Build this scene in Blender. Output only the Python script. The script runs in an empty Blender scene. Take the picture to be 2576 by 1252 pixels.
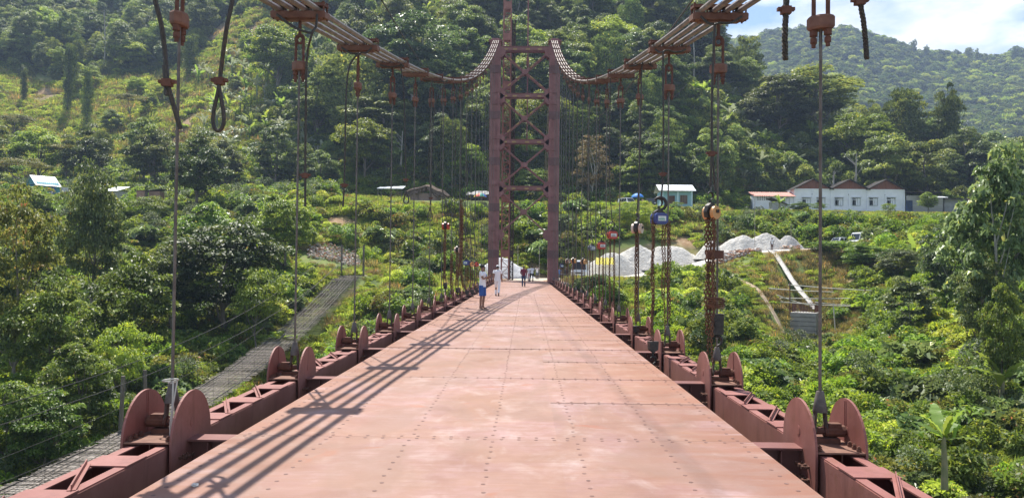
import bpy, math, random
import numpy as np
from mathutils import Vector, Matrix, Euler
R = math.radians
PI = math.pi
rng = random.Random(7)
SC = bpy.context.scene
COL = SC.collection

# ------------------------------------------------------------------ camera, sky, sun, exposure
cam_d = bpy.data.cameras.new('camera'); cam = bpy.data.objects.new('camera', cam_d); COL.objects.link(cam)
cam_d.sensor_width = 36.0; cam_d.lens = 27.04; cam_d.clip_start = 0.1; cam_d.clip_end = 6000
CAM_LOC = Vector((0.30, 0.0, 1.68))
CAM_ROT = Matrix.Rotation(R(1.04), 4, 'Z') @ Matrix.Rotation(R(90 + 1.21), 4, 'X') @ Matrix.Rotation(R(0.6), 4, 'Z')
cam.matrix_world = Matrix.Translation(CAM_LOC) @ CAM_ROT
SC.camera = cam

SUN_DIR = Vector((-0.215, 0.50, 1.0)).normalized()
sun_el = math.asin(SUN_DIR.z); sun_az = math.atan2(SUN_DIR.x, SUN_DIR.y)
world = bpy.data.worlds.new('World'); SC.world = world; world.use_nodes = True
wn = world.node_tree.nodes; wl = world.node_tree.links; wn.clear()
w_out = wn.new('ShaderNodeOutputWorld'); w_bg = wn.new('ShaderNodeBackground')
sky = wn.new('ShaderNodeTexSky'); sky.sky_type = 'NISHITA'; sky.sun_disc = False
sky.sun_elevation = sun_el; sky.sun_rotation = sun_az
sky.altitude = 600; sky.air_density = 1.0; sky.dust_density = 0.6; sky.ozone_density = 1.3
w_tc = wn.new('ShaderNodeTexCoord'); w_map = wn.new('ShaderNodeMapping'); w_map.inputs['Scale'].default_value = (1, 1, 2.6)
w_map.inputs['Location'].default_value = (0.9, 0.4, 0.1)
w_no = wn.new('ShaderNodeTexNoise'); w_no.inputs['Scale'].default_value = 2.6; w_no.inputs['Detail'].default_value = 9; w_no.inputs['Roughness'].default_value = 0.55
w_rp = wn.new('ShaderNodeValToRGB'); w_rp.color_ramp.elements[0].position = 0.515; w_rp.color_ramp.elements[1].position = 0.60
w_mix = wn.new('ShaderNodeMix'); w_mix.data_type = 'RGBA'
w_no2 = wn.new('ShaderNodeTexNoise'); w_no2.inputs['Scale'].default_value = 6.0; w_no2.inputs['Detail'].default_value = 6
w_rp2 = wn.new('ShaderNodeValToRGB')
w_rp2.color_ramp.elements[0].position = 0.35; w_rp2.color_ramp.elements[0].color = (4.9, 5.2, 5.8, 1)
w_rp2.color_ramp.elements[1].position = 0.62; w_rp2.color_ramp.elements[1].color = (7.6, 7.7, 7.8, 1)
w_bg.inputs['Strength'].default_value = 0.11
wl.new(w_tc.outputs['Generated'], w_map.inputs['Vector']); wl.new(w_map.outputs[0], w_no.inputs['Vector']); wl.new(w_map.outputs[0], w_no2.inputs['Vector'])
wl.new(w_no.outputs['Fac'], w_rp.inputs[0]); wl.new(w_no2.outputs['Fac'], w_rp2.inputs[0])
wl.new(w_rp.outputs['Color'], w_mix.inputs[0]); wl.new(sky.outputs[0], w_mix.inputs[6]); wl.new(w_rp2.outputs['Color'], w_mix.inputs[7])
wl.new(w_mix.outputs[2], w_bg.inputs['Color']); wl.new(w_bg.outputs[0], w_out.inputs['Surface'])

sun_d = bpy.data.lights.new('sun', 'SUN'); sun = bpy.data.objects.new('sun', sun_d); COL.objects.link(sun)
sun_d.energy = 4.7; sun_d.angle = R(0.5); sun_d.color = (1.0, 0.95, 0.86)
sun.rotation_euler = SUN_DIR.to_track_quat('Z', 'Y').to_euler(); sun.location = (0, 0, 60)
SC.view_settings.view_transform = 'Standard'; SC.view_settings.look = 'None'
SC.view_settings.exposure = 0.8; SC.view_settings.gamma = 1.0; SC.view_settings.use_curve_mapping = False
SC.cycles.max_bounces = 6; SC.cycles.diffuse_bounces = 3; SC.cycles.transmission_bounces = 4; SC.cycles.volume_bounces = 0
SC.cycles.transparent_max_bounces = 6; SC.cycles.glossy_bounces = 2

def at(px, py, Y):
    """world point seen at (px,py) of a 2576x1252 picture, at distance Y along the bridge"""
    f = 27.04 / 36 * 2576
    d = CAM_ROT.to_3x3() @ Vector(((px - 1288) / f, -(py - 626) / f, -1))
    return CAM_LOC + d * (Y / d.y)

# ------------------------------------------------------------------ materials
def lin(r, g, b): return (r, g, b, 1)
MATS = {}
def mat(name, c1, c2=None, c3=None, scale=1.0, rough=0.7, metal=0.0, bump=0.0, bscale=None, spec=0.5, stretch=(1, 1, 1),
        pos=(0.35, 0.65), detail=6, coord='Position', dist=0.0):
    if name in MATS: return MATS[name]
    m = bpy.data.materials.new(name); m.use_nodes = True; nt = m.node_tree; N = nt.nodes; L = nt.links
    b = N['Principled BSDF']; b.inputs['Roughness'].default_value = rough; b.inputs['Metallic'].default_value = metal
    b.inputs['Specular IOR Level'].default_value = spec
    b.inputs['Base Color'].default_value = lin(*c1)
    if c2 or bump:
        if coord == 'Position': g = N.new('ShaderNodeNewGeometry'); src = g.outputs['Position']
        else: g = N.new('ShaderNodeTexCoord'); src = g.outputs['Object']
        mp = N.new('ShaderNodeMapping'); mp.inputs['Scale'].default_value = stretch; L.new(src, mp.inputs[0])
    if c2:
        n = N.new('ShaderNodeTexNoise'); n.inputs['Scale'].default_value = scale; n.inputs['Detail'].default_value = detail
        n.inputs['Roughness'].default_value = 0.62; n.inputs['Distortion'].default_value = dist
        L.new(mp.outputs[0], n.inputs['Vector'])
        r = N.new('ShaderNodeValToRGB'); e = r.color_ramp.elements
        e[0].position = pos[0]; e[0].color = lin(*c1); e[1].position = pos[1]; e[1].color = lin(*c2)
        if c3: x = e.new(min(0.97, pos[1] + 0.14)); x.color = lin(*c3)
        L.new(n.outputs['Fac'], r.inputs[0]); L.new(r.outputs[0], b.inputs['Base Color'])
    if bump:
        n2 = N.new('ShaderNodeTexNoise'); n2.inputs['Scale'].default_value = bscale or scale * 4; n2.inputs['Detail'].default_value = 5
        L.new(mp.outputs[0], n2.inputs['Vector'])
        bp = N.new('ShaderNodeBump'); bp.inputs['Strength'].default_value = 1.0; bp.inputs['Distance'].default_value = bump
        L.new(n2.outputs['Fac'], bp.inputs['Height']); L.new(bp.outputs[0], b.inputs['Normal'])
    MATS[name] = m; return m

def nodes_of(m):
    return m.node_tree.nodes, m.node_tree.links, m.node_tree.nodes['Principled BSDF']

def weathered(name, a, b_, rustc, scale=1.6, rough=.62, amt=.55):
    """old primer: blotchy paint, rust patches and vertical run-off stains"""
    m = mat(name, a, b_, scale=scale, rough=rough, bump=0.0015, bscale=24); N, L, b = nodes_of(m)
    src_ = b.inputs['Base Color'].links[0].from_socket; g = N.new('ShaderNodeNewGeometry')
    def layer(col_in, sc, st, p0, p1, c, f, det=7):
        mp = N.new('ShaderNodeMapping'); mp.inputs['Scale'].default_value = st; L.new(g.outputs['Position'], mp.inputs[0])
        n = N.new('ShaderNodeTexNoise'); n.inputs['Scale'].default_value = sc; n.inputs['Detail'].default_value = det; n.inputs['Roughness'].default_value = .65; L.new(mp.outputs[0], n.inputs['Vector'])
        r = N.new('ShaderNodeMapRange'); r.inputs['From Min'].default_value = p0; r.inputs['From Max'].default_value = p1; r.inputs['To Max'].default_value = f; L.new(n.outputs['Fac'], r.inputs['Value'])
        x = N.new('ShaderNodeMix'); x.data_type = 'RGBA'; L.new(r.outputs[0], x.inputs[0]); L.new(col_in, x.inputs[6]); x.inputs[7].default_value = lin(*c); return x.outputs[2]
    c = layer(src_, 3.0, (1, 1, 1), .54, .68, rustc, amt)
    c = layer(c, 5.0, (1, 1, .12), .52, .72, tuple(v * .55 for v in a), .6)
    c = layer(c, 22.0, (1, 1, 1), .62, .72, rustc, .8, 4)
    c = layer(c, .9, (1, 1, 1), .55, .75, tuple(min(1, v * 1.35 + .03) for v in b_), .5)
    L.new(c, b.inputs['Base Color']); return m
primer = weathered('primer', (0.235, 0.08, 0.064), (0.30, 0.118, 0.098), (0.19, 0.072, 0.04))
primer_dark = mat('primer_dark', (0.16, 0.055, 0.047), (0.22, 0.085, 0.07), (0.26, 0.09, 0.05), scale=2.0, rough=0.6, bump=0.001, bscale=30)
rust = mat('rust', (0.10, 0.042, 0.03), (0.17, 0.075, 0.048), (0.07, 0.035, 0.026), scale=14, rough=0.85, bump=0.002, bscale=60)
rust_light = mat('rust_light', (0.16, 0.072, 0.050), (0.24, 0.125, 0.085), (0.12, 0.05, 0.037), scale=7, rough=0.8, bump=0.001, bscale=60)
rodsteel = mat('rodsteel', (0.10, 0.08, 0.068), (0.18, 0.155, 0.135), (0.16, 0.095, 0.06), scale=9, rough=0.5, metal=0.4)
conesteel = mat('conesteel', (0.10, 0.082, 0.072), (0.16, 0.135, 0.118), scale=18, rough=0.75)
blacksteel = mat('blacksteel', (0.025, 0.023, 0.022), (0.06, 0.05, 0.045), scale=20, rough=0.5, metal=0.3)
ropesteel = mat('ropesteel', (0.022, 0.02, 0.018), (0.075, 0.06, 0.045), (0.10, 0.05, 0.03), scale=60, rough=0.6, stretch=(1, 1, 0.4), coord='Object')
chainrust = mat('chainrust', (0.085, 0.04, 0.025), (0.20, 0.09, 0.045), (0.06, 0.04, 0.03), scale=12, rough=0.75, metal=0.2)
concrete = mat('concrete', (0.32, 0.305, 0.285), (0.43, 0.41, 0.385), scale=1.5, rough=0.95, bump=0.01, bscale=10)
boltm = mat('boltm', (0.13, 0.065, 0.05), (0.22, 0.115, 0.09), scale=9, rough=0.6)

def cable_mat():
    m = mat('strand_steel', (0.30, 0.24, 0.215), rough=0.5, metal=0.35); N, L, b = nodes_of(m)
    tc = N.new('ShaderNodeNewGeometry'); w = N.new('ShaderNodeTexNoise'); w.inputs['Scale'].default_value = 5; w.inputs['Detail'].default_value = 6
    r = N.new('ShaderNodeValToRGB'); r.color_ramp.elements[0].position = .3; r.color_ramp.elements[1].position = .7; r.color_ramp.elements[0].color = lin(0.20, 0.15, 0.13); r.color_ramp.elements[1].color = lin(0.36, 0.31, 0.28)
    L.new(tc.outputs['Position'], w.inputs[0]); L.new(w.outputs['Fac'], r.inputs[0]); L.new(r.outputs[0], b.inputs['Base Color'])
    return m
strandm = cable_mat()

def deck_mat():
    m = mat('deck_steel', (0.52, 0.29, 0.245), rough=0.5, spec=0.5); N, L, b = nodes_of(m)
    g = N.new('ShaderNodeNewGeometry')
    def noise(sc, st, det=6, dist=0.0):
        mp = N.new('ShaderNodeMapping'); mp.inputs['Scale'].default_value = st; L.new(g.outputs['Position'], mp.inputs[0])
        n = N.new('ShaderNodeTexNoise'); n.inputs['Scale'].default_value = sc; n.inputs['Detail'].default_value = det
        n.inputs['Roughness'].default_value = 0.6; n.inputs['Distortion'].default_value = dist
        L.new(mp.outputs[0], n.inputs['Vector']); return n
    def ramp(n, stops):
        r = N.new('ShaderNodeValToRGB'); e = r.color_ramp.elements
        for i, (p, c) in enumerate(stops):
            x = e[i] if i < 2 else e.new(p)
            x.position = p; x.color = lin(*c)
        L.new(n.outputs['Fac'], r.inputs[0]); return r
    def mixc(fac, a, bb, mode='MIX'):
        x = N.new('ShaderNodeMix'); x.data_type = 'RGBA'; x.blend_type = mode
        if isinstance(fac, float): x.inputs[0].default_value = fac
        else: L.new(fac, x.inputs[0])
        L.new(a, x.inputs[6])
        if isinstance(bb, tuple): x.inputs[7].default_value = lin(*bb)
        else: L.new(bb, x.inputs[7])
        return x.outputs[2]
    base = ramp(noise(0.75, (1, 0.8, 1), 10, .6), [(0.34, (0.27, 0.13, 0.075)), (0.45, (0.325, 0.17, 0.125)), (0.54, (0.33, 0.175, 0.16)), (0.66, (0.41, 0.26, 0.25))])
    # pale scuffs
    sc1 = ramp(noise(1.1, (1.0, 0.8, 1), 9, 0.8), [(0.53, (0, 0, 0)), (0.72, (0.62, 0.62, 0.62))])
    c = mixc(sc1.outputs[0], base.outputs[0], (0.50, 0.395, 0.37))
    md = ramp(noise(4.5, (1, 1.3, 1), 8, .5), [(0.40, (.55, .55, .55)), (0.56, (0, 0, 0))]); c = mixc(md.outputs[0], c, (0.27, 0.13, 0.095))
    mw = ramp(noise(2.6, (1.2, .7, 1), 12, .5), [(0.54, (0, 0, 0)), (0.74, (.6, .6, .6))]); c = mixc(mw.outputs[0], c, (0.50, 0.39, 0.36))
    # orange rust streaks drawn out across the deck, stronger at the right and at the edges
    st = ramp(noise(2.2, (0.35, 5.5, 1), 5, 0.3), [(0.52, (0, 0, 0)), (0.66, (1, 1, 1))])
    rg = ramp(noise(0.45, (1, 1, 1), 3), [(0.45, (0, 0, 0)), (0.60, (0.6, 0.6, 0.6))])
    sx = N.new('ShaderNodeSeparateXYZ'); L.new(g.outputs['Position'], sx.inputs[0])
    ab = N.new('ShaderNodeMath'); ab.operation = 'ABSOLUTE'; L.new(sx.outputs['X'], ab.inputs[0])
    mr = N.new('ShaderNodeMapRange'); mr.inputs['From Min'].default_value = 0.8; mr.inputs['From Max'].default_value = 2.5; mr.inputs['To Min'].default_value = 0.3; mr.inputs['To Max'].default_value = 1.25
    L.new(ab.outputs[0], mr.inputs['Value'])
    mu = N.new('ShaderNodeMath'); mu.operation = 'MULTIPLY'; L.new(st.outputs[0], mu.inputs[0]); L.new(mr.outputs[0], mu.inputs[1])
    mu2 = N.new('ShaderNodeMath'); mu2.operation = 'MULTIPLY'; L.new(mu.outputs[0], mu2.inputs[0]); L.new(rg.outputs[0], mu2.inputs[1])
    mu3 = N.new('ShaderNodeMath'); mu3.operation = 'MULTIPLY_ADD'; L.new(mu2.outputs[0], mu3.inputs[0]); mu3.inputs[1].default_value = 1.0
    L.new(mu.outputs[0], mu3.inputs[2])
    mu4 = N.new('ShaderNodeMath'); mu4.operation = 'MULTIPLY'; L.new(mu3.outputs[0], mu4.inputs[0]); mu4.inputs[1].default_value = 0.62
    c = mixc(mu4.outputs[0], c, (0.30, 0.13, 0.06))
    fs = ramp(noise(6.0, (.22, 9, 1), 6, .2), [(0.50, (0, 0, 0)), (0.66, (.75, .75, .75))]); c = mixc(fs.outputs[0], c, (0.26, 0.125, 0.075))
    wsc = ramp(noise(3.0, (2.2, .5, 1), 9, .8), [(0.60, (0, 0, 0)), (0.85, (.4, .4, .4))]); c = mixc(wsc.outputs[0], c, (0.52, 0.42, 0.39))
    dk = ramp(noise(.8, (1, .6, 1), 8, 1.2), [(0.49, (0, 0, 0)), (0.60, (.7, .7, .7))]); c = mixc(dk.outputs[0], c, (0.25, 0.135, 0.095))
    # saturated red rust spots
    sp = ramp(noise(0.9, (1, 1.6, 1), 7, 1.0), [(0.64, (0, 0, 0)), (0.68, (0.8, 0.8, 0.8))])
    c = mixc(sp.outputs[0], c, (0.33, 0.11, 0.055))
    # dust specks
    du = ramp(noise(26, (1, 1, 1), 4), [(0.66, (0, 0, 0)), (0.74, (0.5, 0.5, 0.5))])
    c = mixc(du.outputs[0], c, (0.45, 0.37, 0.33))
    oi = N.new('ShaderNodeObjectInfo'); mo = N.new('ShaderNodeMapRange'); mo.inputs['To Min'].default_value = 0.97; mo.inputs['To Max'].default_value = 1.12
    L.new(oi.outputs['Random'], mo.inputs['Value'])
    fr = N.new('ShaderNodeMath'); fr.operation = 'MULTIPLY'; fr.inputs[1].default_value = 7.7; L.new(oi.outputs['Random'], fr.inputs[0]); fr2 = N.new('ShaderNodeMath'); fr2.operation = 'FRACT'; L.new(fr.outputs[0], fr2.inputs[0]); fr3 = N.new('ShaderNodeMath'); fr3.operation = 'MULTIPLY'; fr3.inputs[1].default_value = .38; L.new(fr2.outputs[0], fr3.inputs[0]); c = mixc(fr3.outputs[0], c, (0.30, 0.14, 0.075))
    er = N.new('ShaderNodeMapRange'); er.inputs['From Min'].default_value = 0.9; er.inputs['From Max'].default_value = 2.45; er.inputs['To Min'].default_value = 0.0; er.inputs['To Max'].default_value = 1.0; L.new(ab.outputs[0], er.inputs['Value'])
    en = ramp(noise(1.7, (.5, 1.6, 1), 9, .6), [(0.38, (.05, .05, .05)), (0.56, (1, 1, 1))]); em = N.new('ShaderNodeMath'); em.operation = 'MULTIPLY'; L.new(er.outputs[0], em.inputs[0]); L.new(en.outputs[0], em.inputs[1])
    c = mixc(em.outputs[0], c, (0.26, 0.10, 0.05))
    h = N.new('ShaderNodeHueSaturation'); h.inputs['Saturation'].default_value = .92; L.new(c, h.inputs['Color']); L.new(mo.outputs[0], h.inputs['Value']); L.new(h.outputs[0], b.inputs['Base Color'])
    rr = ramp(noise(1.3, (1, 1, 1), 5), [(0.3, (0.42, 0.42, 0.42)), (0.7, (0.68, 0.68, 0.68))]); L.new(rr.outputs[0], b.inputs['Roughness'])
    bp = N.new('ShaderNodeBump'); bp.inputs['Distance'].default_value = 0.012; bp.inputs['Strength'].default_value = 0.6
    nb = noise(1.2, (1, 1, 1), 5); L.new(nb.outputs['Fac'], bp.inputs['Height']); L.new(bp.outputs[0], b.inputs['Normal'])
    return m
deckm = deck_mat()

def leaf_mat(name, dark, lightc, transl=0.42, rough=0.5, var=0.34, spec=0.32, yel=None):
    m = bpy.data.materials.new(name); m.use_nodes = True; nt = m.node_tree; N = nt.nodes; L = nt.links
    b = N['Principled BSDF']; b.inputs['Roughness'].default_value = rough; b.inputs['Specular IOR Level'].default_value = spec
    a = N.new('ShaderNodeAttribute'); a.attribute_name = 'tint'
    r = N.new('ShaderNodeValToRGB'); e = r.color_ramp.elements
    e[0].position = 0.0; e[0].color = lin(*dark); e[1].position = 0.85; e[1].color = lin(*lightc)
    y = e.new(0.985); y.color = lin(*(yel or (lightc[0] * 2.0, lightc[1] * 1.5, lightc[2] * 1.1)))
    L.new(a.outputs['Fac'], r.inputs[0])
    oi = N.new('ShaderNodeObjectInfo'); mr = N.new('ShaderNodeMapRange'); mr.inputs['To Min'].default_value = 1 - var; mr.inputs['To Max'].default_value = 1 + var
    L.new(oi.outputs['Random'], mr.inputs['Value'])
    mr2 = N.new('ShaderNodeMapRange'); mr2.inputs['To Min'].default_value = 0.470; mr2.inputs['To Max'].default_value = 0.505
    mm = N.new('ShaderNodeMath'); mm.operation = 'FRACT'; mm2 = N.new('ShaderNodeMath'); mm2.operation = 'MULTIPLY'; mm2.inputs[1].default_value = 17.3
    L.new(oi.outputs['Random'], mm2.inputs[0]); L.new(mm2.outputs[0], mm.inputs[0]); L.new(mm.outputs[0], mr2.inputs['Value'])
    h = N.new('ShaderNodeHueSaturation'); L.new(mr2.outputs[0], h.inputs['Hue']); L.new(mr.outputs[0], h.inputs['Value']); L.new(r.outputs[0], h.inputs['Color'])
    L.new(h.outputs[0], b.inputs['Base Color'])
    t = N.new('ShaderNodeBsdfTranslucent'); h2 = N.new('ShaderNodeHueSaturation'); h2.inputs['Value'].default_value = 1.9; h2.inputs['Saturation'].default_value = 1.1
    h2.inputs['Hue'].default_value = 0.485
    L.new(h.outputs[0], h2.inputs['Color']); L.new(h2.outputs[0], t.inputs['Color'])
    mx = N.new('ShaderNodeMixShader'); mx.inputs[0].default_value = transl
    L.new(b.outputs[0], mx.inputs[1]); L.new(t.outputs[0], mx.inputs[2]); L.new(mx.outputs[0], N['Material Output'].inputs['Surface'])
    MATS[name] = m; return m
lf_forest = leaf_mat('leaf_forest', (0.059, 0.100, 0.028), (0.199, 0.272, 0.075), spec=.45)
lf_dark = leaf_mat('leaf_dark', (0.038, 0.071, 0.022), (0.139, 0.197, 0.060), transl=0.32, spec=.45)
lf_vine = leaf_mat('leaf_vine', (0.055, 0.100, 0.026), (0.199, 0.272, 0.075), transl=0.36)
lf_light = leaf_mat('leaf_light', (0.100, 0.167, 0.030), (0.240, 0.334, 0.070), transl=0.45)
lf_bush = leaf_mat('leaf_bush', (0.083, 0.154, 0.025), (0.229, 0.345, 0.058), transl=0.45)
lf_herb = leaf_mat('leaf_herb', (0.133, 0.212, 0.035), (0.331, 0.425, 0.087), transl=0.45, yel=(0.42, 0.38, 0.14))
lf_dry = leaf_mat('leaf_dry', (0.158, 0.147, 0.045), (0.339, 0.306, 0.119), transl=0.4)
lf_near = leaf_mat('leaf_near', (0.056, 0.111, 0.024), (0.186, 0.292, 0.060), transl=0.42, rough=0.42, yel=(0.36, 0.36, 0.10))
lf_big = leaf_mat('leaf_big', (0.080, 0.136, 0.045), (0.204, 0.283, 0.109), transl=0.32, rough=0.4, spec=0.45)
lf_olive = leaf_mat('leaf_olive', (0.090, 0.113, 0.025), (0.226, 0.249, 0.064), transl=0.4, yel=(0.42, 0.22, 0.09))
lf_banana = leaf_mat('leaf_banana', (0.103, 0.185, 0.036), (0.216, 0.319, 0.072), transl=0.5, rough=0.4)
lf_greybanana = leaf_mat('leaf_greybanana', (0.134, 0.175, 0.090), (0.329, 0.371, 0.234), transl=0.25, rough=0.35, var=0.15, spec=0.5)
lf_far = leaf_mat('leaf_far', (0.036, 0.066, 0.017), (0.101, 0.159, 0.035), transl=0.36)
bark = mat('bark', (0.10, 0.085, 0.065), (0.22, 0.19, 0.155), scale=3, rough=0.95, bump=0.03, bscale=12, stretch=(1, 1, 0.3))
bark_pale = mat('bark_pale', (0.26, 0.24, 0.20), (0.40, 0.38, 0.33), scale=2, rough=0.9, stretch=(1, 1, 0.3))

# ------------------------------------------------------------------ mesh helpers
class MB:
    def __init__(s): s.v = []; s.f = []; s.mi = []; s.tint = None
    def add(s, vs, fs, m=0):
        o = len(s.v); s.v += [tuple(x) for x in vs]; s.f += [tuple(i + o for i in q) for q in fs]; s.mi += [m] * len(fs); return s
    def box(s, c, d, rot=None, m=0):
        vs = [Vector((sx * d[0] / 2, sy * d[1] / 2, sz * d[2] / 2)) for sz in (-1, 1) for sy in (-1, 1) for sx in (-1, 1)]
        if rot is not None: vs = [rot @ v for v in vs]
        c = Vector(c); vs = [v + c for v in vs]
        return s.add(vs, [(0, 2, 3, 1), (4, 5, 7, 6), (0, 1, 5, 4), (2, 6, 7, 3), (0, 4, 6, 2), (1, 3, 7, 5)], m)
    def bar(s, a, b, w, h, m=0, up=(0, 0, 1)):
        a = Vector(a); b = Vector(b); d = b - a; L = d.length; y = d.normalized(); u = Vector(up)
        if abs(y.dot(u)) > 0.98: u = Vector((1, 0, 0))
        x = y.cross(u).normalized(); z = x.cross(y)
        rot = Matrix((x, y, z)).transposed()
        return s.box((a + b) / 2, (w, L, h), rot, m)
    def tube(s, pts, r, n=8, m=0, cap=True, closed=False):
        pts = [Vector(p) for p in pts]; k = len(pts); rs = r if isinstance(r, (list, tuple)) else [r] * k
        vs = []; prev = None
        for i, p in enumerate(pts):
            if closed: t = (pts[(i + 1) % k] - pts[i - 1])
            else: t = (pts[min(i + 1, k - 1)] - pts[max(i - 1, 0)])
            t = t.normalized() if t.length > 1e-9 else Vector((0, 0, 1))
            if prev is None:
                a = Vector((1, 0, 0)) if abs(t.x) < 0.9 else Vector((0, 1, 0)); x = t.cross(a).normalized()
            else:
                x = prev - t * prev.dot(t)
                x = x.normalized() if x.length > 1e-6 else t.orthogonal().normalized()
            prev = x; y = t.cross(x)
            for j in range(n):
                an = 2 * PI * j / n; vs.append(p + (x * math.cos(an) + y * math.sin(an)) * rs[i])
        fs = []
        for i in range(k if closed else k - 1):
            i2 = (i + 1) % k
            for j in range(n): fs.append((i * n + j, i * n + (j + 1) % n, i2 * n + (j + 1) % n, i2 * n + j))
        if cap and not closed: fs += [tuple(range(n))[::-1], tuple((k - 1) * n + j for j in range(n))]
        return s.add(vs, fs, m)
    def cyl(s, a, b, r, n=12, m=0, r2=None): return s.tube([a, b], [r, r if r2 is None else r2], n, m)
    def prism(s, outline, a, b, axis='x', m=0):
        """outline: list of 2D points; extruded from a to b along axis. x:(y,z) y:(x,z) z:(x,y)"""
        def P(q, t): return {'x': (t, q[0], q[1]), 'y': (q[0], t, q[1]), 'z': (q[0], q[1], t)}[axis]
        n = len(outline); vs = [P(q, a) for q in outline] + [P(q, b) for q in outline]
        fs = [tuple(range(n))[::-1], tuple(range(n, 2 * n))] + [(i, (i + 1) % n, n + (i + 1) % n, n + i) for i in range(n)]
        return s.add(vs, fs, m)
    def ell(s, c, r, nu=12, nv=8, m=0, rot=None):
        vs = []; fs = []
        for i in range(nv + 1):
            th = PI * i / nv
            for j in range(nu):
                ph = 2 * PI * j / nu; p = Vector((r[0] * math.sin(th) * math.cos(ph), r[1] * math.sin(th) * math.sin(ph), r[2] * math.cos(th)))
                if rot is not None: p = rot @ p
                vs.append(p + Vector(c))
        for i in range(nv):
            for j in range(nu): fs.append((i * nu + j, (i + 1) * nu + j, (i + 1) * nu + (j + 1) % nu, i * nu + (j + 1) % nu))
        return s.add(vs, fs, m)
    def rings(s, rg, n=14, m=0, cap=True):
        """rg: list of (centre, rx, ry, rot or None)"""
        vs = []
        for (c, rx, ry, rot) in rg:
            for j in range(n):
                an = 2 * PI * j / n; p = Vector((rx * math.cos(an), ry * math.sin(an), 0))
                if rot is not None: p = rot @ p
                vs.append(p + Vector(c))
        fs = []
        for i in range(len(rg) - 1):
            for j in range(n): fs.append((i * n + j, i * n + (j + 1) % n, (i + 1) * n + (j + 1) % n, (i + 1) * n + j))
        if cap: fs += [tuple(range(n))[::-1], tuple((len(rg) - 1) * n + j for j in range(n))]
        return s.add(vs, fs, m)
    def mesh(s, name, mats, smooth=False):
        me = bpy.data.meshes.new(name); me.from_pydata(s.v, [], s.f)
        if not isinstance(mats, (list, tuple)): mats = [mats]
        for m in mats: me.materials.append(m)
        if len(mats) > 1: me.polygons.foreach_set('material_index', s.mi)
        if smooth:
            me.polygons.foreach_set('use_smooth', [True] * len(me.polygons))
            try: me.set_sharp_from_angle(angle=R(40))
            except Exception: pass
        me.update(); return me
    def build(s, name, mats, parent=None, smooth=False, loc=None, **kw):
        return put(name, s.mesh(name, mats, smooth), parent, loc, **kw)

def put(name, me, parent=None, loc=None, rot=None, scale=None, label=None, cat=None, group=None, kind=None):
    o = bpy.data.objects.new(name, me); COL.objects.link(o)
    if parent is not None: o.parent = parent
    if loc is not None: o.location = loc
    if rot is not None: o.rotation_euler = rot
    if scale is not None: o.scale = scale
    tag(o, label, cat, group, kind); return o
def tag(o, label=None, cat=None, group=None, kind=None):
    if label: o['label'] = label
    if cat: o['category'] = cat
    if group: o['group'] = group
    if kind: o['kind'] = kind
    return o
def thing(name, label, cat, loc=(0, 0, 0), rz=0.0, group=None, scale=None):
    o = bpy.data.objects.new(name, None); COL.objects.link(o); o.location = loc; o.rotation_euler = (0, 0, rz)
    if scale is not None: o.scale = scale
    o.empty_display_size = 0.2
    return tag(o, label, cat, group)
def dup(root, loc, rz=None, label=None, scale=None, rot=None):
    kids = {}
    for x in bpy.data.objects:
        if x.parent: kids.setdefault(x.parent.name, []).append(x)
    return dup_k(root, kids, loc, rz, label, scale, rot)
def dup_k(root, kids, loc, rz=None, label=None, scale=None, rot=None):
    r = root.copy(); COL.objects.link(r); r.location = loc
    if rz is not None: r.rotation_euler = (0, 0, rz)
    if rot is not None: r.rotation_euler = rot
    if scale is not None: r.scale = scale
    if label: r['label'] = label
    for ch in kids.get(root.name, []):
        c = ch.copy(); COL.objects.link(c); c.parent = r
        for g in kids.get(ch.name, []):
            d = g.copy(); COL.objects.link(d); d.parent = c
    return r
ORD = ['first', 'second', 'third', 'fourth', 'fifth', 'sixth', 'seventh', 'eighth', 'ninth', 'tenth', 'eleventh', 'twelfth', 'thirteenth',
       'fourteenth', 'fifteenth', 'sixteenth', 'seventeenth', 'eighteenth', 'nineteenth', 'twentieth', 'twenty-first', 'twenty-second']
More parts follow.
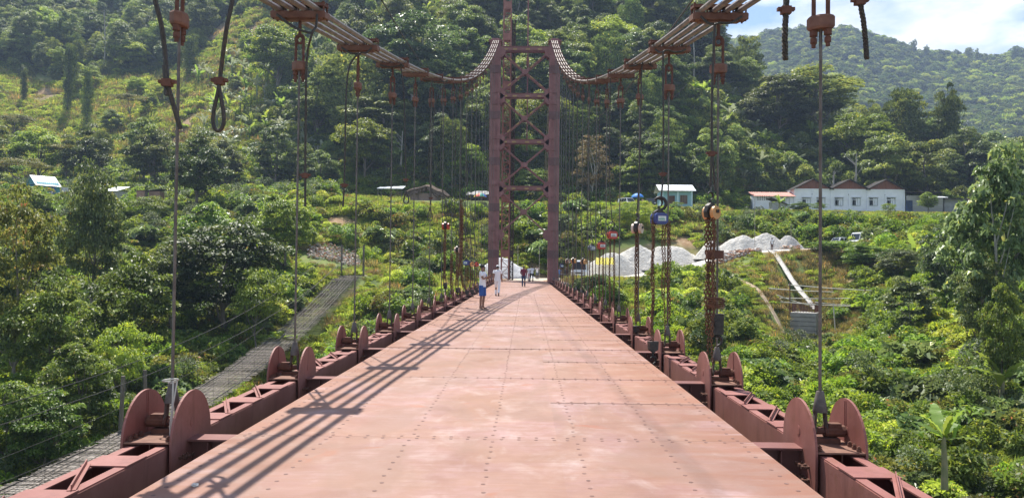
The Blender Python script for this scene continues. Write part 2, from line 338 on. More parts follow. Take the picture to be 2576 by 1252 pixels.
# ------------------------------------------------------------------ terrain
_lat = np.random.RandomState(3).rand(257, 257)
def vnoise(x, y):
    x = np.asarray(x, float); y = np.asarray(y, float)
    xi = np.floor(x).astype(int); yi = np.floor(y).astype(int); fx = x - xi; fy = y - yi
    fx = fx * fx * (3 - 2 * fx); fy = fy * fy * (3 - 2 * fy)
    g = lambda i, j: _lat[i % 256, j % 256]
    return (g(xi, yi) * (1 - fx) + g(xi + 1, yi) * fx) * (1 - fy) + (g(xi, yi + 1) * (1 - fx) + g(xi + 1, yi + 1) * fx) * fy
def fbm(x, y, o=4):
    s = 0; a = 0.5
    for k in range(o): s = s + a * (vnoise(x * 2 ** k + 17 * k, y * 2 ** k + 31 * k) - 0.5); a *= 0.5
    return s
PROF = {
 -1.10: [(15,-13),(30,-9),(45,-6),(60,-3),(80,2),(100,7),(130,13),(160,17),(200,26),(240,50),(300,95),(400,150),(600,190)],
 -.68: [(15,-13),(30,-9.5),(45,-7),(60,-4),(80,1),(100,6),(118,10),(130,12),(160,16),(200,36),(240,57),(300,92),(400,155),(600,190)],
 -.50: [(15,-13),(30,-10),(45,-8),(60,-6),(80,-1),(100,5),(118,9.5),(130,11.5),(160,16),(200,37),(240,58),(300,95),(400,160),(600,190)],
 -.30: [(15,-13),(30,-11),(45,-9.5),(60,-7),(75,-3),(85,0),(95,3),(105,6),(118,10),(130,12),(150,14),(180,32),(220,58),(270,95),(400,175),(600,200)],
 -.15: [(15,-13),(40,-9.5),(60,-5.5),(75,-1.5),(84,-.2),(96,.5),(107,4.5),(118,10.3),(127,12),(145,13),(170,32),(200,56),(250,97),(400,195),(600,220)],
 0.0:  [(15,-13),(40,-9),(60,-5.5),(78,-1.2),(83,-.2),(99,0),(106,3),(117,9.3),(127,11.6),(150,13.5),(170,33),(200,58),(250,102),(400,200),(600,230)],
 .15:  [(15,-13),(40,-8.5),(60,-5.2),(80,-1.5),(88,-.6),(94,-.1),(102,.3),(107,4),(118,9.2),(126,10.6),(140,12.1),(152,13),(172,33),(200,56),(250,98),(400,190),(600,200)],
 .22:  [(15,-13),(40,-8),(60,-5),(78,-1.8),(88,.1),(103,1.9),(108,4.5),(118,8.6),(126,10.4),(140,12.1),(152,13),(172,30),(200,50),(240,72),(300,90),(400,90),(600,60)],
 .30:  [(15,-12),(30,-8.5),(45,-7),(60,-4.8),(75,-3),(85,0),(94,3.4),(105,4.1),(112,7.2),(124,10.2),(140,11.9),(152,12.7),(172,27),(195,42),(220,46),(300,40),(400,35),(600,30)],
 .37:  [(15,-12),(30,-8.5),(45,-8),(60,-7.4),(76,-6.4),(82,-5),(89,-.8),(95,3.4),(105,4.1),(113,7),(124,10.1),(140,11.9),(152,12.7),(172,24),(190,36),(220,38),(300,30),(400,20),(600,20)],
 .45:  [(15,-12),(30,-8),(45,-7),(60,-5),(75,-3.5),(90,1.5),(105,5),(124,10),(140,11.9),(155,12.7),(172,21),(195,31),(220,30),(300,20),(400,15),(600,15)],
 .65:  [(15,-11),(30,-7.5),(45,-5),(60,-2.5),(80,2),(100,6),(124,10),(140,11.9),(155,12.7),(172,15),(200,17),(300,15),(600,15)],
 1.10: [(15,-10),(30,-6),(45,-3),(60,0),(80,4),(100,8),(130,13),(155,14),(200,18),(300,18),(600,18)],
}
_ak = sorted(PROF)
ROADP = [(0, 83, -.06), (0, 92, -.03), (1.2, 96.5, .02), (5, 99.5, .05), (12, 101, .2), (20, 101, 1.5), (27, 101, 3.4), (33, 101.5, 4.0), (38, 102.5, 4.3)]
def seg_dist(X, Y, P):
    best = np.full(X.shape, 1e9); zz = np.zeros(X.shape)
    for a, b in zip(P[:-1], P[1:]):
        dx, dy = b[0] - a[0], b[1] - a[1]; t = np.clip(((X - a[0]) * dx + (Y - a[1]) * dy) / (dx * dx + dy * dy), 0, 1)
        d = np.hypot(X - a[0] - t * dx, Y - a[1] - t * dy); z = a[2] + t * (b[2] - a[2]) if len(a) > 2 else 0 * t
        m = d < best; best = np.where(m, d, best); zz = np.where(m, z, zz)
    return best, zz
PADS = [(41, 82, 145, 162, 12.5, 4), (22, 32, 131, 138, 12.0, 3), (14, 23, 136, 145, 12.3, 3), (-26, -5, 120.5, 130, 11.75, 3)]
def terrain(X, Y):
    X = np.atleast_1d(np.asarray(X, float)); Y = np.atleast_1d(np.asarray(Y, float))
    Yc = np.maximum(Y, 8.0); a = np.clip(X / Yc, _ak[0], _ak[-1])
    zs = np.stack([np.interp(Yc, [p[0] for p in PROF[k]], [p[1] for p in PROF[k]]) for k in _ak])
    i = np.clip(np.searchsorted(_ak, a) - 1, 0, len(_ak) - 2); ak = np.array(_ak)
    t = (a - ak[i]) / (ak[i + 1] - ak[i]); t = t * t * (3 - 2 * t); ix = np.arange(len(a))
    z = zs[i, ix] * (1 - t) + zs[i + 1, ix] * t
    amp = np.interp(Y, [20, 60, 110, 160, 260], [1.2, 1.5, 1.2, 2.5, 14])
    z = z + amp * fbm(X / np.interp(Y, [60, 150, 300], [9, 20, 60]), Y / np.interp(Y, [60, 150, 300], [9, 20, 60])) * 1.6
    z = np.where(Y < 20, np.minimum(z, -12 - (20 - Y) * 0.25), z)
    z = np.maximum(z, -16)
    # pads and road
    for x0, x1, y0, y1, pz, f in PADS:
        d = np.hypot(np.maximum(np.maximum(x0 - X, X - x1), 0), np.maximum(np.maximum(y0 - Y, Y - y1), 0)); w = np.clip(1 - d / f, 0, 1); w = w * w * (3 - 2 * w)
        z = z * (1 - w) + pz * w
    d, rz = seg_dist(X, Y, ROADP); w = np.clip(1 - (d - 3.6) / 3.0, 0, 1); w = w * w * (3 - 2 * w); z = z * (1 - w) + (rz - 0.05) * w
    d = np.hypot(X + 18.0, Y - 84.5); w = np.clip(1 - (d - 2) / 4, 0, 1); z = z * (1 - w) + 0.35 * w
    return z
def terr(x, y): return float(terrain([x], [y])[0])

def grid_mesh(name, xs, ys, zf, m):
    X, Y = np.meshgrid(xs, ys); Z = zf(X.ravel(), Y.ravel()); nx, ny = len(xs), len(ys)
    v = np.stack([X.ravel(), Y.ravel(), Z], 1)
    i = (np.arange(ny - 1)[:, None] * nx + np.arange(nx - 1)[None, :]).ravel()
    f = np.stack([i, i + 1, i + 1 + nx, i + nx], 1)
    me = bpy.data.meshes.new(name); me.from_pydata(v.tolist(), [], f.tolist()); me.materials.append(m)
    me.polygons.foreach_set('use_smooth', [True] * len(me.polygons)); me.update(); return me

def ground_mat():
    m = mat('ground', (0.12, 0.14, 0.05), rough=0.95, spec=0.2); N, L, b = nodes_of(m)
    g = N.new('ShaderNodeNewGeometry')
    def nz(sc, det=6):
        n = N.new('ShaderNodeTexNoise'); n.inputs['Scale'].default_value = sc; n.inputs['Detail'].default_value = det; L.new(g.outputs['Position'], n.inputs['Vector']); return n
    a = N.new('ShaderNodeValToRGB'); e = a.color_ramp.elements
    e[0].position = 0.38; e[0].color = lin(0.07, 0.10, 0.03); e[1].position = 0.56; e[1].color = lin(0.17, 0.21, 0.06)
    x = e.new(0.70); x.color = lin(0.25, 0.20, 0.11)
    L.new(nz(0.35, 9).outputs['Fac'], a.inputs[0])
    at_ = N.new('ShaderNodeAttribute'); at_.attribute_name = 'soil'
    mx = N.new('ShaderNodeMix'); mx.data_type = 'RGBA'; L.new(at_.outputs['Fac'], mx.inputs[0]); L.new(a.outputs[0], mx.inputs[6])
    s = N.new('ShaderNodeValToRGB'); s.color_ramp.elements[0].position = .35; s.color_ramp.elements[0].color = lin(0.24, 0.14, 0.075); s.color_ramp.elements[1].position = .65; s.color_ramp.elements[1].color = lin(0.38, 0.27, 0.17)
    L.new(nz(1.2).outputs['Fac'], s.inputs[0]); L.new(s.outputs[0], mx.inputs[7]); L.new(mx.outputs[2], b.inputs['Base Color'])
    return m
groundm = ground_mat()
# bare soil spots: (x, y, radius)
def pt(px, py, Y): return tuple(at(px, py, Y))
SOIL = []
for px, Y, r in ((488, 205, 7), (470, 196, 5), (415, 183, 6), (430, 190, 5), (540, 262, 8), (170, 240, 8), (90, 236, 6), (860, 107, 4.5), (840, 111, 4), (1160, 101, 2.5),
                 (700, 96, 3), (1830, 108, 3), (1760, 112, 3), (1640, 140, 4), (2170, 88, 3), (2230, 110, 2.5), (1350, 103, 2), (1090, 86, 2.2), (1720, 110, 3.5), (330, 232, 5), (620, 250, 6)):
    p = at(px, 600, Y); SOIL.append((p.x, Y, r))
def soil_w(X, Y):
    w = np.zeros(X.shape)
    wob = 1 + 1.4 * fbm(X / 3.0, Y / 3.0)
    for sx, sy, r in SOIL:
        asp = 1.0 if sy < 150 else 2.2
        d = np.hypot(X - sx, (Y - sy) / asp) * wob; w = np.maximum(w, np.clip(1.6 * (1 - d / r), 0, 1))
    d, _ = seg_dist(X, Y, ROADP); w = np.maximum(w, np.clip(1 - (d - 4.2) / 2.0, 0, 1))
    return w
ys = np.concatenate([np.arange(-60, 16, 6), np.arange(16, 150, 1.25), np.arange(150, 260, 2.5), np.arange(260, 620, 9)])
xs = np.concatenate([-np.arange(130, 720, 22)[::-1], np.arange(-125, -60, 3.5), np.arange(-60, 62, 1.25), np.arange(62, 126, 3.5), np.arange(130, 720, 22)])
gm = grid_mesh('ground', xs, ys, terrain, groundm)
_X, _Y = np.meshgrid(xs, ys); at_s = gm.attributes.new('soil', 'FLOAT', 'POINT'); at_s.data.foreach_set('value', soil_w(_X.ravel(), _Y.ravel()))
put('ground', gm, kind='structure')

farm = mat('far_ground', (0.035, 0.065, 0.02), (0.06, 0.10, 0.03), scale=0.05, rough=1.0)
def far_z(X, Y):
    a = X / Y
    ridge = np.interp(a, [-.2, .0, .1, .22, .30, .36, .42, .47, .52, .58, .64, .70, .9], [190, 215, 236, 256, 266, 276, 276, 266, 250, 246, 252, 246, 230])
    t = np.interp(Y, [400, 470, 560, 700, 820, 900, 1000, 1400], [0.0, .05, .27, .55, .80, 1.0, .95, .5])
    z = 12 + (ridge - 12) * t + 40 * fbm(X / 110, Y / 110) * np.interp(Y, [400, 600, 880], [0.3, 1, .35])
    return z
fxs = np.arange(-100, 1320, 12.0); fys = np.arange(430, 1300, 12.0)
put('far_hills', grid_mesh('far_hills', fxs, fys, far_z, farm), kind='structure')
# river far below the deck
wm = mat('river_water', (0.05, 0.09, 0.08), rough=0.12, bump=0.03, bscale=0.8, spec=0.5)
b = MB(); b.add([(-700, -60, -13.6), (700, -60, -13.6), (700, 24, -13.6), (-700, 24, -13.6)], [(0, 1, 2, 3)]); b.build('river', wm, kind='structure')

def drape(name, P, w, m, lift=0.06, kind='structure', seg=1.0, wob=0.3):
    pts = [Vector((p[0], p[1], 0)) for p in P]; out = []
    for a, c in zip(pts[:-1], pts[1:]):
        n = max(1, int((c - a).length / seg))
        out += [a.lerp(c, i / n) for i in range(n)]
    out.append(pts[-1]); vs = []; K = 7
    for i, p in enumerate(out):
        t = (out[min(i + 1, len(out) - 1)] - out[max(i - 1, 0)]).normalized(); nrm = Vector((-t.y, t.x, 0))
        ww = w * (1 + wob * (vnoise([p.x * .4 + 9], [p.y * .4])[0] - .5))
        for k in range(K):
            q = p + nrm * ww * (k / (K - 1) - .5); vs.append((q.x, q.y, terr(q.x, q.y) + lift * (1 if 0 < k < K - 1 else -0.5)))
    fs = [(i * K + k, i * K + k + 1, (i + 1) * K + k + 1, (i + 1) * K + k) for i in range(len(out) - 1) for k in range(K - 1)]
    me = bpy.data.meshes.new(name); me.from_pydata(vs, [], fs); me.materials.append(m); me.update()
    return put(name, me, kind=kind)
roadm = mat('sandy_road', (0.42, 0.35, 0.26), (0.54, 0.48, 0.39), (0.36, 0.31, 0.19), scale=0.9, rough=0.95, bump=0.02, bscale=8)
pathm = mat('dirt_path', (0.34, 0.25, 0.16), (0.48, 0.38, 0.27), scale=1.5, rough=0.95)
drape('road', ROADP, 5.4, roadm, wob=0.1)
PATHS = [[(-17.5, 84.5), (-13, 85.2), (-9, 85.5), (-4.5, 86)], [at(1790, 690, 89)[:2], at(1850, 703, 87)[:2], at(1900, 730, 84)[:2], at(1945, 765, 80)[:2], at(1985, 800, 76)[:2]]]
for P in PATHS: drape('dirt_path', P, 0.9, pathm, lift=0.08)
pale = mat('pale_gravel', (0.46, 0.43, 0.385), (0.60, 0.57, 0.52), scale=1.2, rough=0.95, bump=0.05, bscale=6)
drape('gravel_yard', [(7.0, 95.6), (12, 96.2), (17, 97.6), (22, 99.2), (28, 100.3), (34, 101)], 7.5, pale, lift=0.12, wob=.2)
# ------------------------------------------------------------------ the suspension bridge
Y0, BAY, NB = 7.5, 4.0, 19           # first cross beam, bay length, bays up to the tower
def cab_z(y): return 5.5 + .108 * (y - 11.5) + .0019 * (y * y - 132.25)
HX = 3.15
# --- deck
deck = thing('bridge_deck', 'riveted deck of worn pink steel plates between the two girders of the suspension bridge', 'bridge deck', (0, 0, 0))
gap = 0.03
pm = {}
def plate_mesh(key, x0, x1, L, t=0.014):
    if key in pm: return pm[key]
    b = MB(); b.box(((x0 + x1) / 2, L / 2, -t / 2), (x1 - x0, L - gap, t)); pm[key] = b.mesh('deck_plate', deckm); return pm[key]
# bolt: flat countersunk head with a slot ring
bb = MB(); bb.tube([(0, 0, -.002), (0, 0, .0022)], .0175, 10); bolt_me = bb.mesh('rivet', boltm)
bb = MB(); bb.tube([(0, 0, -.002), (0, 0, .0025)], .017, 6); bolt_lo = bb
rows = (-2.36, -1.6, -.8, 0.0, .8, 1.6, 2.36)
def bay_bolts(y0, x0, x1, ya, yb):
    out = []
    for x in rows:
        if x0 < x < x1:
            y = ya + 0.16
            while y < yb - 0.08: out.append((x + rng.uniform(-.012, .012), y + rng.uniform(-.012, .012))); y += 0.205
    for yy in (ya + .06, yb - .06):
        x = x0 + .1
        while x < x1 - .02: out.append((x + rng.uniform(-.008, .008), yy)); x += 0.166
    return out
nb_ind = 0
KS = list(range(-7, NB))
plates = []
for k in KS:
    ya = Y0 + BAY * k
    z = rng.uniform(-.004, .004)
    split = [(-2.5, .62, 0, BAY, 'L'), (.62, 2.5, 0, 2, 'R1'), (.62, 2.5, 2, BAY, 'R2')] if k < 3 else [(-2.5, 2.5, 0, 2, 'H1'), (-2.5, 2.5, 2, BAY, 'H2')]
    for (x0, x1, a, c, key) in split:
        p = put('deck_plate', plate_mesh(key, x0, x1, c - a), deck, (0, ya + a, z + rng.uniform(-.001, .001)), rot=(rng.uniform(-.0006, .0006), rng.uniform(-.001, .001), 0))
        plates.append((p, x0, x1, ya + a, ya + c))
far = MB()
cand = []
for (p, x0, x1, ya, yb) in plates:
    if yb < 5.0 or ya > 44: continue
    for (x, y) in bay_bolts(ya, x0, x1, ya, yb):
        if y > 5.2: cand.append((y, x, p))
    if key == 'F': pass
cand.sort(key=lambda c: c[0])
far_by = {}
for i, (y, x, p) in enumerate(cand):
    if i < 298: put('rivet', bolt_me, p, (x, y - p.location.y, 0))
    else: far_by.setdefault(p.name, (p, MB()))[1].add([(v[0] + x, v[1] + y - p.location.y, v[2]) for v in bolt_lo.v], bolt_lo.f)
allb = MB()
for p, mb in far_by.values(): allb.add([(v[0], v[1] + p.location.y, v[2] + p.location.z) for v in mb.v], mb.f)
allb.build('rivets', boltm, deck, kind='stuff')
# mid-bay floor strips seen as cover seams are the plates' own joints; stringers and cross beams below
b = MB(); b.box((0, 0, -.035), (5.96, .24, .02)); b.box((0, 0, -.34), (5.96, .016, .58)); b.box((0, 0, -.64), (5.96, .22, .02))
for sx in (-2.75, 2.75, -1.5, 1.5, 0): b.box((sx, 0, -.34), (.012, .2, .56))
cb = b.mesh('cross_beam', primer_dark)
b = MB(); b.box((0, 0, -.021), (5.96, .30, .012)); cf = b.mesh('cover_plate', rust_light)
for k in range(-7, NB + 1):
    o = put('cross_beam', cb, deck, (0, Y0 + BAY * k, -.0))
b = MB()
for x in (-2.0, -1.2, -.4, .4, 1.2, 2.0): b.box((x, BAY / 2, -.19), (.12, BAY - .26, .28))
st = b.mesh('stringer', primer_dark)
for k in KS: put('stringer', st, deck, (0, Y0 + BAY * k, 0))
b = MB()
for (px, py, Y) in ((490, 1238, 5.9), (1220, 948, 11.8)):
    pass
def stone_mesh(seed, r=(.03, .024, .016)):
    b = MB(); b.ell((0, 0, r[2] * .8), r, 8, 6); rs = random.Random(seed)
    b.v = [tuple(c * rs.uniform(.8, 1.15) for c in v) for v in b.v]; return b
p = at(490, 1240, 5.75); stone_mesh(1).build('stone', mat('palestone', (.6, .58, .54), rough=.9), loc=(p.x, p.y, .0), label='small white stone lying alone at the near left edge of the pink deck', cat='stone')

# --- stiffening girders
GI, GO = 3.0, 3.37      # inner and outer faces
def girder(side):
    s = -1 if side < 0 else 1
    g = thing('stiffening_girder', f"long red box girder with open laced top along the {'left' if s < 0 else 'right'} edge of the deck", 'girder', (0, 0, 0), group='box girders along the deck')
    xi, xo = s * GI, s * GO; xm = (xi + xo) / 2; w = abs(xo - xi)
    me = {}
    b = MB(); b.box((xi, BAY / 2, -.36), (.014, BAY - .02, .64)); b.box((xi + s * .045, BAY / 2, -.033), (.09, BAY - .02, .014)); b.box((xi + s * .045, BAY / 2, -.68), (.09, BAY - .02, .014)); me['side_plate'] = b.mesh('side_plate', primer)
    b = MB(); b.box((xo, BAY / 2, -.36), (.014, BAY - .02, .64)); b.box((xo - s * .045, BAY / 2, -.033), (.09, BAY - .02, .014)); b.box((xo - s * .045, BAY / 2, -.68), (.09, BAY - .02, .014)); me['outer_plate'] = b.mesh('side_plate', primer)
    b = MB(); b.box((0, 0, 0), (w + .02, .34, .012)); me['batten'] = b.mesh('batten_plate', primer)
    for k in range(-7, NB):
        y = Y0 + BAY * k
        put('side_plate', me['side_plate'], g, (0, y, 0)); put('side_plate', me['outer_plate'], g, (0, y, 0))
        # two laced panels with battens, short openings at the nodes
        for yy in (.98, 2.0, 3.02): put('batten_plate', me['batten'], g, (xm, y + yy, -.0195), rot=(0, 0, rng.uniform(-.01, .01)))
        for j, (ya, yb) in enumerate(((1.16, 1.82), (2.18, 2.84))):
            kk = 'lace%d' % j
            if kk not in me:
                b = MB(); b.bar((s * (GI + .03), ya - .04, -.012), (s * (GO - .03), yb + .04, -.012), .06, .01)
                b.bar((s * (GI + .03) , ya - .04, .012), (s * (GO - .03), yb + .04, .012), .008, .04); me[kk] = b.mesh('lacing_bar', primer)
            put('lacing_bar', me[kk], g, (0, y, 0))
    b = MB(); b.box((xm, Y0 + BAY * 6, -.69), (w * .5, BAY * 26, .01)); 
    for k in range(-7, NB):
        for yy in (1, 3): b.box((xm, Y0 + BAY * k + yy, -.36), (w - .03, .01, .6))
    b.build('diaphragm', primer_dark, g)
    return g
girder(-1); girder(1)

# --- node brackets
def semi(y0, ztop, r, zb, n=22):
    return [(y0 + r * math.cos(PI * i / n), zb + (ztop - zb) * math.sin(PI * i / n)) for i in range(n + 1)]
BR = {}
def bracket(side, k, idx):
    s = side; y = Y0 + BAY * k
    nm = 'left' if s < 0 else 'right'
    lab = f"red bracket discs at the foot of the {ORD[idx]} {nm} hanger from the camera"
    t = thing('hanger_bracket', lab, 'bracket', (s * HX, y, 0), group='disc brackets along the girders')
    xi, xo = s * (2.955 - HX), s * (3.41 - HX)
    if (s, 'disc') not in BR:
        def disc(x, low):
            o = semi(0, .43, .44, -.02) + ([(-.44, -.03), (-.42, -.68), (-.12, -.68), (.1, -.1)] if low else [(-.44, -.06), (.44, -.06)])
            b = MB(); b.prism(o, x - .011, x + .011, 'x')
            sg = 1 if x > 0 else -1
            b.box((x - sg * s * 0, -.0, .2), (.03, .012, .42)) if not low else None
            b.tube([(x - .014, 0, .12), (x + .014, 0, .12)], .05, 16)
            return b
        b = disc(xi, True); b.tube([(xi - s * .016, 0, .12), (xi + s * .01, 0, .12)], .038, 14, 0); BR[(s, 'disc')] = b.mesh('disc_plate', primer)
        b = disc(xo, False); b.box((xo, .03, .18), (.034, .012, .46)); BR[(s, 'disc2')] = b.mesh('disc_plate', primer)
        b = MB(); b.box(((xi + xo) / 2, 0, .003), (abs(xo - xi) - .024, .86, .016)); BR[(s, 'base')] = b.mesh('base_plate', rust_light)
        b = MB(); b.tube([(xi, 0, .12), (xo, 0, .12)], .036, 14); b.tube([(-s * .01 + .045, 0, .12), (xo - s * .03, 0, .12)] if s > 0 else [(xo + .03, 0, .12), (-.035, 0, .12)], .058, 10)
        b.box(((-s * .0 + xo) / 2, 0, .17), (.12, .09, .05)); b.box((xi * .62, 0, .13), (.07, .13, .12))
        b.box((0, 0, .035), (abs(xo - xi) * .72, .17, .05)); BR[(s, 'pin')] = b.mesh('pin_assembly', rust)
        b = MB(); b.tube([(0, 0, 0), (0, 0, .05)], .012, 6); b.tube([(0, 0, .004), (0, 0, .026)], .023, 6); b.tube([(0, 0, .034), (0, 0, .042)], .02, 6); BR['bolt'] = b.mesh('bolt', rust)
        b = MB()
        for zz in (-.16, -.28, -.40, -.52):
            for yy in (-.12, -.2, -.28):
                b.tube([(xi - s * .085, yy, zz), (xi - s * .012, yy, zz)], .008, 6)
                b.tube([(xi - s * .085, yy, zz), (xi - s * .065, yy, zz)], .018, 6); b.tube([(xi - s * .03, yy, zz), (xi - s * .012, yy, zz)], .018, 6)
        BR[(s, 'bolts')] = b.mesh('splice_bolts', rust)
    put('disc_plate', BR[(s, 'disc')], t); put('disc_plate', BR[(s, 'disc2')], t); put('base_plate', BR[(s, 'base')], t)
    put('pin_assembly', BR[(s, 'pin')], t); put('splice_bolts', BR[(s, 'bolts')], t, kind='stuff')
    if k < 7:
        for xx in (xi + s * .05, xo - s * .05):
            for yy in (-.38, -.28, -.18, .2, .3): put('bolt', BR['bolt'], t, (xx, yy, .011))
    return t
for s in (-1, 1):
    for k in range(-1, NB): bracket(s, k, k + 1)

# --- main cables: four strands a side
SX = [-.285, -.095, .095, .285]
saddle_z = 26.15
def strand_pts(x, s):
    P = []
    y = -46.0
    while y < 79: P.append((x, y, cab_z(y))); y += 1.6
    for yy in (79, 80.5, 82, 83): P.append((x, yy, min(cab_z(yy), saddle_z + .1)))
    P.append((x, 83.6, saddle_z + .16)); P.append((x, 84.2, saddle_z + .05))
    for i in range(1, 9): P.append((x * (1 + .02 * i), 84.2 + i * 6.0, saddle_z - i * 2.9))
    return P
for s in (-1, 1):
    mc = thing('main_cable', f"four parallel grey strands of the {'left' if s < 0 else 'right'} main cable running up to the tower", 'main cable', (s * HX, 0, 0), group='main cables of the bridge')
    if s < 0:
        strand_me = []
        for x in SX:
            b = MB(); b.tube(strand_pts(x, s), .043, 8); strand_me.append(b.mesh('strand', strandm, True))
    for me in strand_me: put('strand', me, mc)

# --- hangers
HM = {}
def hanger(s, k, idx):
    y = Y0 + BAY * k; zc = cab_z(y); nm = 'left' if s < 0 else 'right'
    slope = .108 + .0038 * y; rot = Euler((math.atan(slope), 0, 0))
    t = thing('hanger', f"{ORD[idx]} hanger rod from the camera on the {nm} cable, with rusty clamp", 'hanger', (s * HX, y, 0), group='rod hangers below the main cables')
    if 'clamp' not in HM:
        b = MB(); b.box((0, 0, -.085), (.82, .30, .085)); b.box((0, .0, -.14), (.60, .16, .04))
        for sy in (-.13, .13): b.box((0, sy, -.045), (.80, .03, .03))
        HM['clamp'] = b.mesh('lower_clamp', rust_light)
        b = MB(); b.box((0, 0, .062), (.80, .26, .03)); b.box((0, 0, .09), (.74, .07, .04)); HM['clampt'] = b.mesh('upper_clamp', rust)
        b = MB()
        for x in (-.38, -.19, 0, .19, .38):
            for sy in (-.1, .1): b.tube([(x, sy, -.15), (x, sy, .12)], .014, 6); b.tube([(x, sy, .08), (x, sy, .105)], .026, 6)
        HM['clampb'] = b.mesh('clamp_bolts', rust)
        # relative to the cable axis
        b = MB(); b.tube([(0, 0, -.1), (0, 0, -.40)], .024, 8)
        b.tube([(.05 * math.cos(a), 0, -.45 + .055 * math.sin(a)) for a in [i * PI / 8 for i in range(16)]], .02, 6, closed=True); HM['eye'] = b.mesh('eye_rod', rust)
        b = MB(); L = []
        for i in range(9): a = PI * i / 8; L.append((0, .065 * math.cos(a), -.44 + .065 * math.sin(a)))
        L = [(0, .065, -.86)] + L + [(0, -.065, -.86)]; L = [(q[1], q[0], q[2]) for q in L]
        b.tube(L, .021, 8); HM['link'] = b.mesh('shackle', rust)
        b = MB(); b.rings([((0, 0, -.79 - z), rx, ry, None) for z, rx, ry in ((0, .115, .075), (.02, .13, .085), (.11, .13, .085), (.13, .115, .075))], 8)
        HM['block'] = b.mesh('adjuster_block', rust_light)
        b = MB()
        for x in (-.065, .065): b.tube([(x, 0, -.90), (x, 0, -1.09)], .022, 6); b.tube([(x, 0, -.92), (x, 0, -.98)], .04, 6); b.tube([(x, 0, -1.0), (x, 0, -1.05)], .034, 6)
        HM['nuts'] = b.mesh('nuts', rust)
        b = MB(); b.rings([((0, 0, z), r, r, None) for z, r in ((.30, .068), (.31, .070), (.49, .036), (.50, .030))], 16); HM['cone'] = b.mesh('socket', conesteel, True)
        b = MB()
        for x in (-.045, .045): b.rings([((x * (1.35 - .35 * (z - .1) / .2) if z < .28 else x, 0, z), .016, ry, None) for z, ry in ((.30, .045), (.24, .042), (.17, .045), (.12, .062), (.075, .04))], 8)
        HM['fork'] = b.mesh('fork', conesteel)
    for nme in (('lower_clamp', 'clamp'), ('upper_clamp', 'clampt'), ('clamp_bolts', 'clampb')):
        put(nme[0], HM[nme[1]], t, (0, 0, zc), rot, kind='stuff' if nme[1] == 'clampb' else None)
    tw = rng.uniform(-.5, .5) + (1.2 if rng.random() < .25 else 0)
    for nme in (('eye_rod', 'eye'), ('shackle', 'link'), ('adjuster_block', 'block'), ('nuts', 'nuts')):
        put(nme[0], HM[nme[1]], t, (0, 0, zc), (0, 0, tw))
    b = MB(); b.tube([(0, 0, .49), (0, 0, zc - .82)], .0165, 8); b.build('rod', rodsteel, t)
    put('socket', HM['cone'], t); put('fork', HM['fork'], t)
    return t
for s in (-1, 1):
    for k in range(-1, NB): hanger(s, k, k + 1)

# loose wire tied round the first left hanger
p = Vector((-HX, Y0, 0)); b = MB()
wp = [(-.02, -.04, .50), (.05, -.09, .53), (.06, -.12, .3), (.05, -.14, .1), (.07, -.16, -.1), (.09, -.16, -.35), (.13, -.16, -.6)]
b.tube([p + Vector(q) for q in wp], .008, 6); b.tube([p + Vector((q[0] + .03 + .02 * math.sin(i * 2), q[1] - .02, q[2])) for i, q in enumerate(wp)], .007, 6)
b.tube([p + Vector((.075 * math.cos(a) - .02, .06 * math.sin(a), .52 + .02 * math.cos(a + 1))) for a in [i * PI / 7 for i in range(14)]], .008, 6, closed=True)
b.build('tie_wire', mat('pale_wire', (.55, .53, .47), rough=.6), label='pale loose wire tied round the foot of the nearest left hanger', cat='wire')

# --- tower
tw = thing('bridge_tower', 'tall red riveted portal tower with cross bracing at the end of the bridge', 'bridge tower', (0, 83.5, 0))
paint_y = mat('brace_yellow', (.42, .27, .09), (.34, .2, .08), scale=3, rough=.6)
towerm = weathered('tower_red', (.21, .08, .075), (.275, .118, .112), (.15, .06, .042), 1.1, .6)
cxm = 3.22; cw = 1.15; cd = 1.3; TH = 26.0
for s in (-1, 1):
    b = MB()
    for xx in (-.42, .42): b.box((s * cxm + xx, 0, TH / 2 - 1), (.30, cd, TH + 2))
    b.box((s * cxm, .0, TH / 2 - 1), (.60, cd - .18, TH + 2))
    c = b.build('column', towerm, tw)
    # riveted splice bands every 5 m and rivet lines
    for z in (2.9, 7.9, 12.9, 17.9, 22.9):
        b = MB(); b.box((s * cxm, -.0, z), (cw + .04, cd + .04, .85))
        for i in range(8):
            for j in range(4): b.ell((s * cxm - .5 + i * .143, -cd / 2 - .02, z - .33 + j * .22), (.022, .012, .022), 6, 3)
        b.build('splice_plate', mat('tower_band', (.115, .05, .05), (.16, .07, .068), scale=2, rough=.6), c)
    b = MB()
    for z in (5.2, 10.1, 15.1, 20.1): b.box((s * cxm, 0, z + .25), (cw + .08, cd + .06, .05)); b.box((s * cxm, 0, z - 1.0), (cw + .08, cd + .06, .05))
    b.build('stiffener', towerm, c)
    b = MB(); b.box((s * cxm, 0, 26.0), (1.45, 1.5, .18)); b.prism([(-.62, 26.05), (.62, 26.05), (.5, 26.3), (.2, 26.36), (-.2, 26.36), (-.5, 26.3)], s * cxm - .42, s * cxm + .42, 'x'); b.build('saddle', towerm, tw)
xin = cxm - cw / 2
for z in (25.2, 20.1, 15.1, 10.05):
    b = MB()
    for yy in (-.45, .45): b.box((0, yy, z), (2 * xin, .06, .50 if z > 25 else .36)); b.box((0, yy, z + .2), (2 * xin, .2, .03)); b.box((0, yy, z - .2), (2 * xin, .2, .03))
    c = b.build('portal_beam', towerm, tw)
    b = MB()
    for x in (-2.1, -1.1, .3, 1.6): b.box((x, -.5, z - .1), (.42, .012, .2))
    b.build('yellow_plate', paint_y, c)
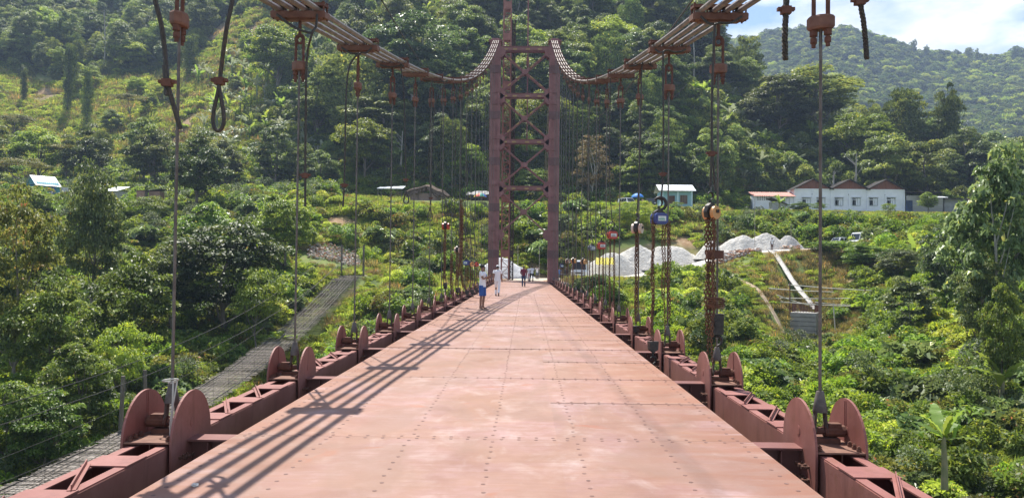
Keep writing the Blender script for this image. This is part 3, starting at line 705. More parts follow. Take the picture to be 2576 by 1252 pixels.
for (za, zb) in ((24.9, 20.4), (19.8, 15.4), (14.8, 10.3), (9.75, 5.1)):
    zm = (za + zb) / 2
    for yy in (-.42, .42):
        for (x0, z0, x1, z1) in ((-xin, za, xin, zb), (xin, za, -xin, zb)):
            b = MB(); b.bar((x0, yy, z0), (x1, yy, z1), .12, .17, up=(0, 1, 0)); c = b.build('diagonal_brace', towerm, tw)
            if yy < 0 and za > 15:
                bb = MB()
                for f in (.2, .36, .64, .82):
                    a = Vector((x0, yy - .125, z0)).lerp(Vector((x1, yy - .125, z1)), f); d = (Vector((x1, 0, z1)) - Vector((x0, 0, z0))).normalized()
                    bb.bar(a - d * .2, a + d * .2, .13, .012, up=(0, 1, 0))
                bb.build('yellow_plate', paint_y, c)
    for yy in (-.56, .56):
        b = MB(); b.prism([(-.36, zm - .1), (-.24, zm - .26), (.24, zm - .26), (.36, zm - .1), (.36, zm + .1), (.24, zm + .26), (-.24, zm + .26), (-.36, zm + .1)], yy - .01, yy + .01, 'y'); b.build('gusset_plate', towerm, tw)
        for s in (-1, 1):
            for zz, up in ((za, -1), (zb, 1)):
                b = MB(); b.prism([(s * (xin + .2), zz - .75), (s * (xin + .2), zz + .55), (s * (xin - .15), zz + .45), (s * (xin - .55), zz + .1), (s * (xin - .5), zz - .35), (s * (xin - .15), zz - .7)][::s], yy - .012, yy + .012, 'y'); b.build('gusset_plate', towerm, tw)
# abutment under the tower
b = MB(); b.box((0, 85.5, -2.6), (10, 5.4, 4.9)); b.box((0, 84.6, -.10), (5.1, 1.8, .06)); b.build('abutment', concrete, label='concrete abutment under the red bridge tower', cat='abutment')
b = MB(); b.box((0, 84.0, -.012), (5.0, .96, .02)); b.build('landing_plate', deckm, label='steel landing plate between the deck end and the sandy road', cat='plate')

# --- lattice derrick mast beside the left tower leg, guys and thin lines
mastm = mat('mast_rust', (.24, .10, .08), (.34, .16, .13), scale=2, rough=.7)
def lattice(name, label, px, Y, w, z1, m=mastm, base=0.0):
    p = at(px, 600, Y); t = thing(name, label, 'mast', (p.x, Y, base))
    for sx in (-1, 1):
        for sy in (-1, 1):
            b = MB(); b.box((sx * w / 2, sy * w / 2, z1 / 2), (.14, .14, z1)); b.build('mast_leg', m, t)
    b = MB(); z = 0; i = 0
    while z < z1 - w:
        for sy in (-1, 1):
            b.bar((-w / 2, sy * w / 2, z), (w / 2, sy * w / 2, z), .06, .06)
            s = 1 if i % 2 else -1
            b.bar((-w / 2 * s, sy * w / 2, z), (w / 2 * s, sy * w / 2, z + w * .9), .055, .055)
            b.bar((sy * w / 2, -w / 2 * s, z), (sy * w / 2, w / 2 * s, z + w * .9), .045, .045)
        z += w * .9; i += 1
    b.build('lacing', m, t)
    b = MB()
    for z in (3, 9.2, 15.5, 22, 27.5, 31): 
        if z < z1: b.box((0, -w / 2 - .06, z), (w + .1, .03, .8)); b.box((0, w / 2 + .06, z), (w + .1, .03, .8))
    b.build('band_plate', m, t); return t
lattice('lattice_mast', 'tall rusty lattice mast standing just behind the left tower leg', 1271, 86.8, .82, 46)
lattice('lattice_mast', 'slimmer dark lattice mast beside the rusty one inside the tower', 1287, 88.5, .34, 30, mat('dark_mast', (.05, .035, .03), rough=.8))
b = MB(); p = at(1323, 600, 86); b.tube([(p.x, 86, 14.5), (p.x, 86, 46)], [.06, .10], 8); b.tube([(p.x, 86, 24), (p.x, 86, 25)], .16, 8)
b.build('derrick_pole', towerm, label='thin rusty pole rising above the middle of the tower top beam', cat='pole')
def line(name, label, cat_, pts, r, m=blacksteel, n=5, group=None):
    b = MB(); b.tube(pts, r, n); return b.build(name, m, label=label, cat=cat_, group=group)
line('cableway_rope', 'overhead cableway rope high above the deck, running from behind the camera to the masts', 'rope', [(.9, -26, 10), (-.6, -8, 14.2), (-2.55, 15.6, 20), (-3.9, 32, 24), (-8.3, 86, 37)], .015)
def sagline(a, c, sag, n=24): 
    a = Vector(a); c = Vector(c); return [a.lerp(c, i / n) - Vector((0, 0, 4 * sag * (i / n) * (1 - i / n))) for i in range(n + 1)]
line('guide_wire', 'thin dark wire slanting down from the top edge beside the right main cable', 'wire', [at(1790, -60, 11), at(1735, 10, 14), at(1560, 250, 30), at(1440, 350, 60)], .018)
line('guide_wire', 'thin dark wire slanting past the left main cable in front of the forest', 'wire', [at(930, -60, 18), at(960, 0, 20), at(1013, 90, 26), at(1070, 175, 40)], .02)
# ------------------------------------------------------------------ slings and chain hoists
def link_mesh(pts, pitch=.052, r=.0075, wid=.017, seg=10, sec=4):
    """chain along a polyline: closed oval links turned by turns, joined into one part"""
    P = [Vector(p) for p in pts]; L = [0]
    for a, c in zip(P[:-1], P[1:]): L.append(L[-1] + (c - a).length)
    mb = MB(); s = 0; i = 0
    while s < L[-1] - pitch * .5:
        j = max(0, min(len(P) - 2, next((q for q in range(len(L) - 1) if L[q + 1] > s), len(P) - 2)))
        t = (P[j + 1] - P[j]).normalized(); c = P[j] + t * (s - L[j])
        u = t.orthogonal().normalized(); v = t.cross(u)
        if i % 2: u, v = v, u
        ov = []
        for q in range(seg):
            a = 2 * PI * q / seg; ov.append(c + t * (pitch * .66 * math.cos(a)) + u * (wid * math.sin(a)))
        mb.tube(ov, r, sec, closed=True); s += pitch; i += 1
    return mb
def rope(pts, r, n=7):
    """smooth curve through points"""
    P = [Vector(p) for p in pts]; out = []
    for i in range(len(P) - 1):
        p0 = P[max(i - 1, 0)]; p1 = P[i]; p2 = P[i + 1]; p3 = P[min(i + 2, len(P) - 1)]
        for k in range(6):
            t = k / 6; out.append(.5 * ((2 * p1) + (p2 - p0) * t + (2 * p0 - 5 * p1 + 4 * p2 - p3) * t * t + (3 * p1 - p0 - 3 * p2 + p3) * t ** 3))
    out.append(P[-1]); b = MB(); b.tube(out, r, n); return b
def strands(pts, r, turns=40):
    """two wires twisted about each other"""
    base = rope(pts, r).v; b = MB()
    P = [Vector(p) for p in pts]; out = []
    for i in range(len(P) - 1):
        for k in range(14):
            out.append(P[i].lerp(P[i + 1], k / 14))
    out.append(P[-1])
    for ph in (0, 2.09, 4.19):
        b.tube([o + Vector((math.cos(i * .9 + ph), math.sin(i * .9 + ph), 0)) * r * .55 for i, o in enumerate(out)], r * .6, 5)
    return b
WR = .018
def sling(label, pts, clampat=None, loop=None, r=WR, twist=False, mtl=None):
    """wire rope sling hanging off the main cable; pts world; clampat: list of z along; loop: (centre, w, h)"""
    t = thing('wire_sling', label, 'wire sling', pts[0], group='wire rope slings hanging from the cables')
    o = Vector(pts[0]); L = [Vector(p) - o for p in pts]
    (strands(L, r) if twist else rope(L, r)).build('rope', mtl or ropesteel, t, smooth=not twist)
    for z in (clampat or []):
        q = min(L, key=lambda v: abs(v.z + o.z - z)); b = MB(); b.box((q.x, q.y, z - o.z), (.16, .05, .03)); b.box((q.x, q.y, z - o.z - .01), (.09, .07, .07)); b.build('rope_clip', rust, t)
    if loop:
        c = Vector(loop[0]) - o; w, h = loop[1], loop[2]
        P = [(c.x + w * math.sin(a) * math.sin(a / 2) ** .7 if False else c.x + w * math.sin(a) * (1 - math.cos(a)) * .5, c.y, c.z - h * (1 - math.cos(a)) / 2) for a in [2 * PI * i / 28 for i in range(28)]]
        b = MB(); b.tube(P, r * .95, 7, closed=True); b.build('eye_loop', mtl or ropesteel, t, smooth=True)
    return t
# left side, nearest
sling('black wire rope with a frayed tail, just left of the nearest left hanger', [at(380, -60, 7.1), at(390, 0, 7.1), at(405, 60, 7.15), at(415, 130, 7.2), at(421, 205, 7.2), at(435, 260, 7.25), at(454, 325, 7.3)], clampat=[at(418, 206, 7.2).z], r=.023)
b = MB(); b.tube([at(413, 165, 7.2), at(416, 210, 7.2)], .02, 6); b.tube([at(417, 210, 7.22), at(421, 240, 7.22)], .026, 6)
b.build('rope_tail', ropesteel, label='short doubled rope tail clipped to the leftmost black sling', cat='rope')
sling('black wire rope with a long eye loop, right of the nearest left hanger', [at(592, -60, 7.4), at(585, 0, 7.4), at(572, 60, 7.4), at(563, 120, 7.45), at(556, 175, 7.5), at(552, 212, 7.5)], clampat=[at(555, 202, 7.5).z], loop=(at(551, 212, 7.5), .085, .46), r=.021)
# slings off the left clamps
def clamp_pt(s, k, dx, dz=-.12, dy=0): y = Y0 + BAY * k; return Vector((s * HX + dx, y + dy, cab_z(y) + dz))
def bridle(s, k, label, j, down, **kw):
    """two legs from the clamp ends to a joint j, then down"""
    a = clamp_pt(s, k, -.3, dy=-.16); c = clamp_pt(s, k, .3, dy=-.16)
    t = sling(label, [c, (c + Vector(j)) / 2 + Vector((.02, 0, -.04)), Vector(j)] + down, **kw)
    b = MB(); o = Vector(t.location); m = (a + Vector(j)) / 2 + Vector((0, 0, -.05)); rr = rope([a - o, m - o, Vector(j) - o], .02); rr.build('bridle_leg', ropesteel, t, smooth=True)
    return t
bridle(-1, 1, 'black bridle sling falling behind the second left hanger to a clipped tail', at(785, 85, 11.2), [at(772, 150, 11.4), at(769, 300, 11.5), at(768, 430, 11.5), at(768, 520, 11.5)], clampat=[at(768, 440, 11.5).z])
bridle(-1, 2, 'black bridle sling arching left beside the third left hanger down to a clipped tail', at(905, 135, 15.2), [at(880, 165, 15.2), at(871, 240, 15.2), at(868, 380, 15.2), at(866, 460, 15.2), at(863, 520, 15.2)], clampat=[at(866, 465, 15.2).z])
bridle(-1, 3, 'black sling with rusty lower end and small eye right of the fourth left hanger', at(1008, 165, 19.3), [at(1016, 230, 19.4), at(1019, 350, 19.4), at(1021, 440, 19.4), at(1022, 470, 19.4)], clampat=[at(1022, 452, 19.4).z], loop=(at(1022, 480, 19.4), .10, .32))
bridle(-1, 5, 'thin sling with open eye hanging before the thatched hut', at(1125, 205, 27.3), [at(1095, 260, 27.3), at(1086, 400, 27.3), at(1084, 515, 27.3)], clampat=[at(1084, 498, 27.3).z], loop=(at(1082, 520, 27.3), .13, .5))
sling('twisted wire rope end hanging at the top edge left of the nearest right hanger', [at(1978, -50, 7.3), at(1978, 0, 7.3), at(1977, 25, 7.3), at(1974, 90, 7.35), at(1975, 150, 7.4)], clampat=[at(1980, 24, 7.3).z], r=.028, twist=True)
sling('doubled black rope end curving down right of the nearest right hanger', [at(2160, -50, 7.3), at(2163, 2, 7.3), at(2173, 60, 7.35), at(2178, 110, 7.4), at(2180, 148, 7.4)], clampat=[at(2162, 1, 7.3).z], r=.024, twist=True)

# chain hoists
def hook(b, c, r, th, flip=1):
    pts = [Vector(c) + Vector((flip * r * math.cos(a), 0, r * math.sin(a))) for a in [R(d) for d in range(150, -110, -20)]]
    rs = [th * (.7 + .5 * math.sin(PI * i / (len(pts) - 1))) for i in range(len(pts))]
    b.tube(pts, rs, 8)
HOIST = {'blue': mat('hoist_blue', (.03, .045, .19), (.06, .075, .24), scale=8, rough=.35), 'red': mat('hoist_red', (.50, .055, .04), (.40, .05, .03), scale=8, rough=.4),
         'orange': mat('hoist_orange', (.55, .24, .06), (.62, .33, .14), scale=6, rough=.4), 'white': mat('hoist_white', (.65, .55, .45), (.6, .3, .2), scale=5, rough=.5),
         'grey': mat('hoist_grey', (.10, .12, .16), (.2, .22, .26), scale=5, rough=.5), 'brown': mat('hoist_brown', (.16, .10, .07), (.3, .18, .12), scale=6, rough=.6)}
labelm = mat('hoist_label', (.72, .72, .70), rough=.4); textm = mat('label_ink', (.03, .03, .04), rough=.5); textb = mat('label_green', (.08, .35, .22), rough=.5)
def hoist(label, px, py, Y, colour, chains, ztop, rz=0.0, size=1.0, hook_col=blacksteel, double=False, bottom=True, twist=None, zfloor=None):
    p = at(px, py, Y); t = thing('chain_hoist', label, 'chain hoist', p, rz, 'chain hoists hanging along the bridge')
    S = size
    b = MB(); hook(b, (0, 0, .34 * S), .085 * S, .02 * S); b.tube([(0.0, 0, .26 * S), (0, 0, .14 * S)], .028 * S, 8); b.build('hook', hook_col, t, smooth=True)
    # frame and lobed body
    b = MB(); o = [(-.13, -.12), (.13, -.12), (.16, 0), (.12, .13), (.03, .19), (-.03, .19), (-.12, .13), (-.16, 0)]
    b.prism([(x * S, z * S) for x, z in o], -.05 * S, .05 * S, 'y'); b.build('frame', blacksteel, t)
    if double:
        for yy, c in ((-.11, 1), (.11, 1)):
            b = MB(); b.rings([((0.02 * S, (yy - .045) * S, -.02 * S), .10 * S, .10 * S, Matrix.Rotation(R(90), 3, 'X')), ((.02 * S, (yy - .05 + .0) * S, -.02 * S), .125 * S, .14 * S, Matrix.Rotation(R(90), 3, 'X')), ((.02 * S, (yy + .035) * S, -.02 * S), .13 * S, .145 * S, Matrix.Rotation(R(90), 3, 'X')), ((.02 * S, (yy + .04) * S, -.02 * S), .10 * S, .11 * S, Matrix.Rotation(R(90), 3, 'X'))], 16)
            g = b.build('gear_cover', HOIST[colour], t)
            b = MB(); b.box((.02 * S, (yy - .056) * S, .01 * S), (.03 * S, .014, .07 * S)); b.box((.07 * S, (yy - .056) * S, .01 * S), (.03 * S, .014, .07 * S)); b.build('cover_slot', blacksteel, g)
    else:
        w, h = .15 * S, .125 * S; rr = .078 * S; o = []
        for cx, cz, a0 in ((w - rr, h - rr, 0), (-w + rr, h - rr, 90), (-w + rr, -h + rr, 180), (w - rr, -h + rr, 270)):
            for q in range(5): a = R(a0 + q * 22.5); o.append((cx + rr * math.cos(a), cz - .02 * S + rr * math.sin(a)))
        b = MB(); b.prism(o, -.15 * S, -.04 * S, 'y'); b.prism([(x * .9, (z + .02 * S) * .88 - .02 * S) for x, z in o], -.165 * S, -.149 * S, 'y'); b.prism(o, .04 * S, .12 * S, 'y')
        b.prism([(x * 1.04, (z + .02 * S) * 1.05 - .02 * S) for x, z in o], -.075 * S, -.06 * S, 'y')
        g = b.build('gear_cover', HOIST[colour], t)
        b = MB(); b.box((0, -.1665 * S, -.02 * S), (.19 * S, .004, .105 * S)); pl = b.build('name_plate', labelm, t)
        b = MB(); b.box((.0, -.1695 * S, -.0 * S), (.10 * S, .003, .012 * S)); b.box((-.01, -.1695 * S, -.035 * S), (.15 * S, .003, .02 * S)); b.box((0, -.1695 * S, -.06 * S), (.13 * S, .003, .005)); b.build('plate_print', textb if colour == 'blue' else textm, pl)
    # chains: list of (dx, dy, length)
    for i, (dx, dy, L, thick) in enumerate(chains):
        n = 6; P = [(dx + (.012 * math.sin(j * 1.9 + i)), dy + .01 * math.cos(j * 2.3 + i), -.1 * S - L * j / n) for j in range(n + 1)]
        link_mesh(P, pitch=.046 * thick, r=.0068 * thick, wid=.016 * thick, seg=8, sec=4).build('chain', chainrust, t)
    if bottom:
        dx, dy, L, _ = max(chains, key=lambda c: c[2] if c[3] > 1 else 0)
        z = -.1 * S - L; b = MB(); b.prism([(-.10, 0), (.10, 0), (.085, -.16), (.0, -.22), (-.085, -.16)], dy - .05, dy + .05, 'y'); b.v = [(v[0] + dx, v[1], v[2] + z) for v in b.v]
        k = len(b.v); b.tube([(dx, dy, z - .2), (dx, dy, z - .28)], .02, 6); hook(b, (dx, dy, z - .36), .065, .017); b.build('load_block', blacksteel, t)
    return t
def drop(s, k, label, px, pys, Y, clip=None, legs=True, r=.018):
    """sling from clamp k to a hoist hook: pys list of (px,py)"""
    j = at(*pys[0], Y); pts = [at(x, y, Y) for x, y in pys[1:]]
    return bridle(s, k, label, j, pts, clampat=[at(px, clip, Y).z] if clip else None, r=r)
# right side
drop(1, 1, 'long black sling from the second right clamp down to the orange hoist', 1791, [(1803, 60), (1797, 85), (1791, 250), (1790, 390), (1787, 470)], 11.2, clip=385)
b = MB(); b.tube([at(1790, 250, 11.25), at(1793, 400, 11.25), at(1800, 480, 11.25)], .016, 6); b.build('wire_sling', ropesteel, label='second leg of black rope beside the long sling above the orange hoist', cat='wire sling')
hoist('large orange hoist with two round covers above thickly bunched rusty chains', 1787, 533, 11.2, 'orange', [(-.03, -.09, 1.75, 1), (.0, -.05, 2.15, 1), (.03, .0, 1.9, 1), (-.01, .06, 1.7, 1.25), (.05, .08, 2.0, 1), (.02, .03, 1.55, 1.25), (.07, -.02, 1.6, 1)], 0, rz=R(35), size=.68, double=True, bottom=False)
q = at(1802, 765, 11.2); b = MB()
for i in range(7): b.tube([Vector(q) + Vector(((.11 + .01 * (i % 3)) * math.cos(a), .09 * math.sin(a), -.05 + i * .022 + .01 * math.sin(a * 2 + i))) for a in [j * PI / 7 for j in range(14)]], .008, 5, closed=True)
b.build('chain_wrap', chainrust, label='rusty chain wound round the bunched chains under the orange hoist', cat='chain')
for (px, py, w, h, nm, lab) in ((1798, 640, .24, .12, 'beam_clamp', 'rusty square steel clamp hanging in the chains of the orange hoist'), (1804, 815, .17, .30, 'load_block', 'large dark load block with its hook tied below the orange hoist')):
    q = at(px, py, 11.25); t = thing(nm, lab, 'clamp' if 'beam' in nm else 'load block', q)
    b = MB(); b.prism([(-w / 2, -h / 2), (w / 2, -h / 2), (w / 2, h / 2), (w * .3, h * .5), (-w * .3, h * .5), (-w / 2, h * .42)], -.05, .05, 'y'); b.tube([(0, -.07, 0), (0, .07, 0)], .05, 10)
    b.build('plate', blacksteel if 'load' in nm else rust, t)
    b = MB(); hook(b, (0, 0, -h / 2 - .09), .07, .02); b.build('hook', blacksteel, t) if 'load' in nm else None
drop(1, 2, 'black sling from the third right clamp down to the open hook of the blue hoist', 1668, [(1672, 128), (1668, 160), (1669, 300), (1668, 435), (1663, 500)], 15.0, clip=437)
hoist('bright blue hoist with pale name plate, hung from a big open hook', 1657, 548, 15.0, 'blue', [(-.16, -.05, 2.2, 1.3), (-.12, -.03, 2.3, 1.3), (.10, .02, 1.5, 1), (.17, .05, 2.15, 1), (.26, .02, 1.9, 1.0), (.21, .0, 1.95, 1.3)], 0, rz=R(18), size=.88)
q = at(1660, 512, 15.0); b = MB(); hook(b, (0, 0, 0), .12, .028); b.build('crane_hook', blacksteel, loc=q, smooth=True, label='large dark open hook between the black sling and the blue hoist', cat='hook')
drop(1, 3, 'black sling from the fourth right clamp down to the orange and white hoist', 1612, [(1622, 150), (1614, 180), (1611, 350), (1605, 500), (1602, 545)], 19.2, clip=None)
hoist('small orange and white hoist with twin round covers on the fourth right sling', 1602, 573, 19.2, 'white', [(0, 0, 2.35, 1.3), (.03, .04, 2.3, 1), (-.03, .02, 2.2, 1), (.0, -.04, 2.2, 1)], 0, rz=R(60), size=.85, double=True)
hc = [('red hoist with an oval white plate, upper right one of the red pair', 1540, 590, 24.5, 'red', R(12), .95, False), ('red hoist with an oval white plate, lower left one of the red pair', 1513, 617, 28.0, 'red', R(12), .95, False),
      ('dark grey hoist with a pale top left of the two red hoists', 1488, 623, 32.5, 'grey', R(30), .85, False), ('orange round hoist left of the dark grey hoist above the white truck', 1468, 657, 40.0, 'orange', R(40), .95, True),
      ('rusty orange hoist on its dark hook before the white truck windscreen', 1443, 655, 44.5, 'orange', R(60), .95, True), ('pale tan hoist next left of the rusty orange one by the truck', 1428, 656, 52.0, 'white', R(50), .9, True),
      ('small blue hoist hanging nearest the right tower leg', 1413, 668, 58.0, 'blue', R(10), .9, False)]
for i, (lab, px, py, Y, c, rz, S, dbl) in enumerate(hc):
    k = int(round((Y - Y0) / BAY)); k = max(4, k)
    L = {0: 3.0, 1: 2.6, 2: 2.6}.get(i, 1.6)
    hoist(lab, px, py, Y, c, [(-.08, .0, L * .9, 1.3), (-.04, .05, L, 1), (.06, .0, L * .95, 1.2), (.1, .04, L * .8, 1)], 0, rz=rz, size=S, double=dbl, bottom=(i < 5))
    yk = Y0 + BAY * k; X1 = at(px, py, Y)
    sling('thin black sling running down to the ' + lab.split(' hoist')[0].replace('small ', '') + ' hoist ' + ('on the right' if i > 1 else 'of the ' + ('upper' if i == 0 else 'lower') + ' pair'),
          [Vector((HX - .2, Y, cab_z(Y) - .1)), Vector((HX - .22, Y, cab_z(Y) * .6)), Vector((X1.x, X1.y, X1.z + .42 * S))], r=.016)
# left side
hl = [('red and white hoist hanging before the green slope, nearest of the left hoists', 1121, 568, 26.8, 'red', R(80), .8, True, 2.0), ('white and orange hoist beside a thick chain bundle on the left', 1151, 628, 30.5, 'white', R(70), .8, True, 1.5),
      ('dark blue hoist with round back in the left row of hoists', 1174, 660, 36.5, 'blue', R(-20), .9, False, 1.3), ('orange tan hoist right of the dark blue one in the left row', 1186, 664, 40.0, 'orange', R(20), .9, True, 1.3),
      ('red rusty hoist nearest the man in blue shorts', 1197, 664, 43.5, 'red', R(30), .9, True, 1.3)]
for i, (lab, px, py, Y, c, rz, S, dbl, L) in enumerate(hl):
    hoist(lab, px, py, Y, c, [(-.06, .0, L * .9, 1.3), (-.02, .05, L, 1), (.05, .0, L * .95, 1.2), (.08, .04, L * .8, 1)], 0, rz=rz, size=S, double=dbl)
    X1 = at(px, py, Y); sling('thin black sling with a slim eye above the ' + lab.split(' hoist')[0] + ' hoist', [Vector((-HX + .1, Y, cab_z(Y) - .1)), Vector((-HX + .05, Y, cab_z(Y) * .55)), Vector((X1.x, X1.y, X1.z + .5 * S + .5))],
          loop=((X1.x, X1.y, X1.z + .5 * S + .5), .09, .5), r=.016)
for i, (lab, P, th) in enumerate((('thick rusty chain bundle hanging straight just left of the five left hoists', [at(1160, 505, 28.5), at(1158, 640, 28.5), at(1152, 700, 28.5)], 1.6),
                        ('twin bundle of rusty chains with a lower hook by the left hoists', [at(1163, 520, 30.5), at(1160, 690, 30.5), at(1166, 725, 30.5)], 1.6),
                        ('rusty chains hanging low before the left tower leg', [at(1136, 640, 28.2), at(1134, 700, 28.2), at(1137, 740, 28.2)], 1.4))):
    b = MB()
    for q in range(3): 
        m = link_mesh([Vector(p) + Vector((.035 * math.cos(q * 2.1), .035 * math.sin(q * 2.1), 0)) for p in P], .046 * th, .0068 * th, .016 * th, 8, 4); b.add(m.v, m.f)
    b.build('chain', chainrust, label=lab, cat='chain')
# long dark slings without hoists further along both sides
for s, ks in ((-1, (7, 8, 9, 10, 11, 13)), (1, (7, 9, 11, 12, 14, 15))):
    for k in ks:
        Y = Y0 + BAY * k + rng.uniform(.4, 1.4); zt = cab_z(Y); zl = rng.uniform(1.5, 4.5); dx = rng.uniform(-.1, .1)
        sling(f"dark empty sling with slim eye between the {ORD[k]} and {ORD[k + 1]} {'left' if s < 0 else 'right'} hangers", [(s * HX + dx, Y, zt - .1), (s * HX + dx * .5, Y, zt * .5), (s * HX, Y, zl + .5)], loop=((s * HX, Y, zl + .5), .1, .5), r=.017)
# ------------------------------------------------------------------ bamboo footbridge on the left
FBX = -18.55
def fb_z(y): return -7.1 + .0025 * (y - 26) ** 2 if y < 79 else -7.1 + .0025 * 53 ** 2 + (y - 79) * .10
bamboo = mat('bamboo_grey', (.15, .125, .105), (.28, .24, .20), (.10, .08, .065), scale=6, rough=.85)
bamboo2 = mat('bamboo_pale', (.24, .20, .165), (.42, .37, .32), scale=5, rough=.8)
fb = thing('footbridge', 'old grey bamboo suspension footbridge with a ragged mat deck, left of the steel bridge', 'footbridge', (FBX, 10, 0))
sm = []
for j in range(8):
    rs = random.Random(j); b = MB()
    for q in range(3):
        x0 = -1.0 - rs.uniform(0, .38); x1 = 1.0 + rs.uniform(0, .42); a = rs.uniform(-.06, .06); yy = (q - 1) * .075 + rs.uniform(-.02, .02); zz = rs.uniform(0, .035)
        b.bar((x0, yy - a, zz), (x1, yy + a, zz + rs.uniform(-.03, .03)), rs.uniform(.03, .07), .018)
    sm.append(b.mesh('slat', [bamboo, bamboo2][j % 3 == 0]))
y = 12.0; n = 0
while y < 83.5 and n < 299:
    put('slat', sm[rng.randrange(8)], fb, (rng.uniform(-.06, .06), y - 10, fb_z(y)), rot=(0, 0, rng.uniform(-.05, .05))); y += .242; n += 1
for x in (-.95, -.62, -.3, .02, .34, .66, .95):
    b = MB(); P = [(x + .04 * math.sin(y * .8 + x * 9), y - 10, fb_z(y) + .045 + .02 * math.sin(y * 1.3 + x * 5)) for y in np.arange(12, 84, 1.2)]
    b.tube(P, .022 if abs(x) < .9 else .03, 5); b.build('runner', bamboo if abs(x) < .9 else blacksteel, fb)
for x, h in ((-1.08, 1.2), (1.08, 1.2), (-1.12, 3.2), (1.12, 3.2)):
    b = MB(); P = [(x, y - 10, fb_z(y) + (h if h < 2 else h * (1 - .0 * y)) - (0 if y < 78 else 0)) for y in np.arange(12, 85, 2)]
    b.tube(P, .011 if h < 2 else .018, 5); b.build('hand_rope' if h < 2 else 'suspension_rope', blacksteel, fb)
b = MB()
for y in np.arange(13, 83, 2.2):
    for x in (-1.1, 1.1): b.tube([(x * .98, y - 10, fb_z(y)), (x, y - 10, fb_z(y) + 3.2)], .006, 4)
b.build('suspender_wires', blacksteel, fb, kind='stuff')
for (px, py0, py1, Y) in ((300, 1050, 945, 38.5), (372, 985, 930, 41)):
    a = at(px, py0, Y); c = at(px + (10 if px < 350 else -8), py1, Y); a.z = terr(a.x, a.y) - .3; b = MB(); b.tube([a, c], [.13, .10], 8)
    b.build('wooden_post', bark, label=('stout weathered post standing beside the footbridge, nearer one' if px < 350 else 'thinner dark post beside the footbridge, farther one'), cat='post')
for x in (-1.2, 1.2):
    b = MB(); b.tube([(FBX + x, 83.4, -.3), (FBX + x, 83.4, fb_z(83) + 3.4)], .11, 8); b.build('wooden_post', bark, label=f"{'left' if x < 0 else 'right'} gate post at the far landing of the bamboo footbridge", cat='post')

# ------------------------------------------------------------------ heaps
gravel = mat('gravel', (.40, .40, .41), (.62, .62, .62), (.50, .49, .47), scale=6, rough=.95, bump=.06, bscale=7, detail=10)
whitegr = mat('white_gravel', (.48, .45, .40), (.64, .615, .565), (.42, .39, .35), scale=3, rough=.95, bump=.16, bscale=5, detail=10)
def heap(name, label, px, pyt, Y, wpx, m, asp=.7, seed=0, sx=1.0, base=None):
    p = at(px, pyt, Y); r = wpx / 1935 * Y / 2; zb = (terr(p.x, Y) if base is None else base) - .15; h = max(.5, p.z - zb); vs = []; fs = []; nu, nv = 72, 30
    for i in range(nv + 1):
        t = i / nv
        for j in range(nu):
            an = 2 * PI * j / nu; k = 1 + .35 * fbm(np.array([math.cos(an) * 1.5 + seed * 3.1]), np.array([math.sin(an) * 1.5 + seed]))[0]
            R_ = r * t * k; prof = 1 - (math.sqrt(t * t + .10) - .316) / (math.sqrt(1.10) - .316)
            x, y = R_ * math.cos(an), R_ * math.sin(an) * asp
            vs.append((x, y, h * prof + (.95 * fbm(np.array([x * .55 + seed]), np.array([y * .55]))[0] + .22 * fbm(np.array([x * 2.4 + seed]), np.array([y * 2.4]))[0]) * (1 if i < nv else 0)))
    for i in range(nv):
        for j in range(nu): fs.append((i * nu + j, (i + 1) * nu + j, (i + 1) * nu + (j + 1) % nu, i * nu + (j + 1) % nu))
    me = bpy.data.meshes.new(name); me.from_pydata(vs, [], fs); me.materials.append(m); me.polygons.foreach_set('use_smooth', [True] * len(fs)); me.update()
    return put(name, me, loc=(p.x, Y, zb), label=label, cat='gravel heap', group='gravel heaps beside the road')
heap('gravel_heap', 'grey gravel heap seen between the legs of the bridge tower', 1262, 650, 99.5, 176, gravel, seed=1)
heap('gravel_heap', 'low gravel heap left of the left tower leg behind the hoists', 1205, 664, 98, 70, gravel, seed=2)
heap('gravel_heap', 'long white gravel heap nearest the white truck', 1540, 638, 103.5, 200, whitegr, asp=.5, seed=3)
heap('gravel_heap', 'middle white gravel heap behind the blue hoist chains', 1610, 621, 105.5, 220, whitegr, asp=.5, seed=4)
heap('gravel_heap', 'right white gravel heap sloping down to the yard road', 1690, 617, 105.5, 210, whitegr, asp=.5, seed=5)
heap('gravel_heap', 'small white heap at the left end of the upper heaps', 1790, 606, 104.5, 100, whitegr, seed=6)
heap('gravel_heap', 'broad white heap of the upper row, left of the standing worker', 1868, 593, 104.5, 170, whitegr, asp=.5, seed=7)
heap('gravel_heap', 'peaked white heap right behind the standing worker', 1926, 588, 105, 150, whitegr, asp=.5, seed=8)
heap('gravel_heap', 'small white heap at the right end of the upper row', 1985, 592, 104.5, 90, whitegr, asp=.5, seed=9)
rubm = [mat('rubble_a', (.45, .36, .28), (.6, .52, .44), scale=3, rough=.9), mat('rubble_b', (.55, .53, .5), rough=.9), mat('rubble_c', (.42, .22, .13), rough=.9)]
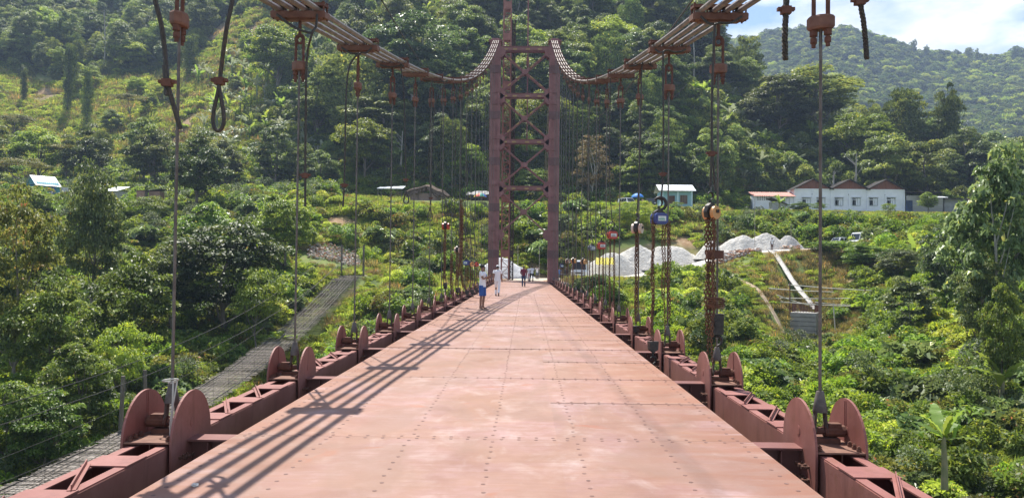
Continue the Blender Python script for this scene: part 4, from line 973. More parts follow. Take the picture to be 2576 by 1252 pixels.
def rubble(label, px0, px1, py0, py1, Y0_, Y1_, n, name='rubble', s=.22, ms=rubm):
    mb = MB(); c = at((px0 + px1) / 2, (py0 + py1) / 2, (Y0_ + Y1_) / 2)
    for i in range(n):
        u, v = rng.random(), rng.random(); Y = Y0_ + (Y1_ - Y0_) * v; p = at(px0 + (px1 - px0) * u, 600, Y); z = terr(p.x, Y) + rng.random() ** 2 * .5
        r = s * rng.uniform(.4, 1.2); q = MB(); q.box((0, 0, 0), (r * rng.uniform(1, 2), r, r * .6), Euler((rng.uniform(-.4, .4), rng.uniform(-.4, .4), rng.uniform(0, 6))).to_matrix())
        mb.add([(a[0] + p.x - c.x, a[1] + Y - c.y, a[2] + z + .08 - 0) for a in q.v], q.f, rng.randrange(len(ms)))
    return mb.build(name, ms, loc=(c.x, c.y, 0), label=label, cat='rubble', kind='stuff')
rubble('heap of brown and white rubble stones left of the upper white heaps', 1800, 1912, 0, 0, 95.3, 99.5, 1400)
rubble('broken brick and stone spill right of the standing worker', 1965, 2010, 0, 0, 99, 103, 260)
rubble('pale stones spilled down the slope above the far end of the bamboo footbridge', 775, 905, 0, 0, 91, 98.5, 850, ms=[rubm[1], rubm[0], rubm[2]], s=.17)
plankm = mat('plank_pale', (.42, .38, .33), (.6, .56, .5), scale=3, rough=.8)
for i, (a, c, Ya, Yb) in enumerate((((780, 692), (862, 684), 87, 88), ((782, 697), (880, 688), 86.5, 87.5), ((800, 712), (862, 690), 85, 87), ((838, 684), (858, 696), 87, 86), ((700, 740), (745, 712), 82, 84), ((745, 712), (790, 690), 84, 86), ((700, 760), (735, 742), 80, 82), ((790, 730), (820, 708), 83, 85))):
    p = at(*a, Ya); q = at(*c, Yb); p.z = terr(p.x, Ya) + .12 + i * .03; q.z = terr(q.x, Yb) + .14 + i * .03
    b = MB(); b.bar(p, q, .3, .06); b.build('plank', plankm, label=['long sawn plank lying lowest in the timber pile by the footbridge', 'pale plank crossing the timber pile by the footbridge', 'tilted plank leaning down off the timber pile', 'short plank propped across the timber pile', 'plank lying on the grass slope left of the footbridge', 'plank lying just below the rubble spill', 'short plank furthest down the left grass slope', 'plank lying between footbridge and timber pile'][i], cat='plank')

ym = mat('yellow_sheet', (.62, .52, .03), (.7, .6, .06), scale=2, rough=.6); hp = [o for o in bpy.data.objects if o.get('label', '').startswith('long white gravel')][0]
vs = []; fs = []
for i in range(15):
    for j in range(7):
        p = at(1497 + 48 * i / 14, 665 - 17 * j / 6, 100.6 + j * .18); vs.append((p.x, p.y, p.z + .08 * math.sin(i * 1.7 + j)))
for i in range(14):
    for j in range(6): fs.append((i * 7 + j, (i + 1) * 7 + j, (i + 1) * 7 + j + 1, i * 7 + j + 1))
b = MB(); b.add(vs, fs); o = b.build('tarpaulin', ym, label='crumpled yellow sheet lying on the long white heap by the truck', cat='sheet'); o.modifiers.new('s', 'SOLIDIFY').thickness = .02
# ------------------------------------------------------------------ concrete pier, cage, chute, bamboo rails
pc = at(2026, 800, 80.5); pr = thing('concrete_pier', 'unfinished grey concrete pier with board marks and a rusty bar cage on top', 'concrete pier', (pc.x, 80.5, at(2026, 784, 80.5).z), R(-30))
for i in range(7):
    b = MB(); w = 2.55; b.box((0, 0, -.24 - i * .46), (w - (.05 if i % 2 else 0), w - (.05 if i % 2 else 0), .40)); b.box((0, 0, -.475 - i * .46), (w - .16, w - .16, .03)); b.build('concrete_lift', concrete, pr)
b = MB()
for i in range(9):
    for e in (-1.1, 1.1): b.tube([(-1.1 + i * .275, e, 0), (-1.1 + i * .275, e, .95)], .025, 4); b.tube([(e, -1.1 + i * .275, 0), (e, -1.1 + i * .275, .95)], .025, 4)
for z in (.15, .35, .55, .75, .92): b.tube([(-1.1, -1.1, z), (1.1, -1.1, z), (1.1, 1.1, z), (-1.1, 1.1, z)], .022, 4, closed=True)
b.build('bar_cage', rust, pr)
b = MB()
P = [at(1936, 627, 96.5), at(1952, 641, 94), at(1975, 675, 90), at(1992, 703, 87), at(2012, 730, 84), at(2030, 750, 82), at(2048, 772, 80.5)]
ct = thing('concrete_chute', 'long whitish chute running down from the worker to the concrete pier', 'chute', P[0])
for i in range(6):
    a, c = P[i], P[i + 1]; b = MB(); o = [(.30 * math.cos(t), .28 * math.sin(t)) for t in [PI + PI * q / 8 for q in range(9)]] + [(.26 * math.cos(t), .24 * math.sin(t) + .02) for t in [2 * PI - PI * q / 8 for q in range(9)]]
    dd = (c - a); L = dd.length; y = dd.normalized(); x = y.cross(Vector((0, 0, 1))).normalized(); z = x.cross(y)
    n = len(o); vs = [a - P[0] + x * q[0] + z * (q[1] + .02 * (i % 2)) for q in o] + [a - P[0] + dd * 1.03 + x * q[0] * .92 + z * (q[1] + .02 * (i % 2)) for q in o]
    b.add(vs, [(j, (j + 1) % n, n + (j + 1) % n, n + j) for j in range(n)] + [tuple(range(n))[::-1], tuple(range(n, 2 * n))]); b.build('chute_section', mat('chute_white', (.38, .36, .33), (.58, .56, .53), (.30, .26, .21), scale=2.5, rough=.8), ct)
bam = mat('bamboo_rail', (.55, .52, .44), (.68, .65, .56), scale=3, rough=.6)
for i, (a, c, Y, lab) in enumerate(((( 1983, 716), (2199, 731), 79.0, 'topmost long bamboo rail above the concrete pier'), ((1934, 725), (2096, 734), 79.2, 'second bamboo rail from the top above the pier'),
        ((1955, 742), (2036, 768), 78.8, 'bamboo rail slanting down to the cage of the pier'), ((1962, 749), (2138, 750), 79.0, 'level bamboo rail just above the bar cage'),
        ((1963, 759), (2180, 772), 78.6, 'lowest long bamboo rail right at the cage'), ((2050, 760), (2160, 768), 78.9, 'short bamboo rail right of the cage'))):
    b = MB(); p, q = at(*a, Y), at(*c, Y + .5); m_ = (p + q) / 2 - Vector((0, 0, .06)); b.tube([p, m_, q], [.05, .045, .035], 6); b.build('bamboo_rail', bam, label=lab, cat='bamboo rail', group='bamboo rails at the pier')
for (px, p0, p1, dx, m, lab) in ((1987, 710, 790, 0, rust, 'upright rusty post left of the concrete pier carrying the rails'), (2176, 726, 778, 0, rust, 'upright rusty post at the right end of the rails'), (2096, 766, 860, 8, bam, 'leaning bamboo pole right of the pier'), (2190, 735, 790, 10, bark, 'leaning stick behind the right rail post'), (2066, 712, 800, 0, rust, 'thin post behind the pier in the rails')):
    b = MB(); b.tube([at(px + dx, p1, 78.7), at(px, p0, 78.9)], .06, 6); b.build('pole', m, label=lab, cat='pole')
for (px, p0, p1, Y, lab) in ((1303, 617, 660, 100.5, 'stout stump-like post behind the gravel heap, left of two seen through the tower'), (1357, 617, 660, 100.5, 'thin dark post behind the people, right of two seen through the tower'), (1899, 500, 640, 103, 'thin pale pole rising beside the upper white heap'), (1990, 565, 640, 104, 'thin pole right of the upper heaps'), (1463, 478, 530, 118, 'short thin pole at the bench edge above the truck')):
    a = at(px, p1, Y); a.z = terr(a.x, Y) - .2; b = MB(); b.tube([a, at(px, p0, Y)], .035, 5); b.build('pole', bamboo2, label=lab, cat='pole')
for i, (px, py, Y, r) in enumerate(((2078, 862, 71, .5), (2165, 838, 74, .6), (2120, 820, 76, .5), (2040, 870, 68, .35), (2340, 905, 52, .35), (660, 655, 99, .4), (1150, 545, 113, .5), (1225, 560, 112, .3))):
    p = at(px, py, Y); b = stone_mesh(i + 3, (r, r * .8, r * .6)); b.build('boulder', mat('boulder', (.3, .28, .25), (.45, .42, .38), scale=2, rough=.95), loc=(p.x, Y, terr(p.x, Y) - .05),
        label=['pale boulder low on the bank below the pier', 'large boulder right of the concrete pier', 'boulder in the dry grass behind the pier', 'small boulder nearest the river below the pier', 'pale stone under the broad-leaved tree at right', 'stone left of the rubble spill', 'white boulder in the slope below the thatched hut', 'small white stone in the grass slope left of the tower'][i], cat='boulder')

# ------------------------------------------------------------------ buildings
whitew = mat('white_wall', (.76, .77, .80), (.84, .85, .88), (.66, .65, .63), scale=.9, rough=.9)
tin = mat('tin_roof', (.55, .58, .62), (.68, .71, .75), scale=1.5, rough=.45, metal=.2)
tinred = mat('red_tin_roof', (.42, .14, .10), (.52, .22, .17), scale=1.2, rough=.6)
darkroof = mat('dark_roof', (.05, .045, .042), (.08, .072, .068), scale=1.5, rough=1.0, spec=.15)
brownsheet = mat('brown_sheet', (.16, .055, .03), (.24, .09, .055), scale=2, rough=.75, stretch=(3, 3, .4))
glassd = mat('dark_glass', (.02, .025, .03), rough=.15, spec=.6); framem = mat('window_frame', (.34, .37, .38), (.42, .45, .46), scale=3, rough=.6)
def corr(b, x0, x1, y0, z0, y1, z1, t=.03, pitch=.25, amp=.025):
    """corrugated sheet between x0..x1 running from (y0,z0) to (y1,z1)"""
    n = max(2, int((x1 - x0) / pitch * 4)); vs = []; fs = []
    for i in range(n + 1):
        x = x0 + (x1 - x0) * i / n; dz = amp * math.sin(2 * PI * (x - x0) / pitch)
        vs += [(x, y0, z0 + dz), (x, y1, z1 + dz), (x, y0, z0 + dz - t), (x, y1, z1 + dz - t)]
    for i in range(n):
        a = i * 4; c = a + 4
        fs += [(a, c, c + 1, a + 1), (a + 2, a + 3, c + 3, c + 2), (a, a + 2, c + 2, c), (a + 1, c + 1, c + 3, a + 3)]
    b.add(vs, fs); return b
def window(par, x, z, w, h, y, openm=glassd, hood=False):
    b = MB()
    for sx in (-1, 1): b.box((x + sx * w / 2, y - .03, z), (.09, .14, h + .09))
    for sz in (-1, 1): b.box((x, y - .03, z + sz * h / 2), (w - .09, .14, .09))
    for q in (-.17, .17): b.box((x + q * w, y - .02, z), (.05, .07, h - .09))
    if hood: b.box((x, y - .16, z + h / 2 + .12), (w + .3, .42, .07))
    f = b.build('window', framem, par)
    b = MB(); b.box((x - w / 4, y + .01, z), (w / 2 - .1, .02, h - .09)); b.box((x + w / 4 - .03, y + .012, z), (w / 2 - .06, .02, h - .09)); b.build('pane', openm, f)
YB = 147.0
xL = at(1999, 500, YB).x; xR = at(2274, 500, YB).x; zb = 12.45; ze = at(2130, 475.5, YB).z; zr = at(2133, 452, YB).z
W3 = (xR - xL) / 3
fac = thing('factory_building', 'long white building with three brown gables above the right slope', 'building', (xL, YB, 0))
b = MB(); b.box(((xR - xL) / 2, 2.0, (zb + ze) / 2 - .5), (xR - xL, 4.0, ze - zb + 1)); wall = b.build('wall', whitew, fac)
b = MB()
for i in range(7): b.box((i * W3 / 2, -.06, (zb + ze) / 2), (.28, .14, ze - zb))
b.box(((xR - xL) / 2, -.04, zb + 2.35), (xR - xL, .09, .14)); b.box(((xR - xL) / 2, -.05, ze - .12), (xR - xL + .2, .12, .22)); b.build('pilasters', whitew, wall)
b = MB()
for i in range(3):
    b.ell(((i + .45) * W3 + .3, -.06, ze - 1.05), (.17, .06, .17), 12, 6)
b.build('vent_holes', glassd, wall)
gdark = mat('curtain_glass', (.10, .11, .12), (.2, .2, .21), scale=2, rough=.3)
for i, px in enumerate((1964, 2052, 2072, 2122, 2190, 2257)):
    pass
for i, zx in enumerate((900, 1065, 1268, 1463, 1657, 1855)):
    px = (2860 + zx / 2576 * 900) / 1.5652; x = at(px, 500, YB).x - xL
    window(fac, x, at(px, 507.5, YB).z, 1.5, 1.4, 0, [glassd, glassd, glassd, gdark, gdark, gdark][i], hood=True)
for i in range(3):
    xa, xb = i * W3, (i + 1) * W3; xm_ = (xa + xb) / 2
    n = 12; 
    for j in range(n):
        u0, u1 = j / n, (j + 1) / n; h = lambda u: (1 - abs(2 * u - 1)) * (zr - ze); b = MB()
        x0, x1 = xa + W3 * u0 + .01, xa + W3 * u1 - .01
        b.prism([(x0, ze), (x1, ze), (x1, ze + h(u1)), (x0, ze + h(u0))], -.02 - .02 * (j % 2), .05, 'y'); b.build('gable_board', brownsheet, fac)
    b = MB()
    for s in (-1, 1):
        e = xa - .35 if s < 0 else xb + .35
        ez = ze - .35 * (zr - ze) / (W3 / 2)
        b.prism([(e, ez), (xm_, zr), (xm_, zr + .12), (e, ez + .12)][::(1 if s < 0 else -1)], -.6, 4.2, 'y')
    b.build('roof', darkroof, fac)
# right lean-to of planks
xr2 = at(2374, 500, YB).x - xL; b = MB(); plankw = mat('plank_wall', (.34, .33, .31), (.46, .45, .43), scale=1.5, rough=.9, stretch=(.3, 1, 4))
nz_ = 12
for i in range(nz_):
    b = MB(); z0 = zb + i * .27; b.box(((xr2 + xR - xL) / 2 + .2, .1 + .02 * (i % 2), z0 + .13), (xr2 - (xR - xL) - .6, .05, .255)); b.build('wall_plank', plankw, fac)
b = MB(); corr(b, xR - xL, xr2, -1.0, ze - .55, 6, ze - .1); b.build('roof', darkroof, fac)
b = MB(); b.box((xR - xL + .95, .0, zb + 1.15), (1.3, .1, 2.3)); b.build('door', mat('blue_door', (.02, .03, .05), (.04, .08, .18), scale=1, rough=.7), fac)
b = MB(); corr(b, xR - xL + 2.6, xr2 - .8, -3.0, ze - 1.7, -.2, ze - 1.2)
b.build('awning', tin, fac)
# left annex
xa = at(1892, 490, YB).x - xL
b = MB(); b.box((xa / 2, 3.0, zb + 1.35), (-xa - .3, 6, 3.3)); b.build('annex_wall', whitew, fac)
for i in range(8):
    b = MB(); w = -xa / 8; corr(b, xa + i * w + .01, xa + (i + 1) * w - .01, -.9, at(1940, 494, YB).z, 2.6, at(1940, 480, YB).z, pitch=.3, amp=.03); b.build('roof_sheet', tinred, fac)
window(fac, at(1976, 500, YB).x - xL, at(1976, 508, YB).z, 1.4, 1.6, 0, gdark)
b = MB()
for i in range(6):
    for j in range(3): b.box((xa + 1.1 + i * .42, -.02, zb + 2.2 + j * .3), (.2, .05, .16))
b.build('lattice_block', glassd, fac)
# grey block at far right
p = at(2412, 480, 150); b = MB(); b.box((p.x, 152, 13.6), (5.5, 4, 3.6)); t = b.build('stone_hut', mat('grey_block', (.3, .3, .3), (.42, .42, .42), scale=1.5, rough=.9), label='grey block hut half hidden behind the trees right of the white building', cat='hut')
b = MB(); corr(b, p.x - 3.1, p.x + 3.1, 149, 15.3, 154.5, 15.9); b.build('roof', darkroof, t)
# dark little roof corner below the annex
p = at(1960, 537, 138); t = thing('small_shed', 'dark little shed roof poking from the bushes below the red-roofed annex', 'shed', (p.x, 138, terr(p.x, 138)))
b = MB(); b.box((0, 1, .9), (2.4, 2, 2.0)); b.build('wall', plankw, t); b = MB(); b.prism([(-1.6, 2.6), (1.7, 1.3), (1.7, 1.2), (-1.6, 2.5)], -.5, 2.5, 'y'); b.build('roof', darkroof, t)

# blue hut
YH = 133.0; xl = at(1664, 500, YH).x; xr = at(1741, 500, YH).x; zt = at(1700, 481, YH).z; zbh = 11.9; Wh = xr - xl
bluew = mat('blue_wall', (.30, .52, .58), (.38, .60, .66), scale=1, rough=.9)
hut = thing('blue_hut', 'small pale blue hut under a bright white tin roof above the slope', 'hut', (xl, YH, 0))
b = MB(); b.box((Wh / 2, 2.4, (zt + zbh) / 2), (Wh, 3.6, zt - zbh)); b.build('wall', bluew, hut)
b = MB()
for x in (.12, Wh * .52, Wh - .12): b.box((x, -.35, (zt + zbh) / 2), (.22, .22, zt - zbh))
b.build('veranda_post', mat('post_blue', (.55, .70, .72), rough=.8), hut)
for i in range(8):
    w = (Wh + 1.1) / 8; b = MB(); x0 = -.55 + i * w; corr(b, x0 + .005, x0 + w - .005, -.8, zt + .05, 2.4, zt + 1.35, pitch=.22, amp=.018); b.build('roof_sheet', mat('white_tin', (.72, .74, .78), (.80, .82, .85), scale=2, rough=.4), hut)
b = MB(); corr(b, -.55, Wh + .55, 2.4, zt + 1.35, 5.0, zt + .1); b.build('rear_roof', tin, hut)
b = MB(); b.box((Wh * .36, .57, zbh + 1.05), (1.0, .06, 2.1)); b.build('door', mat('brown_door', (.13, .06, .035), rough=.7), hut)
b = MB(); b.box((Wh * .75, .56, zbh + 1.45), (1.25, .06, 1.5)); w_ = b.build('window', mat('brown_window', (.22, .15, .10), rough=.7), hut)
b = MB(); 
for q in (-.4, 0, .4): b.box((Wh * .75 + q * 1.0, .50, zbh + 1.45), (.05, .05, 1.4))
b.build('bars', darkroof, w_)
# thatched hut
YT = 124.0; thatch = mat('thatch', (.10, .065, .045), (.22, .165, .125), (.18, .085, .06), scale=4, rough=1.0, bump=.12, bscale=9)
c = at(1078, 480, YT); t = thing('thatched_hut', 'round-hipped hut with ragged brown thatch on the left bench', 'hut', (c.x, YT, 11.7)); zt_ = at(1070, 465, YT).z - 11.7; ze_ = 1.75
b = MB(); prof = [(-3.4, ze_ - .1), (-2.6, ze_ + .35), (-1.2, zt_ - .4), (-.2, zt_), (.5, zt_ - .1), (1.6, zt_ - .75), (2.5, ze_ + .1), (3.4, ze_ - .65)]
nn = 18; vs = []; fs = []
for i, (x, z) in enumerate(prof):
    for j in range(nn):
        v = j / (nn - 1); yy = -2.4 + 4.8 * v; zz = z - (abs(v - .5) * 2) ** 2 * .5 * (.5 + .5 * (z - 1) / 2) + .10 * math.sin(i * 7 + j * 3.3)
        vs.append((x + .12 * math.sin(j * 2.1), yy, zz))
m_ = len(prof)
for i in range(m_ - 1):
    for j in range(nn - 1): fs.append((i * nn + j, (i + 1) * nn + j, (i + 1) * nn + j + 1, i * nn + j + 1))
b.add(vs, fs); ob = b.build('roof', thatch, t); sol = ob.modifiers.new('s', 'SOLIDIFY'); sol.thickness = .18
b = MB()
for i in range(90):
    x = rng.uniform(-3.2, 3.2); z = np.interp(x, [q[0] for q in prof], [q[1] for q in prof]) - .95; b.bar((x, -2.3, z + .35), (x + rng.uniform(-.15, .15), -2.45 - rng.uniform(0, .2), z - rng.uniform(.05, .35)), .09, .03)
b.build('thatch_fringe', thatch, t, kind='stuff')
b = MB(); b.box((-.4, -.2, .55), (4.6, 3.2, 1.5)); b.build('wall', mat('mud_wall', (.28, .2, .16), (.36, .27, .22), scale=2, rough=1), t)
b = MB()
for x in (-2.9, -1.4, .4, 1.7, 2.6): b.box((x, -1.95, .55), (.12, .12, 1.9))
b.build('post', bark, t)
# tin lean-to
c = at(985, 474, 123); t = thing('lean_to_shelter', 'open lean-to with a flat pale tin roof left of the thatched hut', 'shelter', (c.x, 123, 11.5)); zz = c.z - 11.5
for i in range(4):
    b = MB(); corr(b, -2.1 + i * 1.05, -2.1 + (i + 1) * 1.05 - .02, -1.6, zz - .15, 1.6, zz + .38 + .06 * i, pitch=.2); b.build('roof_sheet', tin, t)
for x in (-1.9, 1.9):
    for y in (-1.4, 1.4): b = MB(); b.box((x, y, zz / 2 - .1), (.1, .1, zz - .1)); b.build('post', bark, t)
# tarp shack
c = at(1212, 495, 124); t = thing('tarp_shack', 'low shack under a grey tarpaulin roof left of the tower leg', 'shack', (c.x, 124, 11.6))
tarp = mat('grey_tarp', (.17, .165, .16), (.30, .29, .285), scale=1.5, rough=.7)
b = MB(); vs = []; fs = []
for i in range(9):
    for j in range(7):
        x = -2.3 + 4.8 * i / 8; y = -2 + 4 * j / 6; vs.append((x, y, 2.05 - .32 * (y / 2) ** 2 * 2 - .12 * abs(x) + .1 * math.sin(i * 2.3 + j)))
for i in range(8):
    for j in range(6): fs.append((i * 7 + j, (i + 1) * 7 + j, (i + 1) * 7 + j + 1, i * 7 + j + 1))
b.add(vs, fs); o = b.build('roof', tarp, t); o.modifiers.new('s', 'SOLIDIFY').thickness = .05
b = MB(); b.box((.1, .6, .6), (3.8, 2.0, 1.5)); b.build('wall', darkroof, t)
b = MB()
for x in (-2.1, 0, 2.2): b.box((x, -1.8, .6), (.1, .1, 1.6))
b.build('post', bark, t)
c = at(1340, 512, 122); t = thing('bamboo_stall', 'dark flat-roofed stall behind the tower on the bench', 'stall', (c.x, 122, terr(c.x, 122)))
b = MB(); b.box((0, 0, 1.7), (3.0, 1.6, .08)); b.build('roof', darkroof, t); b = MB()
for x in (-1.3, 0, 1.3): b.box((x, -.6, .8), (.1, .1, 1.7)); b.box((x, .6, .8), (.1, .1, 1.7))
b.build('post', bark, t)
# umbrellas
def umbrella(label, px, py, Y, r, cols, zoff=None):
    p = at(px, py, Y); zb = terr(p.x, Y); t = thing('umbrella', label, 'umbrella', (p.x, Y, zb)); top = max(1.6, p.z - zb)
    for i in range(8):
        vs = []; fs = []
        for k in range(5):
            th = (k / 4) * R(62)
            for q in range(3): a = 2 * PI * (i + q / 2) / 8; rr = r / math.sin(R(62)) ; sc = 1 - .06 * (q == 1) * k / 4; vs.append((rr * math.sin(th) * math.cos(a) * sc, rr * math.sin(th) * math.sin(a) * sc, top + rr * (math.cos(th) - 1)))
        for k in range(4):
            for q in range(2): fs.append((k * 3 + q, (k + 1) * 3 + q, (k + 1) * 3 + q + 1, k * 3 + q + 1))
        b = MB(); b.add(vs, fs); o = b.build('canopy_panel', mat('umb_' + cols[i % len(cols)], UC[cols[i % len(cols)]], rough=.6), t); o.modifiers.new('s', 'SOLIDIFY').thickness = .01
    b = MB(); b.tube([(0, 0, 0), (0, 0, top + .05)], .025, 6); b.build('pole', blacksteel, t)
UC = {'red': (.65, .07, .05), 'yellow': (.75, .55, .06), 'blue': (.05, .10, .50), 'green': (.05, .35, .25), 'sky': (.05, .25, .75)}
umbrella('striped umbrella in red, yellow, green and blue before the tarp shack', 1208, 505, 119.5, 1.05, ['yellow', 'red', 'green', 'blue'])
umbrella('plain bright blue umbrella between the white and dark parked cars', 1604, 486, 138.5, 1.15, ['sky'])
# house at far left and sheds
c = at(112, 455, 124); zb_ = terr(c.x, 124); t = thing('stilt_house', 'teal walled house with a white tin roof among the trees at far left', 'house', (c.x, 124, zb_), R(52)); H = at(75, 443, 124).z - zb_
b = MB(); b.box((-.2, 0, (H - 2.0) / 2 + .2), (3.4, 4.4, H - 1.7)); b.build('wall', mat('teal_wall', (.06, .22, .28), (.10, .30, .36), scale=1, rough=.8), t)
b = MB(); b.prism([(-2.4, H - 1.5), (2.4, H - 1.5), (0, H - .1)], -1.9, 1.4, 'x'); b.build('gable', mat('teal_wall', (0, 0, 0)), t)
for s in (-1, 1):
    b = MB(); corr(b, -2.2, 1.6, s * 2.7, H - 1.75, 0, H, pitch=.3); b.build('roof', tin, t)
b = MB(); b.box((.4, -2.25, 1.8), (.9, .08, 1.8)); b.build('door', mat('blue_paint', (.04, .10, .35), rough=.6), t)
b = MB(); b.box((2.2, -2.25, 2.2), (1.1, .08, .9)); b.build('window', mat('pale_cloth', (.5, .5, .55), rough=.7), t)
c = at(292, 470, 118); t = thing('tin_shed', 'low shed with a pale blue-white roof behind the tall left tree', 'shed', (c.x, 118, terr(c.x, 118))); hh = c.z - terr(c.x, 118)
b = MB(); b.box((.15, 0, hh / 2 - .4), (2.0, 3, hh - .7)); b.build('wall', plankw, t); b = MB(); corr(b, -1.0, 1.3, -2, hh - .8, 2, hh + .2); b.build('roof', tin, t)
c = at(358, 488, 110); t = thing('wooden_privy', 'small brown plank privy standing on the left slope', 'privy', (c.x, 110, terr(c.x, 110))); hh = at(358, 480, 110).z - terr(c.x, 110)
for i in range(6): b = MB(); b.box((-.5 + i * .2, -.5, hh / 2), (.19, .04, hh)); b.build('plank', mat('brown_plank', (.30, .18, .13), (.38, .25, .19), scale=3, rough=.9), t)
b = MB(); b.box((0, .05, hh / 2), (1.15, 1.0, hh - .02)); b.build('frame', bark, t); b = MB(); b.box((0, 0, hh + .03), (1.4, 1.4, .05)); b.build('roof', darkroof, t)
c = at(394, 490, 112); t = thing('plank_shed', 'small dark-roofed plank shed right of the brown privy', 'shed', (c.x, 112, terr(c.x, 112))); hh = at(394, 482, 112).z - terr(c.x, 112)
b = MB(); b.box((0, 0, hh / 2), (1.6, 1.4, hh)); b.build('wall', mat('brown_plank', (0, 0, 0)), t); b = MB(); b.prism([(-1.1, hh), (1.1, hh + .25), (1.1, hh + .32), (-1.1, hh + .07)], -1, 1, 'y'); b.build('roof', darkroof, t)

# ------------------------------------------------------------------ vehicles
paintw = mat('paint_white', (.74, .75, .76), rough=.25, spec=.6); paintd = mat('paint_dark', (.035, .037, .04), rough=.25, spec=.6); rubber = mat('rubber', (.02, .02, .02), rough=.8)
chrome = mat('chrome', (.6, .6, .6), rough=.2, metal=.9); lampm = mat('lamp_glass', (.75, .75, .72), rough=.1)
def car(name, label, px, Y, rz, L, W, H, paint, kind='suv', z=None, cat_='car', group=None):
    p = at(px, 500, Y); zz = terr(p.x, Y) if z is None else z
    t = thing(name, label, cat_, (p.x, Y, zz), rz, group)
    g = .22; hb = H * (.55 if kind != 'van' else .45); wr = H * .21
    # side outline, nose to -x ; built along y = half width, front at -L/2
    if kind == 'suv':
        low = [(-L / 2, g + .1), (-L / 2 - .03, hb * .75), (-L / 2 + .12, hb * .92), (-L * .22, hb), (L / 2 - .05, hb), (L / 2, hb * .7), (L / 2 - .02, g + .1), (L / 2 - .15, g), (-L / 2 + .15, g)]
        cab = [(-L * .24, hb), (-L * .10, H * .97), (-L * .02, H), (L * .38, H), (L / 2 - .12, H * .95), (L / 2 - .03, hb)]
    else:
        low = [(-L / 2, g + .1), (-L / 2 - .04, hb * .9), (-L / 2 + .1, hb), (L / 2, hb), (L / 2, g + .1), (L / 2 - .1, g), (-L / 2 + .15, g)]
        cab = [(-L / 2 + .1, hb), (-L / 2 + .55, H * .96), (-L / 2 + .75, H), (L / 2 - .06, H), (L / 2, H * .93), (L / 2, hb)]
    b = MB(); ins = .06
    n = len(low); 
    vs = []
    for y, sc in ((-W / 2, .0), (-W / 2 + .05, 1), (W / 2 - .05, 1), (W / 2, .0)):
        for (x, z_) in low: k = 0 if sc else .05; vs.append((x * (1 - k * .6), y, z_ + (k if z_ < hb * .6 else -k)))
    fs = [(i + r * n, (i + 1) % n + r * n, (i + 1) % n + (r + 1) * n, i + (r + 1) * n) for r in range(3) for i in range(n)] + [tuple(range(n))[::-1], tuple(range(3 * n, 4 * n))]
    b.add(vs, fs)
    m = len(cab); vs = []
    for y, in_ in ((-W / 2 + .04, 0), (W / 2 - .04, 0)):
        for (x, z_) in cab: t_ = (z_ - hb) / (H - hb); vs.append((x, y * (1 - .16 * t_), z_))
    b.add(vs, [tuple(range(m))[::-1], tuple(range(m, 2 * m))] + [(i, (i + 1) % m, m + (i + 1) % m, m + i) for i in range(m)])
    b.build('body', paint, t)
    # glazing set a little proud
    def gl(nm, poly): b = MB(); b.add(poly, [tuple(range(len(poly)))]); o = b.build(nm, glassd, t); o.modifiers.new('s', 'SOLIDIFY').thickness = .012
    def sidep(x, z_, s): t_ = (z_ - hb) / (H - hb); return (x, s * ((W / 2 - .04) * (1 - .16 * t_) + .008), z_)
    z0, z1 = hb + .07, H - .14
    xs_ = [-L * .17, L * .02, L * .20, L * .36] if kind == 'suv' else [-L / 2 + .5, -L * .18, L * .14, L * .44]
    for s in (-1, 1):
        for i in range(3):
            a, c2 = xs_[i] + .04, xs_[i + 1] - .04
            gl('side_window', [sidep(a + (.0), z0, s), sidep(c2, z0, s), sidep(c2, z1, s), sidep(a + (.28 if i == 0 and kind == 'suv' else 0.05), z1, s)][::s])
    c0, c1 = cab[0], cab[1]; e0, e1 = cab[-1], cab[-2]
    def cross(nm, A, B, off):
        q = []
        for (pt_, f, s) in ((A, .12, -1), (A, .12, 1), (B, .12, 1), (B, .12, -1)):
            o_ = B if pt_ is A else A; x = pt_[0] * (1 - f) + o_[0] * f; z_ = pt_[1] * (1 - f) + o_[1] * f; t_ = (z_ - hb) / (H - hb)
            q.append((x + off, s * ((W / 2 - .04) * (1 - .16 * t_) - .1), z_ + .01))
        gl(nm, q)
    cross('windscreen', c0, c1, -.02); cross('rear_window', e0, e1, .02)
    for x in (-L * .32, L * .32):
        for s in (-1, 1):
            b = MB(); b.tube([(x, s * (W / 2 - .20), wr), (x, s * (W / 2 + .02), wr)], wr, 16); w_ = b.build('wheel', rubber, t); b = MB(); b.tube([(x, s * (W / 2 + .015), wr), (x, s * (W / 2 + .03), wr)], wr * .6, 12); b.build('rim', chrome, w_)
    for s in (-1, 1): b = MB(); b.ell((-L / 2, s * W * .36, hb * .78), (.06, .17, .10), 10, 6); b.build('headlight', lampm, t)
    for s in (-1, 1): b = MB(); b.box((L / 2 + .005, s * W * .42, hb * .75), (.04, .14, .25)); b.build('tail_light', mat('tail_red', (.5, .03, .02), rough=.3), t)
    b = MB(); b.box((-L / 2 - .03, 0, hb * .74), (.05, W * .46, .16)); b.box((-L / 2 - .05, 0, g + .14), (.10, W * .9, .16)); b.build('grille', blacksteel, t)
    b = MB(); b.box((L / 2 + .03, 0, g + .14), (.08, W * .9, .16)); b.build('bumper', blacksteel, t)
    for s in (-1, 1): b = MB(); b.box((-L * .17, s * (W / 2 + .08), hb + .1), (.09, .16, .13)); b.build('mirror', paint, t)
    return t
car('parked_car', 'white jeep parked at the left of the bench, nose to the right front', 1580, 140, R(118), 4.3, 1.8, 1.85, paintw)
car('parked_car', 'dark off-road car parked facing us beside the blue umbrella', 1636, 141, R(85), 4.5, 1.95, 1.85, paintd)
car('parked_van', 'white van roof showing through the bushes below the long white building', 2177, 104.5, R(25), 4.4, 1.8, 2.0, paintw, 'van', cat_='van')
